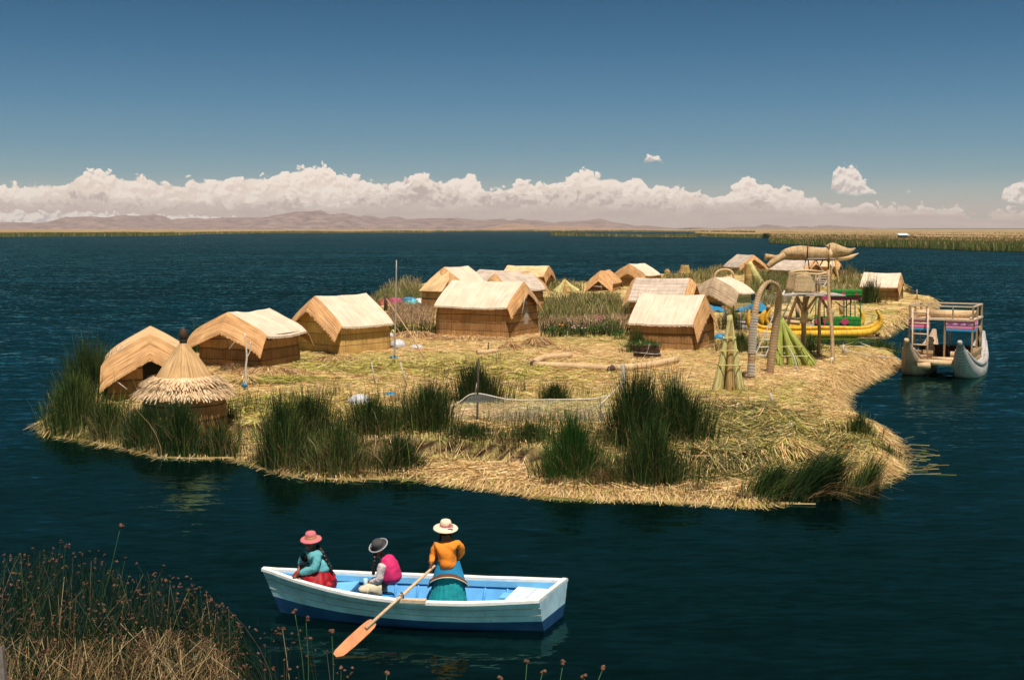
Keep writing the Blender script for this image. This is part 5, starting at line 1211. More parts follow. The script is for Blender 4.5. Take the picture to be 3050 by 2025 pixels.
# ------------------------------------------------------------------ poles, stakes, net, odds and ends
def pole(name, label, pts, r, m, cat, grp=None):
    P_ = smooth_path(pts, 5) if len(pts) > 2 else [Vector(p_) for p_ in pts]; mb = MB(); mb.tube(P_, lerps(r if hasattr(r, '__len__') else [r, r * .8], len(P_)), 7); return mb.single(name, m, label, cat, P_[0], grp)
b_ = on(1175, 1079); pole('bare_pole', 'tall thin bare pole standing between the huts', [b_, ay(1178, 930, b_.y), ay(1181, 775, b_.y)], [.04, .034, .022], M_greywood, 'pole')
b_ = on(1263, 1064); q_ = on(1151, 960); pole('leaning_stick', 'long thin stick leaning from the ground beside the tall bare pole', [b_, ay(1215, 985, b_.y + 2), ay(1151, 890, b_.y + 4)], [.04, .035, .03], M_wood, 'stick')
b_ = on(1149, 926); pole('dark_post', 'dark wooden post beside the coloured clothes pile', [b_, ay(1149, 880, b_.y)], .14, M_darkwood, 'post')
b_ = on(733, 1162); t_ = thing('forked_pole', 'tall white forked pole with blue rag at its foot by the dark-eaved hut', 'pole', b_)
mb = MB(); mb.tube(smooth_path([b_, ay(732, 1100, b_.y), ay(735, 1060, b_.y), ay(729, 992, b_.y)], 5), lerps([.045, .04, .035, .02], 16), 7); mb.build('stem', M_rope, t_)
mb = MB(); mb.tube(smooth_path([ay(735, 1065, b_.y), ay(744, 1048, b_.y), ay(746, 1018, b_.y)], 5), .02, 6); mb.build('branch', M_rope, t_)
mb = MB(); mb.lathe([(0, -.1), (.1, -.05), (.08, .05), (0, .1)], b_ + Vector((-.05, 0, .18)), 9, jit=.6); mb.build('rag', M_bluecloth, t_)
def stake(px0, py0, px1, py1, r, m, label, name='stake', grp=None):
    b_ = on(px0, py0); return pole(name, label, [b_ - Vector((0, 0, .1)), ay(px1, py1, b_.y)], [r, r * .9], m, 'stake', grp)
stake(950, 1216, 950, 1145, .045, M_wood, 'left one of two tall brown stakes rising from the reeds'); stake(1045, 1200, 1045, 1140, .045, M_wood, 'right one of two tall brown stakes rising from the reeds')
stake(953, 1240, 952, 1213, .05, M_darkwood, 'short stake with pale top directly in front of the left tall stake'); stake(974, 1245, 973, 1217, .045, M_darkwood, 'short stake beside another low one, right of the left tall stake')
stake(1120, 1150, 1106, 1078, .028, M_greywood, 'thin grey slanting rod on the green straw, the left of a pair'); stake(1215, 1155, 1192, 1080, .028, M_greywood, 'thin grey slanting rod on the green straw, the right of a pair')
stake(1862, 1250, 1855, 1087, .06, M_greywood, 'grey post holding the right end of the fishing net'); stake(1421, 1252, 1425, 1070, .035, M_darkwood, 'thin dark pole holding the left end of the fishing net')
stake(1453, 1052, 1455, 1020, .03, M_darkwood, 'thin dark stake before the large front-centre hut')
stake(2305, 1200, 2293, 1170, .05, M_greywood, 'short grey stub poking out of the straw, nearer the sheaf'); stake(2366, 1283, 2352, 1258, .05, M_greywood, 'short grey stub poking out of the green straw, nearer the camera')
stake(2732, 893, 2731, 862, .05, M_wood, 'thin reddish stake by the lone boxy hut', 'stake')
b_ = on(*z6(1088, 1300)); pole('crooked_stick', 'crooked grey stick leaning on the green reed sheaf', [b_, ay(*z6(1040, 1120), b_.y + .2), ay(*z6(975, 1000), b_.y + .6)], [.035, .035, .03], M_greywood, 'stick')
b_ = on(700, 1205); pole('bleached_stick', 'short bleached stick lying beside the round hut', [b_ + Vector((-.2, 0, .06)), b_ + Vector((.45, -.1, .05))], .035, M_palewood, 'stick')
b_ = on(*z6(1215, 1070)); pole('bleached_stick', 'pale stick lying on dark ground under the lookout tower', [b_ + Vector((0, 0, .08)), b_ + Vector((.75, .1, .14))], .04, M_palewood, 'stick')
b_ = on(1190, 1080); pole('driftwood', 'flat brown plank of driftwood at the foot of the tall bare pole', [b_ + Vector((0, 0, .05)), b_ + Vector((.9, .1, .06)), b_ + Vector((1.8, .5, .05))], [.08, .06, .03], M_wood, 'wood')

# fishing net
def net_mat():
    m, nt, b, out = new_mat('fishing_net')
    uv = N(nt, 'ShaderNodeUVMap', uv_map='UVMap'); sep = N(nt, 'ShaderNodeSeparateXYZ'); nt.links.new(uv.outputs[0], sep.inputs[0])
    fs = []
    for ax in ('X', 'Y'):
        mu = N(nt, 'ShaderNodeMath', operation='MULTIPLY'); nt.links.new(sep.outputs[ax], mu.inputs[0]); mu.inputs[1].default_value = 26
        fr_ = N(nt, 'ShaderNodeMath', operation='FRACT'); nt.links.new(mu.outputs[0], fr_.inputs[0]); lt = N(nt, 'ShaderNodeMath', operation='LESS_THAN'); nt.links.new(fr_.outputs[0], lt.inputs[0]); lt.inputs[1].default_value = .24; fs.append(lt.outputs[0])
    mx_ = N(nt, 'ShaderNodeMath', operation='MAXIMUM'); nt.links.new(fs[0], mx_.inputs[0]); nt.links.new(fs[1], mx_.inputs[1])
    b.inputs['Base Color'].default_value = (.30, .30, .29, 1); b.inputs['Roughness'].default_value = .7
    tr = N(nt, 'ShaderNodeBsdfTransparent'); ma = N(nt, 'ShaderNodeMath', operation='MULTIPLY_ADD'); nt.links.new(mx_.outputs[0], ma.inputs[0]); ma.inputs[1].default_value = .38; ma.inputs[2].default_value = .07; ms = N(nt, 'ShaderNodeMixShader'); nt.links.new(ma.outputs[0], ms.inputs[0]); nt.links.new(tr.outputs[0], ms.inputs[1]); nt.links.new(b.outputs[0], ms.inputs[2]); nt.links.new(ms.outputs[0], out.inputs[0])
    return m
b0 = on(1424, 1252); b1_ = on(1858, 1250); Ynet = b0.y
pL = ay(1415, 1172, Ynet); t_ = thing('fishing_net', 'sagging grey fishing net strung on white rope between two poles', 'net', Vector((pL.x, pL.y, .5)))
top = smooth_path([ay(1300, 1222, Ynet), ay(1360, 1202, Ynet), pL, ay(1520, 1190, Ynet - .2), ay(1640, 1190, Ynet - .3), ay(1760, 1188, Ynet - .4), ay(1815, 1178, Ynet - .5)], 8)
mb = MB(); mb.tube(top + [ay(1858, 1134, b1_.y)], .018, 5); mb.tube([pL, ay(1424, 1128, Ynet)], .022, 5); mb.tube([ay(1815, 1178, Ynet - .5), ay(1765, 1228, Ynet - .6)], .016, 5); mb.build('rope', M_rope, t_)
mb = MB(); rows = [[p_ + Vector((0, -.05 * i + .06 * math.sin(p_.x * 3 + i), -.70 * i / 4)) for p_ in top] for i in range(5)]; mb.grid(rows, [[(p_.x, p_.z) for p_ in r_] for r_ in rows]); mb.build('mesh', net_mat(), t_)
b2_ = on(1095, 1235); pole('net_stake', 'low stake wrapped in teal cord at the reeds left of the net', [b2_, ay(1094, 1200, b2_.y)], .05, M_teal, 'stake')
mb = MB(); mb.tube(smooth_path([ay(1094, 1203, b2_.y), ay(1230, 1228, b2_.y), ay(1330, 1250, b2_.y)], 8), .014, 5); mb.single('teal_line', M_teal, 'thin teal line running from the wrapped stake through the reeds', 'line', b2_)
c = on(1952, 1290); mb = MB(); p_ = ay(1948, 1272, c.y); mb.tube([p_ + Vector((0, 0, .15)), p_, p_ + Vector((.12, -.05, -.3))], [.06, .05, .02], 7); mb.single('bottle', M_teal, 'teal and white bottle caught in the tall dark reeds on the right', 'bottle', p_)
# plastic bags, cloths, clothes
def lump(px, py, r, h, m, name, label, cat, grp=None, jit=.5, n=14, z=None):
    c = on(px, py) if z is None else gp(px, py, z); mb = MB(); mb.lathe([(r * .8, -.05), (r, h * .25), (r * .85, h * .6), (r * .45, h * .92), (0, h)], c, n, jit=jit); return mb.single(name, m, label, cat, c, grp)
lump(1186, 1036, .40, .42, M_bag, 'plastic_bag', 'full white plastic bag beside the yellow-walled hut', 'bag'); lump(1242, 1038, .32, .2, M_bag, 'plastic_bag', 'flat crumpled pinkish-white bag near the leaning stick', 'bag'); lump(1162, 1008, .26, .3, M_bag, 'plastic_bag', 'small white bag behind the full bag', 'bag')
lump(1170, 1000, .14, .35, paint('yellow_jug', (.65, .42, .02), .4, .2, 5, .1), 'yellow_jug', 'small yellow jug among the white bags', 'jug', jit=.2)
lump(1172, 1070, .20, .16, M_bluecloth, 'blue_bag', 'blue plastic bag at the foot of the tall bare pole', 'bag'); lump(1252, 992, .42, .10, M_bluecloth, 'blue_cloth', 'blue cloth on the straw heap left of the large front-centre hut', 'cloth')
lump(795, 1134, .14, .10, M_bluecloth, 'blue_scrap', 'blue scrap lying on straw by the dark-eaved hut', 'scrap'); lump(1163, 1180, .22, .14, M_bluecloth, 'blue_scrap', 'blue scrap hanging in the reeds left of the net', 'scrap')
lump(2146, 1012, .35, .35, M_bluecloth, 'blue_bag', 'blue plastic bag right of the broad cream-roofed hut', 'bag')
lump(1070, 1205, .35, .35, M_bag, 'grey_net_heap', 'dirty white heap of net among the front reeds', 'net')
cols = [(M_red, -1.9, .4, 'red blanket at the left end of the clothes pile'), (M_pink, -.9, .55, 'pink-red cloth in the clothes pile'), (M_bluecloth, .15, .6, 'bright blue cloth on top of the clothes pile'), (M_bag, 1.0, .5, 'pale patterned cloth at the right end of the clothes pile'), (M_teal, .35, .35, 'teal cloth low in front of the clothes pile')]
cc = on(1212, 905)
for m, dx, h, lab in cols:
    c = cc + Vector((dx, random.uniform(-.3, .3) - (.5 if m is M_teal else 0), 0)); mb = MB(); mb.lathe([(.62, -.05), (.66, h * .25), (.42, h * .5), (.45, h * .7), (.2, h * .85), (0, h * .8)], c, 18, jit=.9); mb.single('cloth', m, lab, 'cloth', c, 'clothes drying in a pile')
# blue tarp and grey net fence on the far side of the inlet
c = gp(*z5(700, 905), .45); mb = MB(); rows = [[c + Vector((-4.2 + .35 * j, 1.2 * i - .8, .12 + .22 * nz3(j * .7, i * .9, 3) + .25 * i)) for j in range(12)] for i in range(4)]
mb.grid(rows); mb.grid([[p_ - Vector((0, 0, .04)) for p_ in r_] for r_ in rows], flip=True); mb.single('blue_tarp', M_bluecloth, 'blue tarpaulin spread behind the yellow boat and the arch', 'tarp', c)
c = gp(*z5(960, 835), .5); mb = MB(); L_ = [gp(*z5(620 + 60 * j, 835), .5) for j in range(12)]
mb.grid([[p_ + Vector((0, .1 * math.sin(j), 0)) for j, p_ in enumerate(L_)], [p_ + Vector((0, .1 * math.sin(j), .85 + .06 * math.sin(j * 2))) for j, p_ in enumerate(L_)]], [[(p_.x, 0) for p_ in L_], [(p_.x, .85) for p_ in L_]])
mb.single('net_fence', net_mat(), 'low grey net fence behind the lookout tower', 'fence', c)
for x, y0, y1, lab in ((1010, 950, 820, 'thick reddish post behind the left leg of the lookout tower'), (1520, 930, 790, 'thick pale post seen through the green cabin')):
    c = gp(*z5(x, y0 + 15), .45); mb = MB(); mb.tube([c, ay(*z5(x - 10, y1), c.y)], .13, 8); mb.single('mooring_post', M_wood, lab, 'post', c)
# straw heaps by the front-centre hut and the huts' straw plinths
def heap(px, py, rx, ry, h, n, label, L=.45, green=.05, m=M_straw, w=.03):
    c = on(px, py); B_ = Blades(); a_ = rng.uniform(0, 2 * np.pi, n); k = np.sqrt(rng.uniform(0, 1, n)); P_ = np.column_stack([c.x + rx * k * np.cos(a_), c.y + ry * k * np.sin(a_), c.z + h * (1 - k ** 2) + rng.uniform(-.03, .04, n)])
    B_.add(P_, rng.uniform(.0, .08, n), np.column_stack([np.cos(a_) * L * rng.uniform(.3, 1, n) + rng.normal(0, .1, n), np.sin(a_) * L * rng.uniform(.3, 1, n) + rng.normal(0, .1, n)]), 1.2, w, 3, 0, tint=(rng.uniform(0, 1, n) < green).astype(float), wtip=.5)
    V = B_.V[0].reshape(n, 4, 2, 3); V[..., 2] -= (np.linspace(0, 1, 4) ** 1.6)[None, :, None] * (h * .5 * k)[:, None, None]
    tag(B_.build('straw_heap', m, tuple(c)), label, 'straw heap', 'straw heaps by the huts')
M_straworange = attr_mat('orange_straw', [(0, (.12, .05, .02)), (.3, (.40, .20, .08)), (.7, (.62, .38, .18)), (1, (.72, .52, .30))], S_green, .1)
heap(1600, 1030, .8, .5, .45, 900, 'drooping straw heap at the right corner of the large front-centre hut', m=M_straworange); heap(1520, 1040, .5, .4, .38, 500, 'small drooping straw heap before the grey door', m=M_straworange)
heap(1235, 1008, 1.7, .9, .4, 1400, 'broad orange straw heap left of the large front-centre hut', m=M_straworange); heap(1400, 1014, 2.6, .45, .22, 1500, 'long straw ridge along the foot of the large front-centre hut', m=M_straworange)
heap(1690, 1045, .9, .6, .25, 700, 'flat yellow straw heap in the middle of the yard'); heap(2150, 1040, .9, .7, .30, 800, 'straw heap right of the broad cream-roofed hut', m=M_straworange)
heap(800, 1112, 2.0, .7, .25, 1500, 'reddish straw along the foot of the dark-eaved hut', m=M_straworange); heap(690, 1104, .45, .35, .32, 500, 'dark round straw clump by the forked pole', m=attr_mat('dark_straw', [(0, (.04, .02, .01)), (.5, (.16, .08, .035)), (1, (.32, .18, .08))], S_green, .1)); heap(1000, 1075, 1.2, .6, .22, 700, 'reddish straw at the left corner of the yellow-walled hut', m=M_straworange)
heap(730, 1146, .45, .3, .38, 420, 'dry straw tuft right behind the skirt of the round hut', L=.6); heap(2340, 1360, .9, .6, .30, 900, 'yellow straw mound behind the wind-bent reeds on the right', L=.6, green=.35)

# ------------------------------------------------------------------ rowing boat
BW = Vector((-4.05, 19.53, 0)); ST = Vector((.66, 18.90, 0)); LB = (ST - BW).length
ba = (ST - BW).normalized(); bbv = Vector((-ba.y, ba.x, 0))
def hwid(k): return float(np.interp(k, [0, .04, .12, .25, .4, .55, .7, .85, 1], [.035, .10, .27, .50, .68, .765, .765, .70, .60]))
def sheer(k): return float(np.interp(k, [0, .15, .35, .55, .75, 1], [.70, .60, .51, .475, .48, .53]))
def B(k, w, z):
    return BW + ba * (LB * k + .27 * w * max(0, k) ** 3 * (1 if w else 1)) + bbv * w + Vector((0, 0, z))
boat = thing('rowing_boat', 'white and blue wooden rowing boat with light blue inside carrying three women', 'boat', B(.5, 0, 0))
ks = [0, .015, .04, .08, .13, .19, .26, .34, .42, .50, .58, .66, .74, .82, .90, .96, 1.0]
def sect(k, side, inn=0.0):
    """outer skin from sheer to keel, one side; the stem rakes aft towards the keel"""
    hw, sh = hwid(k) - inn, sheer(k); out = []
    for t in (0, .18, .185, .36, .52, .60, .82, 1.0):
        z = sh + (-.14 - sh) * t
        flare = 1 - .42 * t ** 1.25; rake = .075 * (1 - k) ** 6 * t
        lap = -.012 if t in (.185,) else 0
        w = max(hw * flare + lap, .012)
        if t == 1.0: w = max(hw * .42, .008)
        out.append(B(k + rake, side * w, z - (0 if t < 1 else .02)))
    return out
WL = 4                                       # paint line row
mbw, mbb = MB(), MB()
for side in (-1, 1):
    rows = [sect(k, side) for k in ks]
    mbw.grid([r_[:WL + 1] for r_ in rows], flip=(side > 0)); mbb.grid([r_[WL:] for r_ in rows], flip=(side > 0))
rl, rr = sect(1.0, -1), sect(1.0, 1)
mbw.grid([rl[:WL + 1], rr[:WL + 1]], smooth=False); mbb.grid([rl[WL:], rr[WL:]], smooth=False)
mbb.grid([[sect(k, -1)[-1] for k in ks], [sect(k, 1)[-1] for k in ks]])
hull = mbw.build('hull', M_hullwhite, boat); mbb.build('hull_bottom', M_hullblue, boat)
for side in (-1, 1):                         # seams between the planks
    for t_i in (1, 3):
        mb = MB(); mb.tube([sect(k, side)[t_i] + bbv * side * .002 for k in ks], .006, 5); mb.build('plank_seam', M_greywood, boat)
# inside skin, floor
mb = MB()
for side in (-1, 1):
    rows = []
    for k in ks[1:]:
        kk = min(k, .985); hw, sh = max(hwid(kk) - .035, .02), sheer(kk)
        rows.append([B(kk + .05 * (1 - kk) ** 6 * t, side * hw * (1 - .36 * t), sh - .01 + (.06 - sh) * t) for t in (0, .2, .4, .6, .8, 1)])
    mb.grid(rows, flip=(side < 0))
mb.grid([[B(min(k, .985), s_ * max(hwid(min(k, .985)) - .035, .02) * .64, .06) for s_ in (-1, -.5, 0, .5, 1)] for k in ks[5:]])
mb.grid([[B(.985, s_ * (.57 - .2 * (1 - z_ / .5)), z_) for s_ in (-1, -.5, 0, .5, 1)] for z_ in (.06, .25, .5)])
mb.build('inner_planking', M_inside, boat)
# gunwale cap (both sides, and across the transom), inwale boards
for side in (-1, 1):
    mb = MB(); rows = []
    for k in ks:
        h_, s_ = hwid(k), sheer(k); wdt = .075 + .03 * (k > .3)
        rows.append([B(k, side * (h_ + .025), s_ - .02), B(k, side * (h_ + .025), s_ + .022), B(k, side * max(h_ - wdt, 0), s_ + .022), B(k, side * max(h_ - wdt, 0), s_ - .02)])
    mb.grid([[r_[j] + Vector((0, 0, .004 * nz3(i * .8, side * 3, j))) for j in (0, 1, 2, 3, 0)] for i, r_ in enumerate(rows)], smooth=False, flip=(side < 0)); mb.build('gunwale', M_rail, boat)
    mb = MB(); rows = []
    for k in ks[2:]:
        kk = min(k, .975); h_, s_ = hwid(kk) - .08, sheer(kk)
        rows.append([B(kk, side * h_, s_ - .022), B(kk, side * (h_ - .045), s_ - .022), B(kk, side * (h_ - .055), s_ - .115), B(kk, side * (h_ - .015), s_ - .125)])
    mb.grid([[r_[j] for j in (0, 1, 2, 3, 0)] for r_ in rows], smooth=False); mb.build('inwale', M_seatblue if side > 0 else M_inside, boat)
mb = MB(); mb.beam(B(.992, -.60, .535), B(.992, .60, .54), .07, .055); mb.build('transom_cap', M_rail, boat)
for k in (.20, .28, .36, .435, .51, .585, .66, .735, .81, .885, .94):
    for side in (-1, 1):
        hw, sh = hwid(k) - .05, sheer(k) - .05; mb = MB()
        mb.tube([B(k, side * hw * (1 - .36 * t), sh + (.06 - sh) * t) for t in (0, .5, 1)] , .022, 5); mb.build('rib', M_inside if k < .86 else M_deckwhite, boat)
def plank(k0, k1, z, m, name, inn=.06, th=.03, w0=-1, w1=1, n=1):
    mb = MB()
    for i in range(n):
        ka, kb = k0 + (k1 - k0) * i / n, k0 + (k1 - k0) * (i + .97) / n
        za = z + .003 * (i % 2)
        fr_ = lambda k: (1 - .36 * (sheer(k) - z) / (sheer(k) - .06)) * (hwid(k) - inn)
        P_ = [B(ka, w0 * fr_(ka), za), B(kb, w0 * fr_(kb), za), B(kb, w1 * fr_(kb), za), B(ka, w1 * fr_(ka), za)]; Q_ = [p_ - Vector((0, 0, th)) for p_ in P_]
        mb.add(P_ + Q_, [(0, 1, 2, 3), (7, 6, 5, 4), (0, 4, 5, 1), (1, 5, 6, 2), (2, 6, 7, 3), (3, 7, 4, 0)], None, 0, False)
    return mb.build(name, m, boat)
plank(.10, .315, .42, M_seatblue, 'bow_seat', n=3, th=.04, inn=.09); plank(.845, .975, .40, M_deckwhite, 'stern_deck', n=4); plank(.375, .41, .28, M_seatblue, 'thwart', w0=.45); plank(.80, .83, .30, M_seatblue, 'thwart', w0=.45)
mb = MB(); p_ = B(.315, -.40, .24); q_ = B(.315, .40, .24); mb.beam(p_, q_, .03, .28); mb.build('seat_front', M_hullblue, boat)
kx = .525; mb = MB(); lock = B(kx, -hwid(kx) + .0, sheer(kx) + .03); M_b = Matrix((ba, bbv, Vector((0, 0, 1)))).transposed(); mb.box(lock + ba * .16, (.46, .11, .05), M_b); mb.build('oarlock_block', M_palewood, boat)
mb = MB(); mb.box(lock + ba * .0 + Vector((0, 0, .05)), (.07, .09, .10), M_b); mb.build('oarlock', M_greywood, boat)

# oar
hand3 = ay(1281, 1697, 18.97); tip = gp(1000, 1952, .02); od = (tip - hand3).normalized()
oar = thing('oar', 'long pale wooden oar with broad orange blade', 'oar', tip)
mb = MB(); mb.tube([hand3 - od * .12, hand3 + od * .5, hand3 + od * (tip - hand3).length * .70], [.020, .027, .027], 9); mb.build('shaft', M_oarwood, oar)
Lo = (tip - hand3).length; sd_o = od.cross(Vector((.25, -.75, .6))).normalized(); nrm_o = od.cross(sd_o).normalized()
mb = MB(); rows = []
for k, w_ in ((.615, .055), (.64, .075), (.70, .085), (.85, .086), (.97, .072), (1.0, .05)):
    c_ = hand3 + od * Lo * k - nrm_o * .022 * (1 if nrm_o.z > 0 else -1); rows.append([c_ - sd_o * w_ - nrm_o * .009, c_ + sd_o * w_ - nrm_o * .009, c_ + sd_o * w_ + nrm_o * .009, c_ - sd_o * w_ + nrm_o * .009])
mb.grid(rows, closed=True, smooth=False); n0 = len(rows) * 4; mb.f += [(3, 2, 1, 0), (n0 - 4, n0 - 3, n0 - 2, n0 - 1)]; mb.m += [0, 0]; mb.sm += [False, False]; mb.build('blade', M_blade_oar, oar)
kr = min(np.linspace(.2, .6, 200), key=lambda k: (hand3 + od * Lo * k - (lock + Vector((0, 0, .1)))).length); c_ = hand3 + od * Lo * kr
mb = MB(); s1 = od.orthogonal().normalized(); s2 = od.cross(s1); mb.tube([c_ + (s1 * math.cos(a_) + s2 * math.sin(a_)) * .045 + od * .02 * math.sin(a_) for a_ in np.linspace(0, 2 * math.pi, 17)], .008, 5, cap=False); mb.build('oar_ring', M_dark, oar)

# stool in the boat
sp2 = ay(1150, 1778, 19.22); sp2.z = .06
t_ = thing('stool', 'blue plastic bucket stool under the woman in the magenta vest', 'stool', sp2)
mb = MB(); mb.lathe([(.17, 0), (.165, .02), (.135, .30), (.12, .32), (0, .32)], sp2, 20); mb.build('seat', M_bucket, t_)
mb = MB(); M_b2 = Matrix.Rotation(R(-8), 3, 'Z'); mb.box(sp2 + Vector((-.12, -.22, .07)), (.22, .16, .12), M_b2); mb.single('white_box', M_bag, 'small white box on the boat floor by the blue stool', 'box', sp2 + Vector((-.12, -.22, .01)))
mb = MB(); c = B(.40, -.12, .13); mb.lathe([(0, -.06), (.13, -.05), (.12, .05), (.05, .10), (0, .11)], c, 12, jit=.6); mb.single('pink_cloth', M_pink, 'crumpled pink cloth on the boat floor behind the bow seat', 'cloth', c)

# ------------------------------------------------------------------ people
T_fold = bpy.data.textures.new('cloth_folds', 'CLOUDS'); T_fold.noise_scale = .09; T_fold.noise_depth = 2
def skin(name, nodes, edges, mat, parent, root, sub=2):
    ids = list(nodes); o_ = ORG[parent.name]; me = bpy.data.meshes.new(name)
    me.from_pydata([tuple(nodes[i][0] - o_) for i in ids], [(ids.index(a), ids.index(b)) for a, b in edges], []); me.materials.append(mat)
    o = bpy.data.objects.new(name, me); col.objects.link(o); o.parent = parent; ORG[o.name] = o_
    m = o.modifiers.new('Skin', 'SKIN'); m.use_smooth_shade = True; m.branch_smoothing = .4
    for i, sv in zip(ids, me.skin_vertices[0].data):
        r_ = nodes[i][1]; sv.radius = (r_, r_) if not hasattr(r_, '__len__') else r_; sv.use_root = (i == root)
    s_ = o.modifiers.new('Sub', 'SUBSURF'); s_.levels = s_.render_levels = sub + (name != 'body')
    if name != 'body':
        d_ = o.modifiers.new('Folds', 'DISPLACE'); d_.texture = T_fold; d_.strength = .034; d_.mid_level = .42; d_.texture_coords = 'LOCAL'
    return o
def add_hand(nd, ed, wrist, fwd, across, curl, tag_, L=.17):
    """palm and five bent fingers beyond the wrist node"""
    fwd, across, curl = fwd.normalized(), across.normalized(), curl.normalized(); w_ = nd[wrist][0]
    pm = 'palm' + tag_; nd[pm] = (w_ + fwd * L * .38, (.034, .024)); ed.append((wrist, pm))
    for i, (off, ln) in enumerate(((-.030, .80), (-.010, 1.0), (.010, .95), (.030, .72))):
        k0, k1, k2, k3 = (f'{tag_}f{i}{j}' for j in range(4))
        b0 = w_ + fwd * L * .52 + across * off; nd[k0] = (b0, .0105); nd[k1] = (b0 + fwd * L * .22 * ln + curl * .006, .0095); nd[k2] = (nd[k1][0] + (fwd * .5 + curl * .85) * L * .17 * ln, .0088); nd[k3] = (nd[k2][0] + (curl * .95 - fwd * .15) * L * .12 * ln, .0075)
        ed += [(pm, k0), (k0, k1), (k1, k2), (k2, k3)]
    a, b_ = f'{tag_}t0', f'{tag_}t1'; nd[a] = (w_ + fwd * L * .30 - across * .045 + curl * .012, .012); nd[b_] = (w_ + fwd * L * .52 - across * .050 + curl * .035, .009); ed += [(pm, a), (a, b_)]
def face(parent, hc, fwd, r):
    fwd = fwd.normalized(); sdv = Vector((-fwd.y, fwd.x, 0)).normalized()
    for s_ in (-1, 1):
        mb = MB(); mb.lathe([(0, -.011), (.011, 0), (0, .011)], hc + fwd * r * .92 + sdv * s_ * .032 + Vector((0, 0, .01)), 8); mb.build('eye', M_hair, parent)
    mb = MB(); mb.tube([hc + fwd * r * .88 - sdv * .024 + Vector((0, 0, -.072)), hc + fwd * r * .95 + Vector((0, 0, -.073)), hc + fwd * r * .88 + sdv * .024 + Vector((0, 0, -.072))], [.004, .008, .004], 6); mb.build('mouth', paint('lips', (.16, .04, .035), .5, .1, 10, 0), parent)
def head_nodes(nd, ed, neck, hc, fwd, r=.095):
    fwd = fwd.normalized(); sdv = Vector((-fwd.y, fwd.x, 0)).normalized()
    nd['jaw'] = (hc + Vector((0, 0, -.07)) + fwd * .02, (.068, .07)); nd['head'] = (hc, (r * .86, r)); nd['crown'] = (hc + Vector((0, 0, .08)) - fwd * .01, (r * .72, r * .82))
    nd['nose'] = (hc + fwd * (r + .022) + Vector((0, 0, -.022)), .014); nd['chin'] = (hc + fwd * r * .80 + Vector((0, 0, -.095)), .024)
    ed += [(neck, 'jaw'), ('jaw', 'head'), ('head', 'crown'), ('head', 'nose'), ('jaw', 'chin')]
    for s_, n_ in ((-1, 'earl'), (1, 'earr')): nd[n_] = (hc + sdv * s_ * r * .95 + Vector((0, 0, -.02)), .018); ed.append(('head', n_))
def hat(parent, c, tilt, brim, crown, h, m, droop=.02, bandm=None, up=0.0, crown_top=.7, rim=None):
    """lathe hat tilted by the matrix"""
    p_ = thing_part = None
    prof = [(brim, -droop + up), (brim * .97, -droop + up + .012), (brim * .8, up * .35 + .006), (crown * 1.12, .008), (crown, .03), (crown * .98, h * .55), (crown * crown_top, h * .88), (crown * .35, h), (0, h * 1.0)]
    mb = MB(); mb.lathe(prof, c, 32, jit=.04, M=tilt); mb.lathe([(brim, -droop + up - .004), (crown * 1.1, -.004), (crown * .9, .0)], c, 32, M=tilt); o = mb.build('hat', m, parent)
    if bandm:
        mb = MB(); mb.lathe([(crown * 1.05, .018), (crown * 1.04, .052), (crown * .98, .055)], c, 32, jit=.02, M=tilt); mb.build('hat_band', bandm, o)
    if rim:
        mb = MB(); mb.tube([c + tilt @ Vector((brim * math.cos(a_), brim * math.sin(a_), -droop + up + .004)) for a_ in np.linspace(0, 2 * math.pi, 33)], .011, 6, cap=False); mb.build('hat_piping', rim, o)
    return o
def skirt_loft(rings, n=64, folds=14, amp=.05, seed=0):
    """rings: (centre, rx, ry, fold strength)"""
    rows = []
    for i, (c_, rx, ry, fs) in enumerate(rings):
        r_ = []
        for j in range(n):
            a_ = 2 * math.pi * j / n; f = 1 + amp * fs * (math.sin(folds * a_ + 1.3 * math.sin(3 * a_ + seed)) * .7 + .5 * math.sin(folds * 1.7 * a_ + seed + i * .25))
            r_.append(Vector(c_) + Vector((rx * f * math.cos(a_), ry * f * math.sin(a_), 0)))
        rows.append(r_)
    mb = MB(); mb.grid(rows, closed=True); return mb, rows
def braid(parent, pts, r, name='braid'):
    p_ = smooth_path(pts, 8); mb = MB(); mb.tube(p_, [r * (1 + .22 * math.sin(i * 1.5)) * (1 - .35 * i / len(p_)) for i in range(len(p_))], 8); return mb.build(name, M_hair, parent)

# --- the standing rower, back to the camera
Y3 = 19.15; j3 = lambda x, y, d=0.0: ay(x, y, Y3 + d)
q3 = zm(1150, 1500, 3.921); k3 = lambda x, y, d=0.0: ay(*q3(x, y), Y3 + d)
feet = k3(720, 1160); feet = Vector((-.985, Y3, .07))
p3 = thing('person', 'standing rower seen from behind in orange sweater, teal skirt and cream straw hat', 'person', feet)
neck = k3(695, 372, .02); hc = k3(695, 300, .05); waist = k3(722, 712); hip = k3(725, 800)
nd = {'hip': (hip, (.15, .12)), 'waist': (waist, (.125, .10)), 'chest': (k3(705, 540), (.11, .08)), 'up': (k3(700, 455), (.085, .055)), 'neck': (neck, .05)}
ed = [('hip', 'waist'), ('waist', 'chest'), ('chest', 'up'), ('up', 'neck')]
head_nodes(nd, ed, 'neck', hc, Vector((-.35, 1, 0)))
for s_, n_ in ((-1, 'l'), (1, 'r')):
    nd['th' + n_] = (Vector((feet.x + .085 * s_, Y3, .72)), .085); nd['kn' + n_] = (Vector((feet.x + .09 * s_, Y3 + .02, .45)), .055); nd['an' + n_] = (Vector((feet.x + .10 * s_, Y3, .13)), .038); nd['to' + n_] = (Vector((feet.x + .12 * s_, Y3 + .16, .10)), (.035, .028))
    ed += [('hip', 'th' + n_), ('th' + n_, 'kn' + n_), ('kn' + n_, 'an' + n_), ('an' + n_, 'to' + n_)]
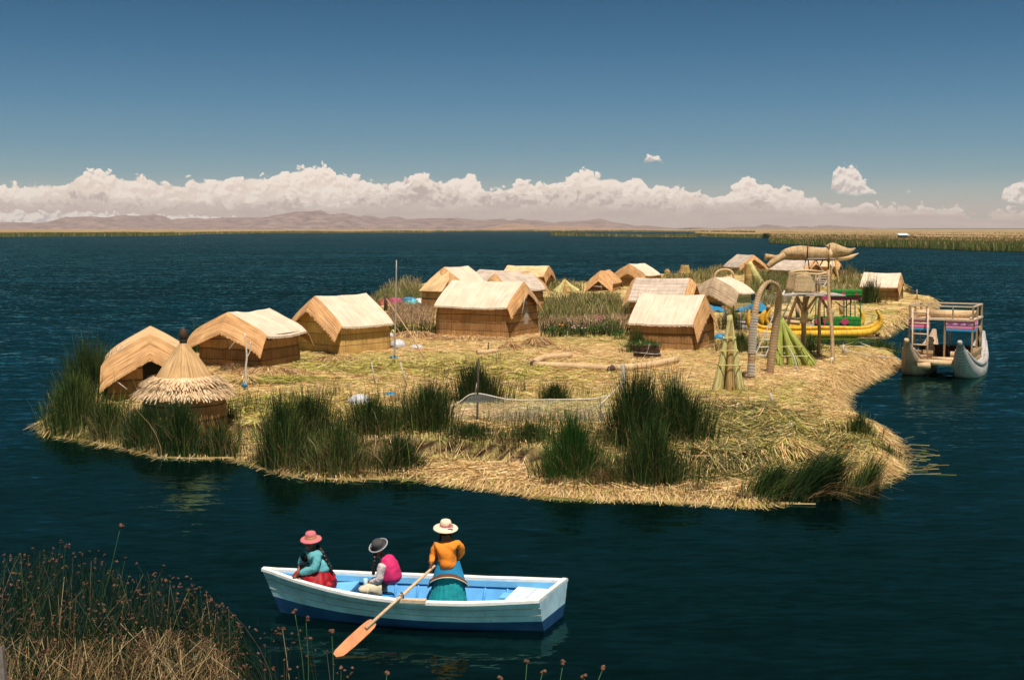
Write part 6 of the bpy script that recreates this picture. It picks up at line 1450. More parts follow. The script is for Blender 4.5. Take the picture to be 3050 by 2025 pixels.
shl, shr = k3(585, 440), k3(835, 425); ell, elr = k3(545, 610, -.02), k3(892, 545, .03); wrl = hand3 + Vector((.015, .03, .09)); wrr = k3(835, 640, .22)
for s_, sh_, el_, wr_ in (('l', shl, ell, wrl), ('r', shr, elr, wrr)):
    nd['sh' + s_] = (sh_ - Vector((0, 0, .05)), .036); nd['el' + s_] = (el_, .036); nd['wr' + s_] = (wr_, .028); ed += [('up', 'sh' + s_), ('sh' + s_, 'el' + s_), ('el' + s_, 'wr' + s_)]
add_hand(nd, ed, 'wrl', Vector((-.15, -.05, -1)), Vector((.6, -.6, .4)), Vector((.5, .7, -.2)), 'L'); add_hand(nd, ed, 'wrr', Vector((-1, .4, -.1)), Vector((0, .2, 1)), Vector((-.2, -1, 0)), 'R')
skin('body', nd, ed, M_skin, p3, 'hip')
sw = {'hip': (k3(722, 760), (.225, .165)), 'waist': (k3(715, 670), (.225, .16)), 'chest': (k3(705, 560), (.235, .165)), 'up': (k3(700, 470), (.205, .125)), 'nk': (k3(698, 410), .09)}
se = [('hip', 'waist'), ('waist', 'chest'), ('chest', 'up'), ('up', 'nk')]
for s_, sh_, el_, wr_ in (('l', shl, ell, wrl), ('r', shr, elr, wrr)):
    sw['sh' + s_] = (sh_ - Vector((0, 0, .05)), .066); sw['mu' + s_] = (sh_.lerp(el_, .5), .060); sw['el' + s_] = (el_, .053); sw['wr' + s_] = (el_.lerp(wr_, .93), .043); se += [('up', 'sh' + s_), ('sh' + s_, 'mu' + s_), ('mu' + s_, 'el' + s_), ('el' + s_, 'wr' + s_)]
skin('sweater', sw, se, M_orange, p3, 'hip')
zw = waist.z; wx = waist.x
mb, rows = skirt_loft([(Vector((wx, Y3, zw + .02)), .15, .125, 0), (Vector((wx + .005, Y3, zw - .12)), .20, .17, .3), (Vector((wx, Y3, zw - .35)), .255, .22, .8), (Vector((wx - .015, Y3, zw - .60)), .305, .27, 1.0), (Vector((wx - .02, Y3, .13)), .345, .31, 1.1)], 96, 22, .055, 1); mb.build('skirt', M_tealskirt, p3)
rowsS = []; n = 64
def low(a_):                                 # the wrap's hem: high at the back, low at the sides
    k = max(0, -math.sin(a_)) ; return zw - .37 + .24 * k ** .8
for t in (0, .25, .5, .75, 1):
    r_ = []
    for j in range(n):
        a_ = 2 * math.pi * j / n; z_ = zw + .07 + (low(a_) - zw - .07) * t; f = (zw + .05 - z_)
        rx = .178 + .30 * f - .02 * f * f; ry = .155 + .29 * f; r_.append(Vector((wx + (rx + .012 * math.sin(5 * a_ + 3 * t)) * math.cos(a_), Y3 + (ry + .012 * math.sin(4 * a_ + 2)) * math.sin(a_), z_)))
    rowsS.append(r_)
mb = MB(); mb.grid(rowsS, closed=True); sh_o = mb.build('shawl', M_shawl, p3)
ctr = Vector((wx, Y3, 0))
def offs(p_, d, dz): v_ = Vector((p_.x - wx, p_.y - Y3, 0)).normalized(); return p_ + v_ * d + Vector((0, 0, dz))
mb = MB(); mb.grid([[offs(p_, .010, .055) for p_ in rowsS[-1]], [offs(p_, .026, .0) for p_ in rowsS[-1]]], closed=True); mb.build('shawl_border', M_shawlband, sh_o)
mb = MB(); mb.tube([offs(p_, .026, -.004) for p_ in rowsS[-1]] + [offs(rowsS[-1][0], .026, -.004)], .009, 5, cap=False); mb.build('shawl_edging', M_hatcream, sh_o)
ht = hat(p3, k3(695, 268, .03), Matrix.Rotation(R(10), 3, 'X') @ Matrix.Rotation(R(2), 3, 'Y'), .198, .092, .125, M_hatcream, .025, M_hatband, crown_top=.82)
mb = MB(); c = k3(757, 255, -.09)
for i in range(7): a_ = i * .9; mb.lathe([(0, -.012), (.02, 0), (0, .012)], c + Vector((.028 * math.cos(a_), -.01, .028 * math.sin(a_))), 7, jit=.3)
mb.build('hat_flower', paint('pink_flower', (.68, .28, .28), .7, .3, 40, .2), ht)
for s_ in (-1, 1): braid(p3, [hc + Vector((.07 * s_, -.02, -.02)), hc + Vector((.09 * s_, .02, -.14)), hc + Vector((.10 * s_, .10, -.28))], .03)
face(p3, hc, Vector((-.35, 1, 0)), .095)

# --- the woman on the bow seat, facing the bow
Y1 = 19.42; q1 = zm(770, 1500, 4.752); k1 = lambda x, y, d=0.0: ay(*q1(x, y), Y1 + d)
seat1 = k1(900, 1120); p1 = thing('person', 'woman sitting in the bow in teal sweater, red skirt and rose hat', 'person', Vector((seat1.x, Y1, .42)))
fw1 = Vector((-1, .45, 0))
hc = k1(735, 565, .02); neck = k1(760, 635, .02); hip = k1(890, 1030)
nd = {'hip': (hip, (.16, .15)), 'waist': (k1(870, 940), (.13, .12)), 'chest': (k1(822, 810), (.10, .08)), 'up': (k1(785, 725), (.08, .06)), 'neck': (neck, .05)}
ed = [('hip', 'waist'), ('waist', 'chest'), ('chest', 'up'), ('up', 'neck')]; head_nodes(nd, ed, 'neck', hc, fw1)
shn, shf = k1(840, 735, -.15), k1(700, 700, .19); eln, elf = k1(800, 920, -.24), k1(600, 850, .22); wrn, wrf = k1(560, 985, -.20), k1(560, 960, .10)
for s_, a, b_, c_ in (('n', shn, eln, wrn), ('f', shf, elf, wrf)):
    nd['sh' + s_] = (a - Vector((0, 0, .02)), .038); nd['el' + s_] = (b_, .038); nd['wr' + s_] = (c_, .030); ed += [('up', 'sh' + s_), ('sh' + s_, 'el' + s_), ('el' + s_, 'wr' + s_)]
for s_, d in (('n', -.16), ('f', .14)):
    nd['kn' + s_] = (k1(520, 1080, d * 1.3), .075); nd['an' + s_] = (k1(780, 1190, d * 1.1), .042); nd['to' + s_] = (k1(850, 1215, d * 1.25), (.04, .03)); ed += [('hip', 'kn' + s_), ('kn' + s_, 'an' + s_), ('an' + s_, 'to' + s_)]
add_hand(nd, ed, 'wrn', Vector((-.75, .05, -.65)), Vector((.2, 1, .1)), Vector((-.1, .1, -1)), 'N', .18); add_hand(nd, ed, 'wrf', Vector((-.8, -.3, -.5)), Vector((.2, 1, .1)), Vector((-.1, .1, -1)), 'F')
skin('body', nd, ed, M_skin, p1, 'hip')
sw = {'hip': (k1(900, 985), (.215, .20)), 'waist': (k1(875, 900), (.215, .19)), 'chest': (k1(818, 800), (.215, .18)), 'up': (k1(785, 715), (.17, .13)), 'nk': (k1(768, 665), .09)}
se = [('hip', 'waist'), ('waist', 'chest'), ('chest', 'up'), ('up', 'nk')]
for s_, a, b_, c_ in (('n', shn, eln, wrn), ('f', shf, elf, wrf)):
    en = b_.lerp(c_, .9 if s_ == 'n' else .25); sw['sh' + s_] = (a, .085); sw['mu' + s_] = (a.lerp(b_, .5), .075); sw['el' + s_] = (b_, .068); sw['wr' + s_] = (en, .050); se += [('up', 'sh' + s_), ('sh' + s_, 'mu' + s_), ('mu' + s_, 'el' + s_), ('el' + s_, 'wr' + s_)]
skin('sweater', sw, se, M_tealsweat, p1, 'hip')
rings = []; cb = k1(715, 1150)
for t in np.linspace(0, 1, 12):
    z_ = .43 + .33 * t; rr = [1.0, 1.04, 1.06, 1.05, 1.02, .98, .92, .85, .76, .66, .56, .48][int(round(t * 11))]
    rings.append((Vector((cb.x + .10 * t + .05 * t * t, Y1 - .02, z_)), .385 * rr, .31 * rr, .9 - .5 * t))
mb, rows = skirt_loft(rings, 80, 9, .10, 2); 
for i, v_ in enumerate(mb.v):
    q = Vector(v_); q += Vector((nz3(q.x * 9, q.y * 9, q.z * 14) * .035, nz3(q.x * 9 + 7, q.y * 9, q.z * 14) * .035, nz3(q.x * 7, q.y * 7 + 4, q.z * 9) * .045)); rel = q - BW; kk = max(.02, min(1, rel.dot(ba) / LB)); wl2 = rel.dot(bbv); lim = max(hwid(kk) - .10, .04); q = q + bbv * (max(-lim, min(lim, wl2)) - wl2) * (1 if q.z < sheer(kk) + .06 else .5); mb.v[i] = tuple(q)
mb.build('skirt', M_redskirt, p1)
hat(p1, k1(742, 492, .02), Matrix.Rotation(R(10), 3, 'X') @ Matrix.Rotation(R(-2), 3, 'Y'), .172, .092, .125, M_hatpink, .012, M_goldband, crown_top=.84)
braid(p1, [k1(830, 590, .05), k1(905, 680, -.02), k1(950, 780, -.06), k1(1010, 890, -.08), k1(1050, 990, -.08)], .034); braid(p1, [k1(850, 600, .12), k1(935, 720, .08), k1(985, 830, .04), k1(1030, 940, .02)], .03)
face(p1, hc, fw1, .095)

# --- the woman on the blue stool
Y2 = 19.24; k2 = lambda x, y, d=0.0: ay(*q1(x, y), Y2 + d)
p2 = thing('person', 'woman sitting on the blue stool in magenta vest, beige skirt and charcoal brimmed hat', 'person', Vector((sp2.x, Y2, .38)))
fw2 = Vector((-1, .35, 0)); hc = k2(1695, 655, .04); neck = k2(1740, 715, .03); hip = k2(1880, 1170)
nd = {'hip': (hip, (.15, .14)), 'waist': (k2(1880, 1050), (.12, .11)), 'chest': (k2(1850, 880), (.10, .08)), 'up': (k2(1808, 775), (.08, .06)), 'neck': (neck, .048)}
ed = [('hip', 'waist'), ('waist', 'chest'), ('chest', 'up'), ('up', 'neck')]; head_nodes(nd, ed, 'neck', hc, fw2)
shn, shf = k2(1750, 850, -.13), k2(1770, 800, .17); eln, elf = k2(1705, 1095, -.17), k2(1720, 1060, .20); wrn, wrf = k2(1570, 1105, -.06), k2(1580, 1090, .10)
for s_, a, b_, c_ in (('n', shn, eln, wrn), ('f', shf, elf, wrf)):
    nd['sh' + s_] = (a - Vector((0, 0, .02)), .038); nd['el' + s_] = (b_, .036); nd['wr' + s_] = (c_, .028); ed += [('up', 'sh' + s_), ('sh' + s_, 'el' + s_), ('el' + s_, 'wr' + s_)]
for s_, d in (('n', -.10), ('f', .10)):
    nd['kn' + s_] = (k2(1475, 1235, d), .06); nd['an' + s_] = (Vector((k2(1470, 1235, d).x + .03, Y2 + d, .16)), .038); nd['to' + s_] = (Vector((k2(1470, 1235, d).x - .12, Y2 + d * 1.2, .10)), (.034, .028)); ed += [('hip', 'kn' + s_), ('kn' + s_, 'an' + s_), ('an' + s_, 'to' + s_)]
add_hand(nd, ed, 'wrn', Vector((-1, .2, -.35)), Vector((.1, 1, .1)), Vector((.1, .2, -1)), 'N', .15); add_hand(nd, ed, 'wrf', Vector((-1, -.3, -.3)), Vector((.1, 1, .1)), Vector((.1, -.2, -1)), 'F', .15)
skin('body', nd, ed, M_skin, p2, 'hip')
sw = {'hip': (k2(1880, 1115), (.20, .18)), 'waist': (k2(1880, 1010), (.205, .18)), 'chest': (k2(1850, 880), (.205, .17)), 'up': (k2(1815, 780), (.165, .125)), 'nk': (k2(1785, 730), .085)}
se = [('hip', 'waist'), ('waist', 'chest'), ('chest', 'up'), ('up', 'nk')]; skin('vest', sw, se, M_vest, p2, 'hip')
for s_, a, b_, c_ in (('n', shn, eln, wrn), ('f', shf, elf, wrf)):
    en = b_.lerp(c_, .92); skin('sleeve', {'s': (a + Vector((.02, 0, .01)), .078), 'm': (a.lerp(b_, .5), .066), 'e': (b_, .062), 'w': (en, .042)}, [('s', 'm'), ('m', 'e'), ('e', 'w')], M_stripeknit if s_ == 'f' else paint('knit_sleeve', (.58, .47, .46), .85, .18, 26, .4), p2, 's')
skt = {'hip': (k2(1880, 1185), (.175, .165))}; ske = []
for s_, d in (('n', -.10), ('f', .10)):
    skt['m' + s_] = (k2(1660, 1195, d), (.125, .105)); skt['k' + s_] = (k2(1480, 1215, d), .095); skt['l' + s_] = (k2(1470, 1255, d), .088); ske += [('hip', 'm' + s_), ('m' + s_, 'k' + s_), ('k' + s_, 'l' + s_)]
skin('beige_skirt', skt, ske, M_beige, p2, 'hip')
for d in (-.10, .10):
    skin('trouser_leg', {'a': (k2(1462, 1235, d), .082), 'b': (Vector((k2(1470, 1235, d).x + .02, Y2 + d, .28)), .075), 'c': (Vector((k2(1470, 1235, d).x + .05, Y2 + d, .15)), .07)}, [('a', 'b'), ('b', 'c')], M_purple, p2, 'a')
mb = MB(); 
for i in range(26): a_ = k2(1545 + random.uniform(-14, 14), 1180, -.20); mb.tube([a_, a_ + Vector((random.uniform(-.02, .02), -.01, -random.uniform(.1, .2)))], .005, 4)
mb.build('fringe', M_beige, p2)
hat(p2, k2(1708, 612, .03), Matrix.Rotation(R(26), 3, 'X') @ Matrix.Rotation(R(-20), 3, 'Y'), .155, .096, .135, M_hatgrey, .0, None, up=.035, crown_top=.9, rim=M_hatgreyrim)
braid(p2, [k2(1650, 700, -.06), k2(1640, 800, -.10), k2(1632, 900, -.12), k2(1625, 1000, -.10)], .036)
face(p2, hc, fw2, .095)
mb = MB(); c = k2(1515, 1100, -.08); mb.lathe([(.030, -.05), (.036, .05), (.034, .05), (.028, -.045)], c, 14); mb.single('glass', M_hullwhite, 'small pale cup held by the woman in the magenta vest', 'cup', c)

# ------------------------------------------------------------------ reeds and plants
def clump(px, py, rpx, hpx, n, label, dry=.12, mat=None, lean=.22, wind=(.0, .0), w=.017, name='reed_clump', depth=.9, hvar=.35, rnd=(0, .8), curve=2.0, group='reed clumps on the front shore', kind=None, z=None, stuffB=None, edge=-.15, core=1.0, dens=1.15):
    """photo point of the foot, half width and height in photo px"""
    c = on(px, py) if z is None else gp(px, py, z); s_ = c.y / F; rx, h = rpx * s_, hpx * s_
    n = int(n * dens); a_ = rng.uniform(0, 2 * np.pi, n); k = np.minimum(np.abs(rng.normal(0, .62, n)), 1.7) ** core
    P_ = np.column_stack([c.x + rx * k * np.cos(a_), c.y + rx * depth * k * np.sin(a_) + rx * depth * .15, np.zeros(n)])
    ok = sdist(P_[:, :2]) > edge; P_ = P_[ok]; k = k[ok]; a_ = a_[ok]; n = len(P_)
    zz = ground(P_[:, :2]); P_[:, 2] = np.maximum(zz, 0) - .03
    lump_ = .72 + .55 * fbm(P_[:, :2], 3.2 / max(rx, .4), int(px) % 97, 3)
    hh = h * (1 - hvar * np.minimum(k, 1) ** 1.3) * rng.triangular(.3, 1.0, 1.42, n) * np.clip(lump_, .38, 1.15)
    ln = np.column_stack([np.cos(a_) * k, np.sin(a_) * k]) * (hh * lean * .7)[:, None] + rng.normal(0, 1, (n, 2)) * (hh * .10)[:, None] + np.array(wind)[None] * hh[:, None]
    d = rng.uniform(0, 1, n) < dry; hh = np.where(d, hh * .75, hh); ln = np.where(d[:, None], ln * 1.9, ln)
    B_ = stuffB or Blades(); B_.add(P_, hh, ln, curve, w * rng.uniform(.7, 1.3, n), 4, tint=np.where(d, 0.0, 1.0), rnd=np.clip(rnd[0] + (min(1, rnd[1] + .25) - rnd[0]) * rng.beta(1.1, 1.7, n), 0, 1), wtip=.35)
    if stuffB is None: return tag(B_.build(name, mat or M_reed, tuple(c)), label, 'reeds', group)
def skirtgrass(px, py, rpx, n, hpx=45, z=None):
    clump(px, py, rpx, hpx, n, '', .85, stuffB=DG, lean=.9, w=.018, depth=.7, hvar=.2)
DG = Blades()
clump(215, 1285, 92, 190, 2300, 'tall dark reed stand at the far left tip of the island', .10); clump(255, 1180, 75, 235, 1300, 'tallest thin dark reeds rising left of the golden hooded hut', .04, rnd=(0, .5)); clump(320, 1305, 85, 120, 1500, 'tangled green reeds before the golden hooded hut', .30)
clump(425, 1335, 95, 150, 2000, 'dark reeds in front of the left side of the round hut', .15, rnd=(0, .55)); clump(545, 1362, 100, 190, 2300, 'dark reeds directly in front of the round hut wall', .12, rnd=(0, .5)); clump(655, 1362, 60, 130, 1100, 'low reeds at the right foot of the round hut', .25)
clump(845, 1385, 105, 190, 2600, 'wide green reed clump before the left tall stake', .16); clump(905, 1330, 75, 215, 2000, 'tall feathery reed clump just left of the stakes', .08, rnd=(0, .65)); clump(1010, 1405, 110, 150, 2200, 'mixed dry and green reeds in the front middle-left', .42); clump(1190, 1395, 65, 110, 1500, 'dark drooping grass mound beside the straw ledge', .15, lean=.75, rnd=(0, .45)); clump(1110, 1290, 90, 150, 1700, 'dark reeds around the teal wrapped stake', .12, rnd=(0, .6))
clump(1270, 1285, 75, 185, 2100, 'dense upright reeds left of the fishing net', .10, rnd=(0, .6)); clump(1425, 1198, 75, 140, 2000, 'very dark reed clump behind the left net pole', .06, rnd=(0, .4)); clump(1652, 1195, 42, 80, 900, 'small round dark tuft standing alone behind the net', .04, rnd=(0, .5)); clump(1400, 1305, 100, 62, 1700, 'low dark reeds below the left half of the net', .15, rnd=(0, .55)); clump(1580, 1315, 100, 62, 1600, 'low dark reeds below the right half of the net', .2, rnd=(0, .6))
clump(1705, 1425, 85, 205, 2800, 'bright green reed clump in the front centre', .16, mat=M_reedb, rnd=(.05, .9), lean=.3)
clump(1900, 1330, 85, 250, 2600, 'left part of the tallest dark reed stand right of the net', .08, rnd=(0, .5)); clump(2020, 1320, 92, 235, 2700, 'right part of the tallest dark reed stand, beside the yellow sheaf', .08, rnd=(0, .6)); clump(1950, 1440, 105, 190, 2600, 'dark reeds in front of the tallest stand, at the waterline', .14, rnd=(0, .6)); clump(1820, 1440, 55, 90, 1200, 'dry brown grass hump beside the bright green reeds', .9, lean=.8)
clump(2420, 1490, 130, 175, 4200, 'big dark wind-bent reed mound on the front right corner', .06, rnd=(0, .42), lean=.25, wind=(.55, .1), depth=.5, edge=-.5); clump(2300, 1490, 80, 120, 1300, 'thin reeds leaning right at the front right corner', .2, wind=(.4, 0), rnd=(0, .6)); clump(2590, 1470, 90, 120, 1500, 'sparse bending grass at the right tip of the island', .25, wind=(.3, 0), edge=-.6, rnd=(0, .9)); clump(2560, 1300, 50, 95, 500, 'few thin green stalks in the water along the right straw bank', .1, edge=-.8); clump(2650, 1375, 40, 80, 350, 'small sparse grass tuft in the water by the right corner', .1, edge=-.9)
clump(2625, 1050, 48, 52, 1100, 'green reed clump growing out of the inlet before the grey double boat', .12, z=.0, edge=-5, group='reed clumps round the inlet', rnd=(.1, .9)); clump(2410, 1052, 36, 75, 900, 'reeds at the left leg of the lookout tower', .15, edge=-5, group='reed clumps round the inlet', rnd=(.1, .9)); clump(2210, 1048, 70, 80, 1300, 'reeds growing behind the left column of the arch', .15, group='reed clumps round the inlet', rnd=(.1, .9)); clump(2320, 1050, 45, 70, 700, 'reeds seen through the arch', .25, edge=-2, group='reed clumps round the inlet', rnd=(.1, .9))
clump(1905, 1050, 42, 90, 1100, 'reeds hiding the left corner of the broad cream-roofed hut', .1, group='reed clumps by the huts', depth=.5, rnd=(0, .8)); clump(590, 1050, 45, 100, 800, 'thin dark reeds behind the point of the round hut', .05, group='reed clumps by the huts', rnd=(0, .6)); clump(2590, 905, 40, 85, 700, 'dark reeds left of the lone boxy hut', .05, group='reed clumps by the huts', rnd=(0, .6), w=.03)
clump(2703, 872, 11, 32, 160, 'dry grass at the right corner of the lone boxy hut', .7, group='reed clumps by the huts', w=.03); clump(2540, 832, 30, 55, 600, 'green-gold reeds right of the rusty drum', .3, mat=M_reedp, group='reed clumps by the huts', w=.04); clump(2180, 985, 35, 85, 700, 'dark tangled reeds under the grey-brown hooded hut', .3, group='reed clumps by the huts', rnd=(0, .6), w=.025)
for px, py, r_ in ((300, 1300, 90), (420, 1350, 90), (590, 1375, 80), (760, 1385, 90), (900, 1400, 110), (1060, 1420, 100), (1640, 1445, 60), (1780, 1450, 60), (1900, 1455, 80), (2080, 1470, 110), (2200, 1495, 90), (2330, 1500, 80), (1500, 1330, 150)): skirtgrass(px, py, r_, 520)
for px, py in ((1000, 1180), (1250, 1190), (1560, 1170), (1750, 1180), (1330, 1120), (1480, 1080), (860, 1140), (2000, 1160)):
    clump(px, py, 55, 55, 60, '', .2, stuffB=DG, hvar=.1, w=.014)
def filler(n, x0, x1, y0, y1, h, dry, thr, w=.015):
    px = rng.uniform(x0, x1, n); py = rng.uniform(y0, y1, n); q = np.array([gp(a_, b_, .35)[:2] for a_, b_ in zip(px, py)]); q = q[sdist(q) > .0]
    dn = fbm(q, .9, 77, 4); q = q[dn + rng.normal(0, .12, len(q)) > thr]; m = len(q); d = rng.uniform(0, 1, m) < dry
    hh = h * rng.triangular(.2, .7, 1.5, m) * np.clip(.8 + .6 * fbm(q, 1.3, 78, 3), .3, 1.3)
    DG.add(np.column_stack([q, np.maximum(ground(q), 0) - .02]), hh, rng.normal(0, 1, (m, 2)) * (hh * np.where(d, .45, .14))[:, None], 2.0, w * rng.uniform(.7, 1.3, m), 4, tint=np.where(d, 0.0, 1.0), rnd=np.clip(rng.beta(1.1, 1.7, m), 0, 1), wtip=.35)
filler(5200, 150, 720, 1255, 1372, .95, .30, -.15); filler(5600, 740, 1240, 1275, 1425, .85, .35, .0); filler(2400, 1150, 1340, 1215, 1320, .75, .25, -.05); filler(3600, 1300, 1880, 1268, 1330, .45, .25, -.05); filler(3200, 1560, 2120, 1330, 1470, .7, .5, .15); filler(1600, 2080, 2480, 1400, 1500, .5, .5, .1); filler(900, 120, 420, 1180, 1290, 1.1, .2, -.1)
filler(2600, 700, 1150, 1200, 1300, .7, .3, .1)
tag(DG.build('shore_grass', M_reed), kind='stuff')
BG = Blades()
def bed(poly, n, h, dry, rnd=(0, 1), w=.05, lean=.25):
    q = np.array([gp(x, y, .5)[:2] for x, y in poly]); x0, y0 = q.min(0); x1, y1 = q.max(0); P2 = np.column_stack([rng.uniform(x0, x1, n * 3), rng.uniform(y0, y1, n * 3)])
    ins = np.zeros(len(P2), bool); B2 = np.roll(q, -1, 0)
    for a_, b_ in zip(q, B2):
        c_ = (a_[1] > P2[:, 1]) != (b_[1] > P2[:, 1])
        with np.errstate(divide='ignore', invalid='ignore'): xi = (b_[0] - a_[0]) * (P2[:, 1] - a_[1]) / (b_[1] - a_[1]) + a_[0]
        ins ^= c_ & (P2[:, 0] < xi)
    P2 = P2[ins][:n]; P2 = P2[sdist(P2) > -.6]; m = len(P2); z = np.maximum(ground(P2), 0)
    hh = h * rng.uniform(.4, 1.1, m) * (.8 + .4 * fbm(P2, .5, 31, 2)); d = rng.uniform(0, 1, m) < np.clip(dry + .4 * fbm(P2, .3, 8, 2), 0, 1)
    BG.add(np.column_stack([P2, z]), hh, rng.normal(0, 1, (m, 2)) * (hh * lean)[:, None], 1.7, w * rng.uniform(.7, 1.3, m), 3, tint=np.where(d, 0.0, 1.0), rnd=rnd[0] + (rnd[1] - rnd[0]) * rng.uniform(0, 1, m), wtip=.4)
bed([(1590, 965), (1890, 950), (1930, 922), (1830, 908), (1690, 910), (1610, 925)], 4600, 1.2, .22); bed([(1600, 990), (1850, 990), (1870, 955), (1590, 950)], 2600, .65, 1.0, (0, .9), lean=.6); bed([(1690, 905), (1830, 900), (1850, 880), (1700, 880)], 900, .6, .2)
bed([(1110, 935), (1140, 905), (1260, 905), (1250, 860), (1150, 862), (1105, 890)], 2200, 1.4, .25); bed([(1150, 965), (1290, 975), (1300, 912), (1160, 912)], 2200, .8, .95, (0, .6), lean=.6)
bed([(1600, 870), (1700, 872), (1740, 868), (1700, 850), (1600, 850)], 900, 1.0, .25); bed([(1960, 850), (2080, 850), (2180, 820), (2240, 825), (2300, 835), (2300, 800), (2200, 795), (2100, 812), (1990, 826)], 4200, 1.05, .3, w=.07)
bed([(2240, 890), (2360, 880), (2470, 850), (2420, 832), (2280, 835), (2230, 850)], 3600, 1.5, .15, (0, .8), w=.06); bed([(2460, 870), (2560, 880), (2590, 850), (2540, 830), (2470, 845)], 1500, 1.1, .25, w=.06); bed([(2350, 905), (2240, 930), (2270, 890), (2360, 885)], 1000, 1.2, .2, (0, .8), w=.05)
bed([(2130, 965), (2240, 950), (2260, 920), (2200, 935)], 900, .9, .4); bed([(1290, 850), (1400, 860), (1420, 840), (1300, 838)], 700, 1.3, .3)
tag(BG.build('back_reeds', M_reedp), kind='stuff')
# dark wet channel of reeds behind the yard and a few garden plants
CH = Blades(); n = 2600; t = rng.uniform(0, 1, n); pxs = 1120 + 760 * t; ok = (pxs < 1300) | (pxs > 1610); pxs = pxs[ok]; P_ = np.array([gp(x, rng.uniform(985, 1012), .4)[:] for x in pxs])
P_[:, 2] = np.maximum(ground(P_[:, :2]), 0); CH.add(P_, rng.uniform(.25, .75, len(P_)), rng.normal(0, .12, (len(P_), 2)), 1.6, .04, 3, .08, rnd=rng.uniform(0, .5, len(P_))); tag(CH.build('channel_reeds', M_reed), kind='stuff')
def shrub(px, py, r_, h, n, label, flower=None, fl=0):
    c = on(px, py); t_ = thing('garden_plant', label, 'plant', c, 'garden plants edging the yard'); B_ = Blades()
    d = rng.normal(0, 1, (n, 3)); d /= np.linalg.norm(d, axis=1)[:, None]; P_ = np.array(c) + d * np.array([r_, r_, h * .5]) * rng.uniform(.3, 1, n)[:, None] ** .5 + np.array([0, 0, h * .5])
    B_.add(P_, rng.uniform(.02, .12, n), rng.normal(0, .10, (n, 2)), 1, .06, 2, 0, wtip=.3, rnd=rng.uniform(.1, 1, n))
    o = B_.build('leaves', M_reedb, tuple(c)); o.parent = t_; o.location = (0, 0, 0); ORG[o.name] = c
    mb = MB(); mb.tube([c - Vector((0, 0, .05)), c + Vector((.02, 0, h * .6))], .02, 5); mb.build('stem', M_brown, t_)
    for i in range(fl):
        p_ = c + Vector((random.uniform(-r_, r_), random.uniform(-r_, 0) * .8, h * random.uniform(.7, 1.1))); mb = MB(); mb.lathe([(0, -.02), (.07, 0), (.04, .035), (0, .04)], p_, 8, jit=.3); mb.build('flower', flower, t_)
M_of = paint('orange_flower', (.80, .28, .01), .6, .2, 20, 0); M_pf = paint('magenta_flower', (.60, .04, .30), .6, .2, 20, 0); M_wf = paint('pale_flower', (.66, .42, .40), .6, .2, 20, 0)
for a in ((1655, 1003, .55, .6, 260, 'green bush with orange flowers right of the large front-centre hut', M_of, 3), (1715, 1000, .55, .5, 240, 'low green plant with pale pink flowers in the garden strip', M_wf, 7), (1765, 998, .5, .5, 240, 'low green plant in the middle of the garden strip', None, 0), (1812, 1000, .65, 1.0, 420, 'tall bushy plant with magenta flowers in the garden strip', M_pf, 4), (1850, 1012, .5, .5, 220, 'low plant at the right end of the garden strip', None, 0)): shrub(*a)

# foreground sedge on the near bank
NB = Blades(); heads = []
def sedge(n, poly, h, dry, lean, headp, w=.007, rnd=(0, 1), hs=.020):
    q = np.array(poly, float)
    for _ in range(n):
        u_ = rng.uniform(); v_ = rng.uniform()
        x = np.interp(u_, np.linspace(0, 1, len(q)), q[:, 0]); yt = np.interp(u_, np.linspace(0, 1, len(q)), q[:, 1]); Y = np.interp(v_, [0, 1], [12.6, 17.2])
        # stem top falls anywhere under the outline of the patch
        py = yt + (2080 - yt) * v_ ** 1.15 if False else yt + (2060 - yt) * rng.uniform() ** 1.35
        Yt = 17.0 - 3.4 * np.clip((py - 1600) / 425, 0, 1) + rng.normal(0, .35)
        top = ay(x + rng.normal(0, 10), py, Yt); hgt = h * rng.uniform(.75, 1.15)
        z0 = min(top.z - .2, max(-.05, top.z - hgt)); l_ = np.clip(rng.normal(0, lean, 2), -.75, .75) + np.array([.05, 0])
        yield top, z0, l_
def add_sedge(n, poly, h, dry, lean, headp, w=.008, hs=.0135, curve=1.6):
    T, P_, Ln, Hh = [], [], [], []
    for top, z0, l_ in sedge(n, poly, h, dry, lean, headp):
        Hv = top.z - z0; ln = l_ * Hv; drop = (ln @ ln) / max(Hv, .05) * .35
        P_.append((top.x - ln[0], top.y - ln[1], z0)); Hh.append(Hv + drop); Ln.append(ln); T.append(top)
    P_, Hh, Ln = np.array(P_), np.array(Hh), np.array(Ln); m = len(P_)
    NB.add(P_, Hh, Ln, curve, w * rng.uniform(.7, 1.4, m), 4, dry, wtip=.5)
    V = NB.V[-1].reshape(m, 5, 2, 3)[:, 4].mean(1)
    for v_ in V[rng.uniform(0, 1, m) < headp]: heads.append((v_, hs * rng.uniform(.7, 1.4)))
SED = [(-60, 1690), (60, 1640), (130, 1628), (200, 1640), (300, 1668), (380, 1700), (470, 1705), (560, 1735), (620, 1780), (690, 1820), (720, 1880)]
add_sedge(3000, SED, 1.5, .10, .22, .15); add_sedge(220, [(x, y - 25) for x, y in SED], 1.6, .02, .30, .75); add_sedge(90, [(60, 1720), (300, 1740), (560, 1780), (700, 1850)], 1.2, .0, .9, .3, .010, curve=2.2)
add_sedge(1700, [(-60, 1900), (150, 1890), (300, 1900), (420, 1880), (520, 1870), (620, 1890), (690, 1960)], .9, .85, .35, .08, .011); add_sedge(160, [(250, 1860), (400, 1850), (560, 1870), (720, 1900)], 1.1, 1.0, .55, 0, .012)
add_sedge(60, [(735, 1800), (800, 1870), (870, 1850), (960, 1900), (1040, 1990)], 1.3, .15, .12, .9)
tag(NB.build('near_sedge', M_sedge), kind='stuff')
V0, F0 = ICO2 = None, None
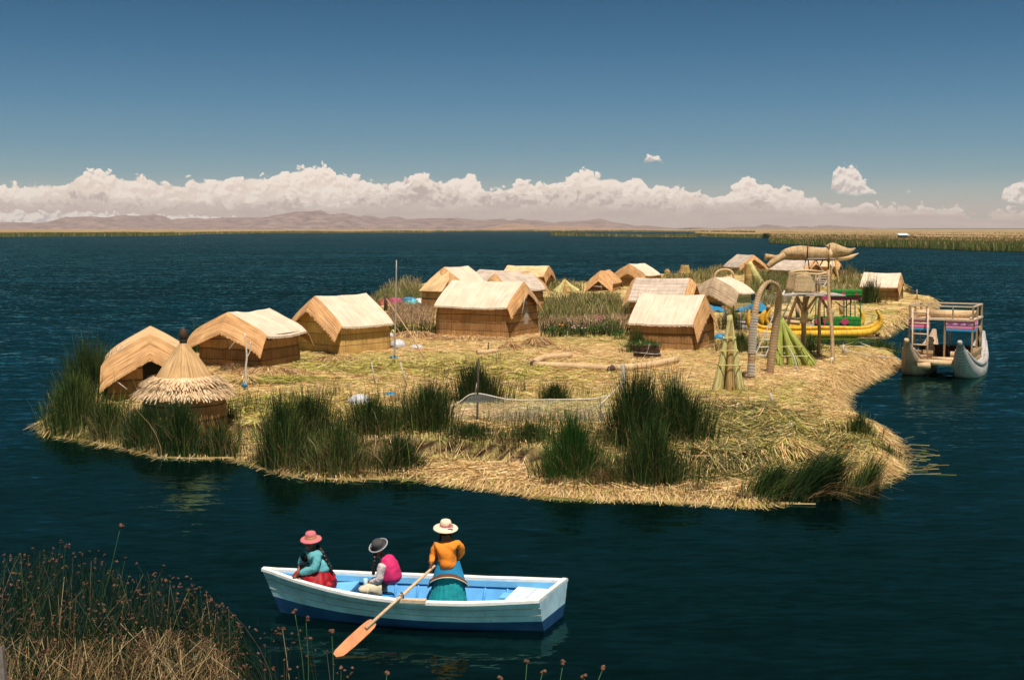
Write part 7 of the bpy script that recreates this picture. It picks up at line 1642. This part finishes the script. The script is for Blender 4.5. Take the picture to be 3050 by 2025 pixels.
def ico_np():
    import bmesh
    bm = bmesh.new(); bmesh.ops.create_icosphere(bm, subdivisions=2, radius=1); V = np.array([v.co[:] for v in bm.verts]); bm.verts.index_update(); Fc = np.array([[v.index for v in f.verts] for f in bm.faces]); bm.free(); return V, Fc
IV, IF = ico_np(); HV, HF = [], []
for i, (c_, r_) in enumerate(heads):
    lob = int(rng.integers(1, 4))
    for _ in range(lob):
        j = 1 + .35 * np.sin(IV @ rng.normal(0, 4, 3) + rng.uniform(0, 6)); HF.append(IF + sum(len(h) for h in HV[-0:]) if False else IF + len(IV) * len(HV)); HV.append(IV * j[:, None] * r_ * np.array([1, 1, .85]) * (1 if lob == 1 else .75) + np.array(c_) + rng.normal(0, r_ * .55, 3) * (lob > 1))
tag(big_mesh('sedge_heads', np.concatenate(HV), np.concatenate(HF), M_head), kind='stuff')
def stem(px, py, px1, py1, Y, label, r_=.026):
    top = ay(px, py, Y); bot = ay(px1, py1, Y - .1); d = (bot - top); bot = top + d * ((top.z + .05) / max(.1, -d.z)) if d.z < 0 else bot
    bot = top + (bot - top).normalized() * min((bot - top).length, 3.0); t_ = thing('sedge_stem', label, 'sedge', bot, 'single sedge stems over the dark water')
    mb = MB(); mb.tube(smooth_path([bot, bot.lerp(top, .5) + Vector((.03, 0, 0)), top], 5), lerps([.007, .006, .004], 11), 5); mb.build('stalk', M_sedgegreen, t_)
    mb = MB()
    for _ in range(3): mb.lathe([(0, -r_), (r_ * .9, -r_ * .3), (r_, r_ * .2), (r_ * .5, r_ * .8), (0, r_)], top + Vector((random.gauss(0, r_ * .5), random.gauss(0, r_ * .4), random.gauss(0, r_ * .4))), 9, jit=.5)
    mb.build('seed_head', M_head, t_)
M_sedgegreen = paint('sedge_green', (.05, .11, .03), .6, .3, 12, 0)
for a in ((1570, 1969, 1562, 2025, 14.6, 'left one of two tall seed stems by the bottom edge, right of the oar'), (1678, 1971, 1665, 2025, 14.6, 'right one of two tall seed stems by the bottom edge, right of the oar'), (1617, 2000, 1608, 2025, 14.3, 'short seed stem with red head between the two tall stems'), (1796, 1990, 1780, 2025, 14.4, 'red-headed seed stem at the bottom edge under the boat stern'), (1740, 2016, 1738, 2040, 14.2, 'seed stem barely showing above the bottom edge under the stern'), (1490, 2016, 1486, 2040, 14.2, 'lowest seed head left of the two tall stems at the bottom edge'), (1152, 2006, 1148, 2040, 14.2, 'lone seed stem below the oar blade tip, at the bottom edge'), (878, 1822, 900, 2025, 15.5, 'tall seed stem just left of the oar blade, reaching up to the hull'), (911, 1843, 912, 2025, 15.4, 'second tall seed stem left of the oar blade, nearer to it'), (988, 1880, 986, 2025, 15.2, 'seed stem with pointed top crossing the oar blade tip'), (360, 1564, 310, 1750, 17.6, 'highest thin seed stem over the dark sedge bed at the left')): stem(*a)
mb = MB(); a_ = ay(0, 1925, 12.6); b_ = ay(22, 2080, 12.4); mb.beam(b_ + Vector((0, 0, -.6)), a_, .07, .07, up=Vector((0, 1, 0))); mb.single('fence_post', paint('old_post_wood', (.16, .12, .10), .85, .5, 9, .5), 'weathered grey wooden post at the bottom left corner', 'post', b_)
# the near bank under the sedge
mb = MB(); rows = [[Vector((x, y, .05 + .10 * nz3(x * .8, y * .8, 2) - (.35 if (i in (0, 7) or j in (0, 11)) else 0))) for j, x in enumerate(np.linspace(-9, -3.4, 12))] for i, y in enumerate(np.linspace(10.5, 16.2, 8))]
mb.grid(rows); tag(mb.build('near_bank', M_brown), kind='structure')

# ------------------------------------------------------------------ air between here and the hills
def haze_box():
    m = bpy.data.materials.new('haze_air'); m.use_nodes = True; nt = m.node_tree; nt.nodes.clear()
    out = nt.nodes.new('ShaderNodeOutputMaterial'); v = nt.nodes.new('ShaderNodeVolumePrincipled')
    v.inputs['Color'].default_value = (.86, .79, .79, 1); v.inputs['Density'].default_value = 5.0e-5; v.inputs['Anisotropy'].default_value = .0
    nt.links.new(v.outputs[0], out.inputs['Volume'])
    mb = MB(); mb.box((0, 5900, 120), (16000, 12200, 242))
    o = mb.build('haze', m); tag(o, kind='stuff')
haze_box()
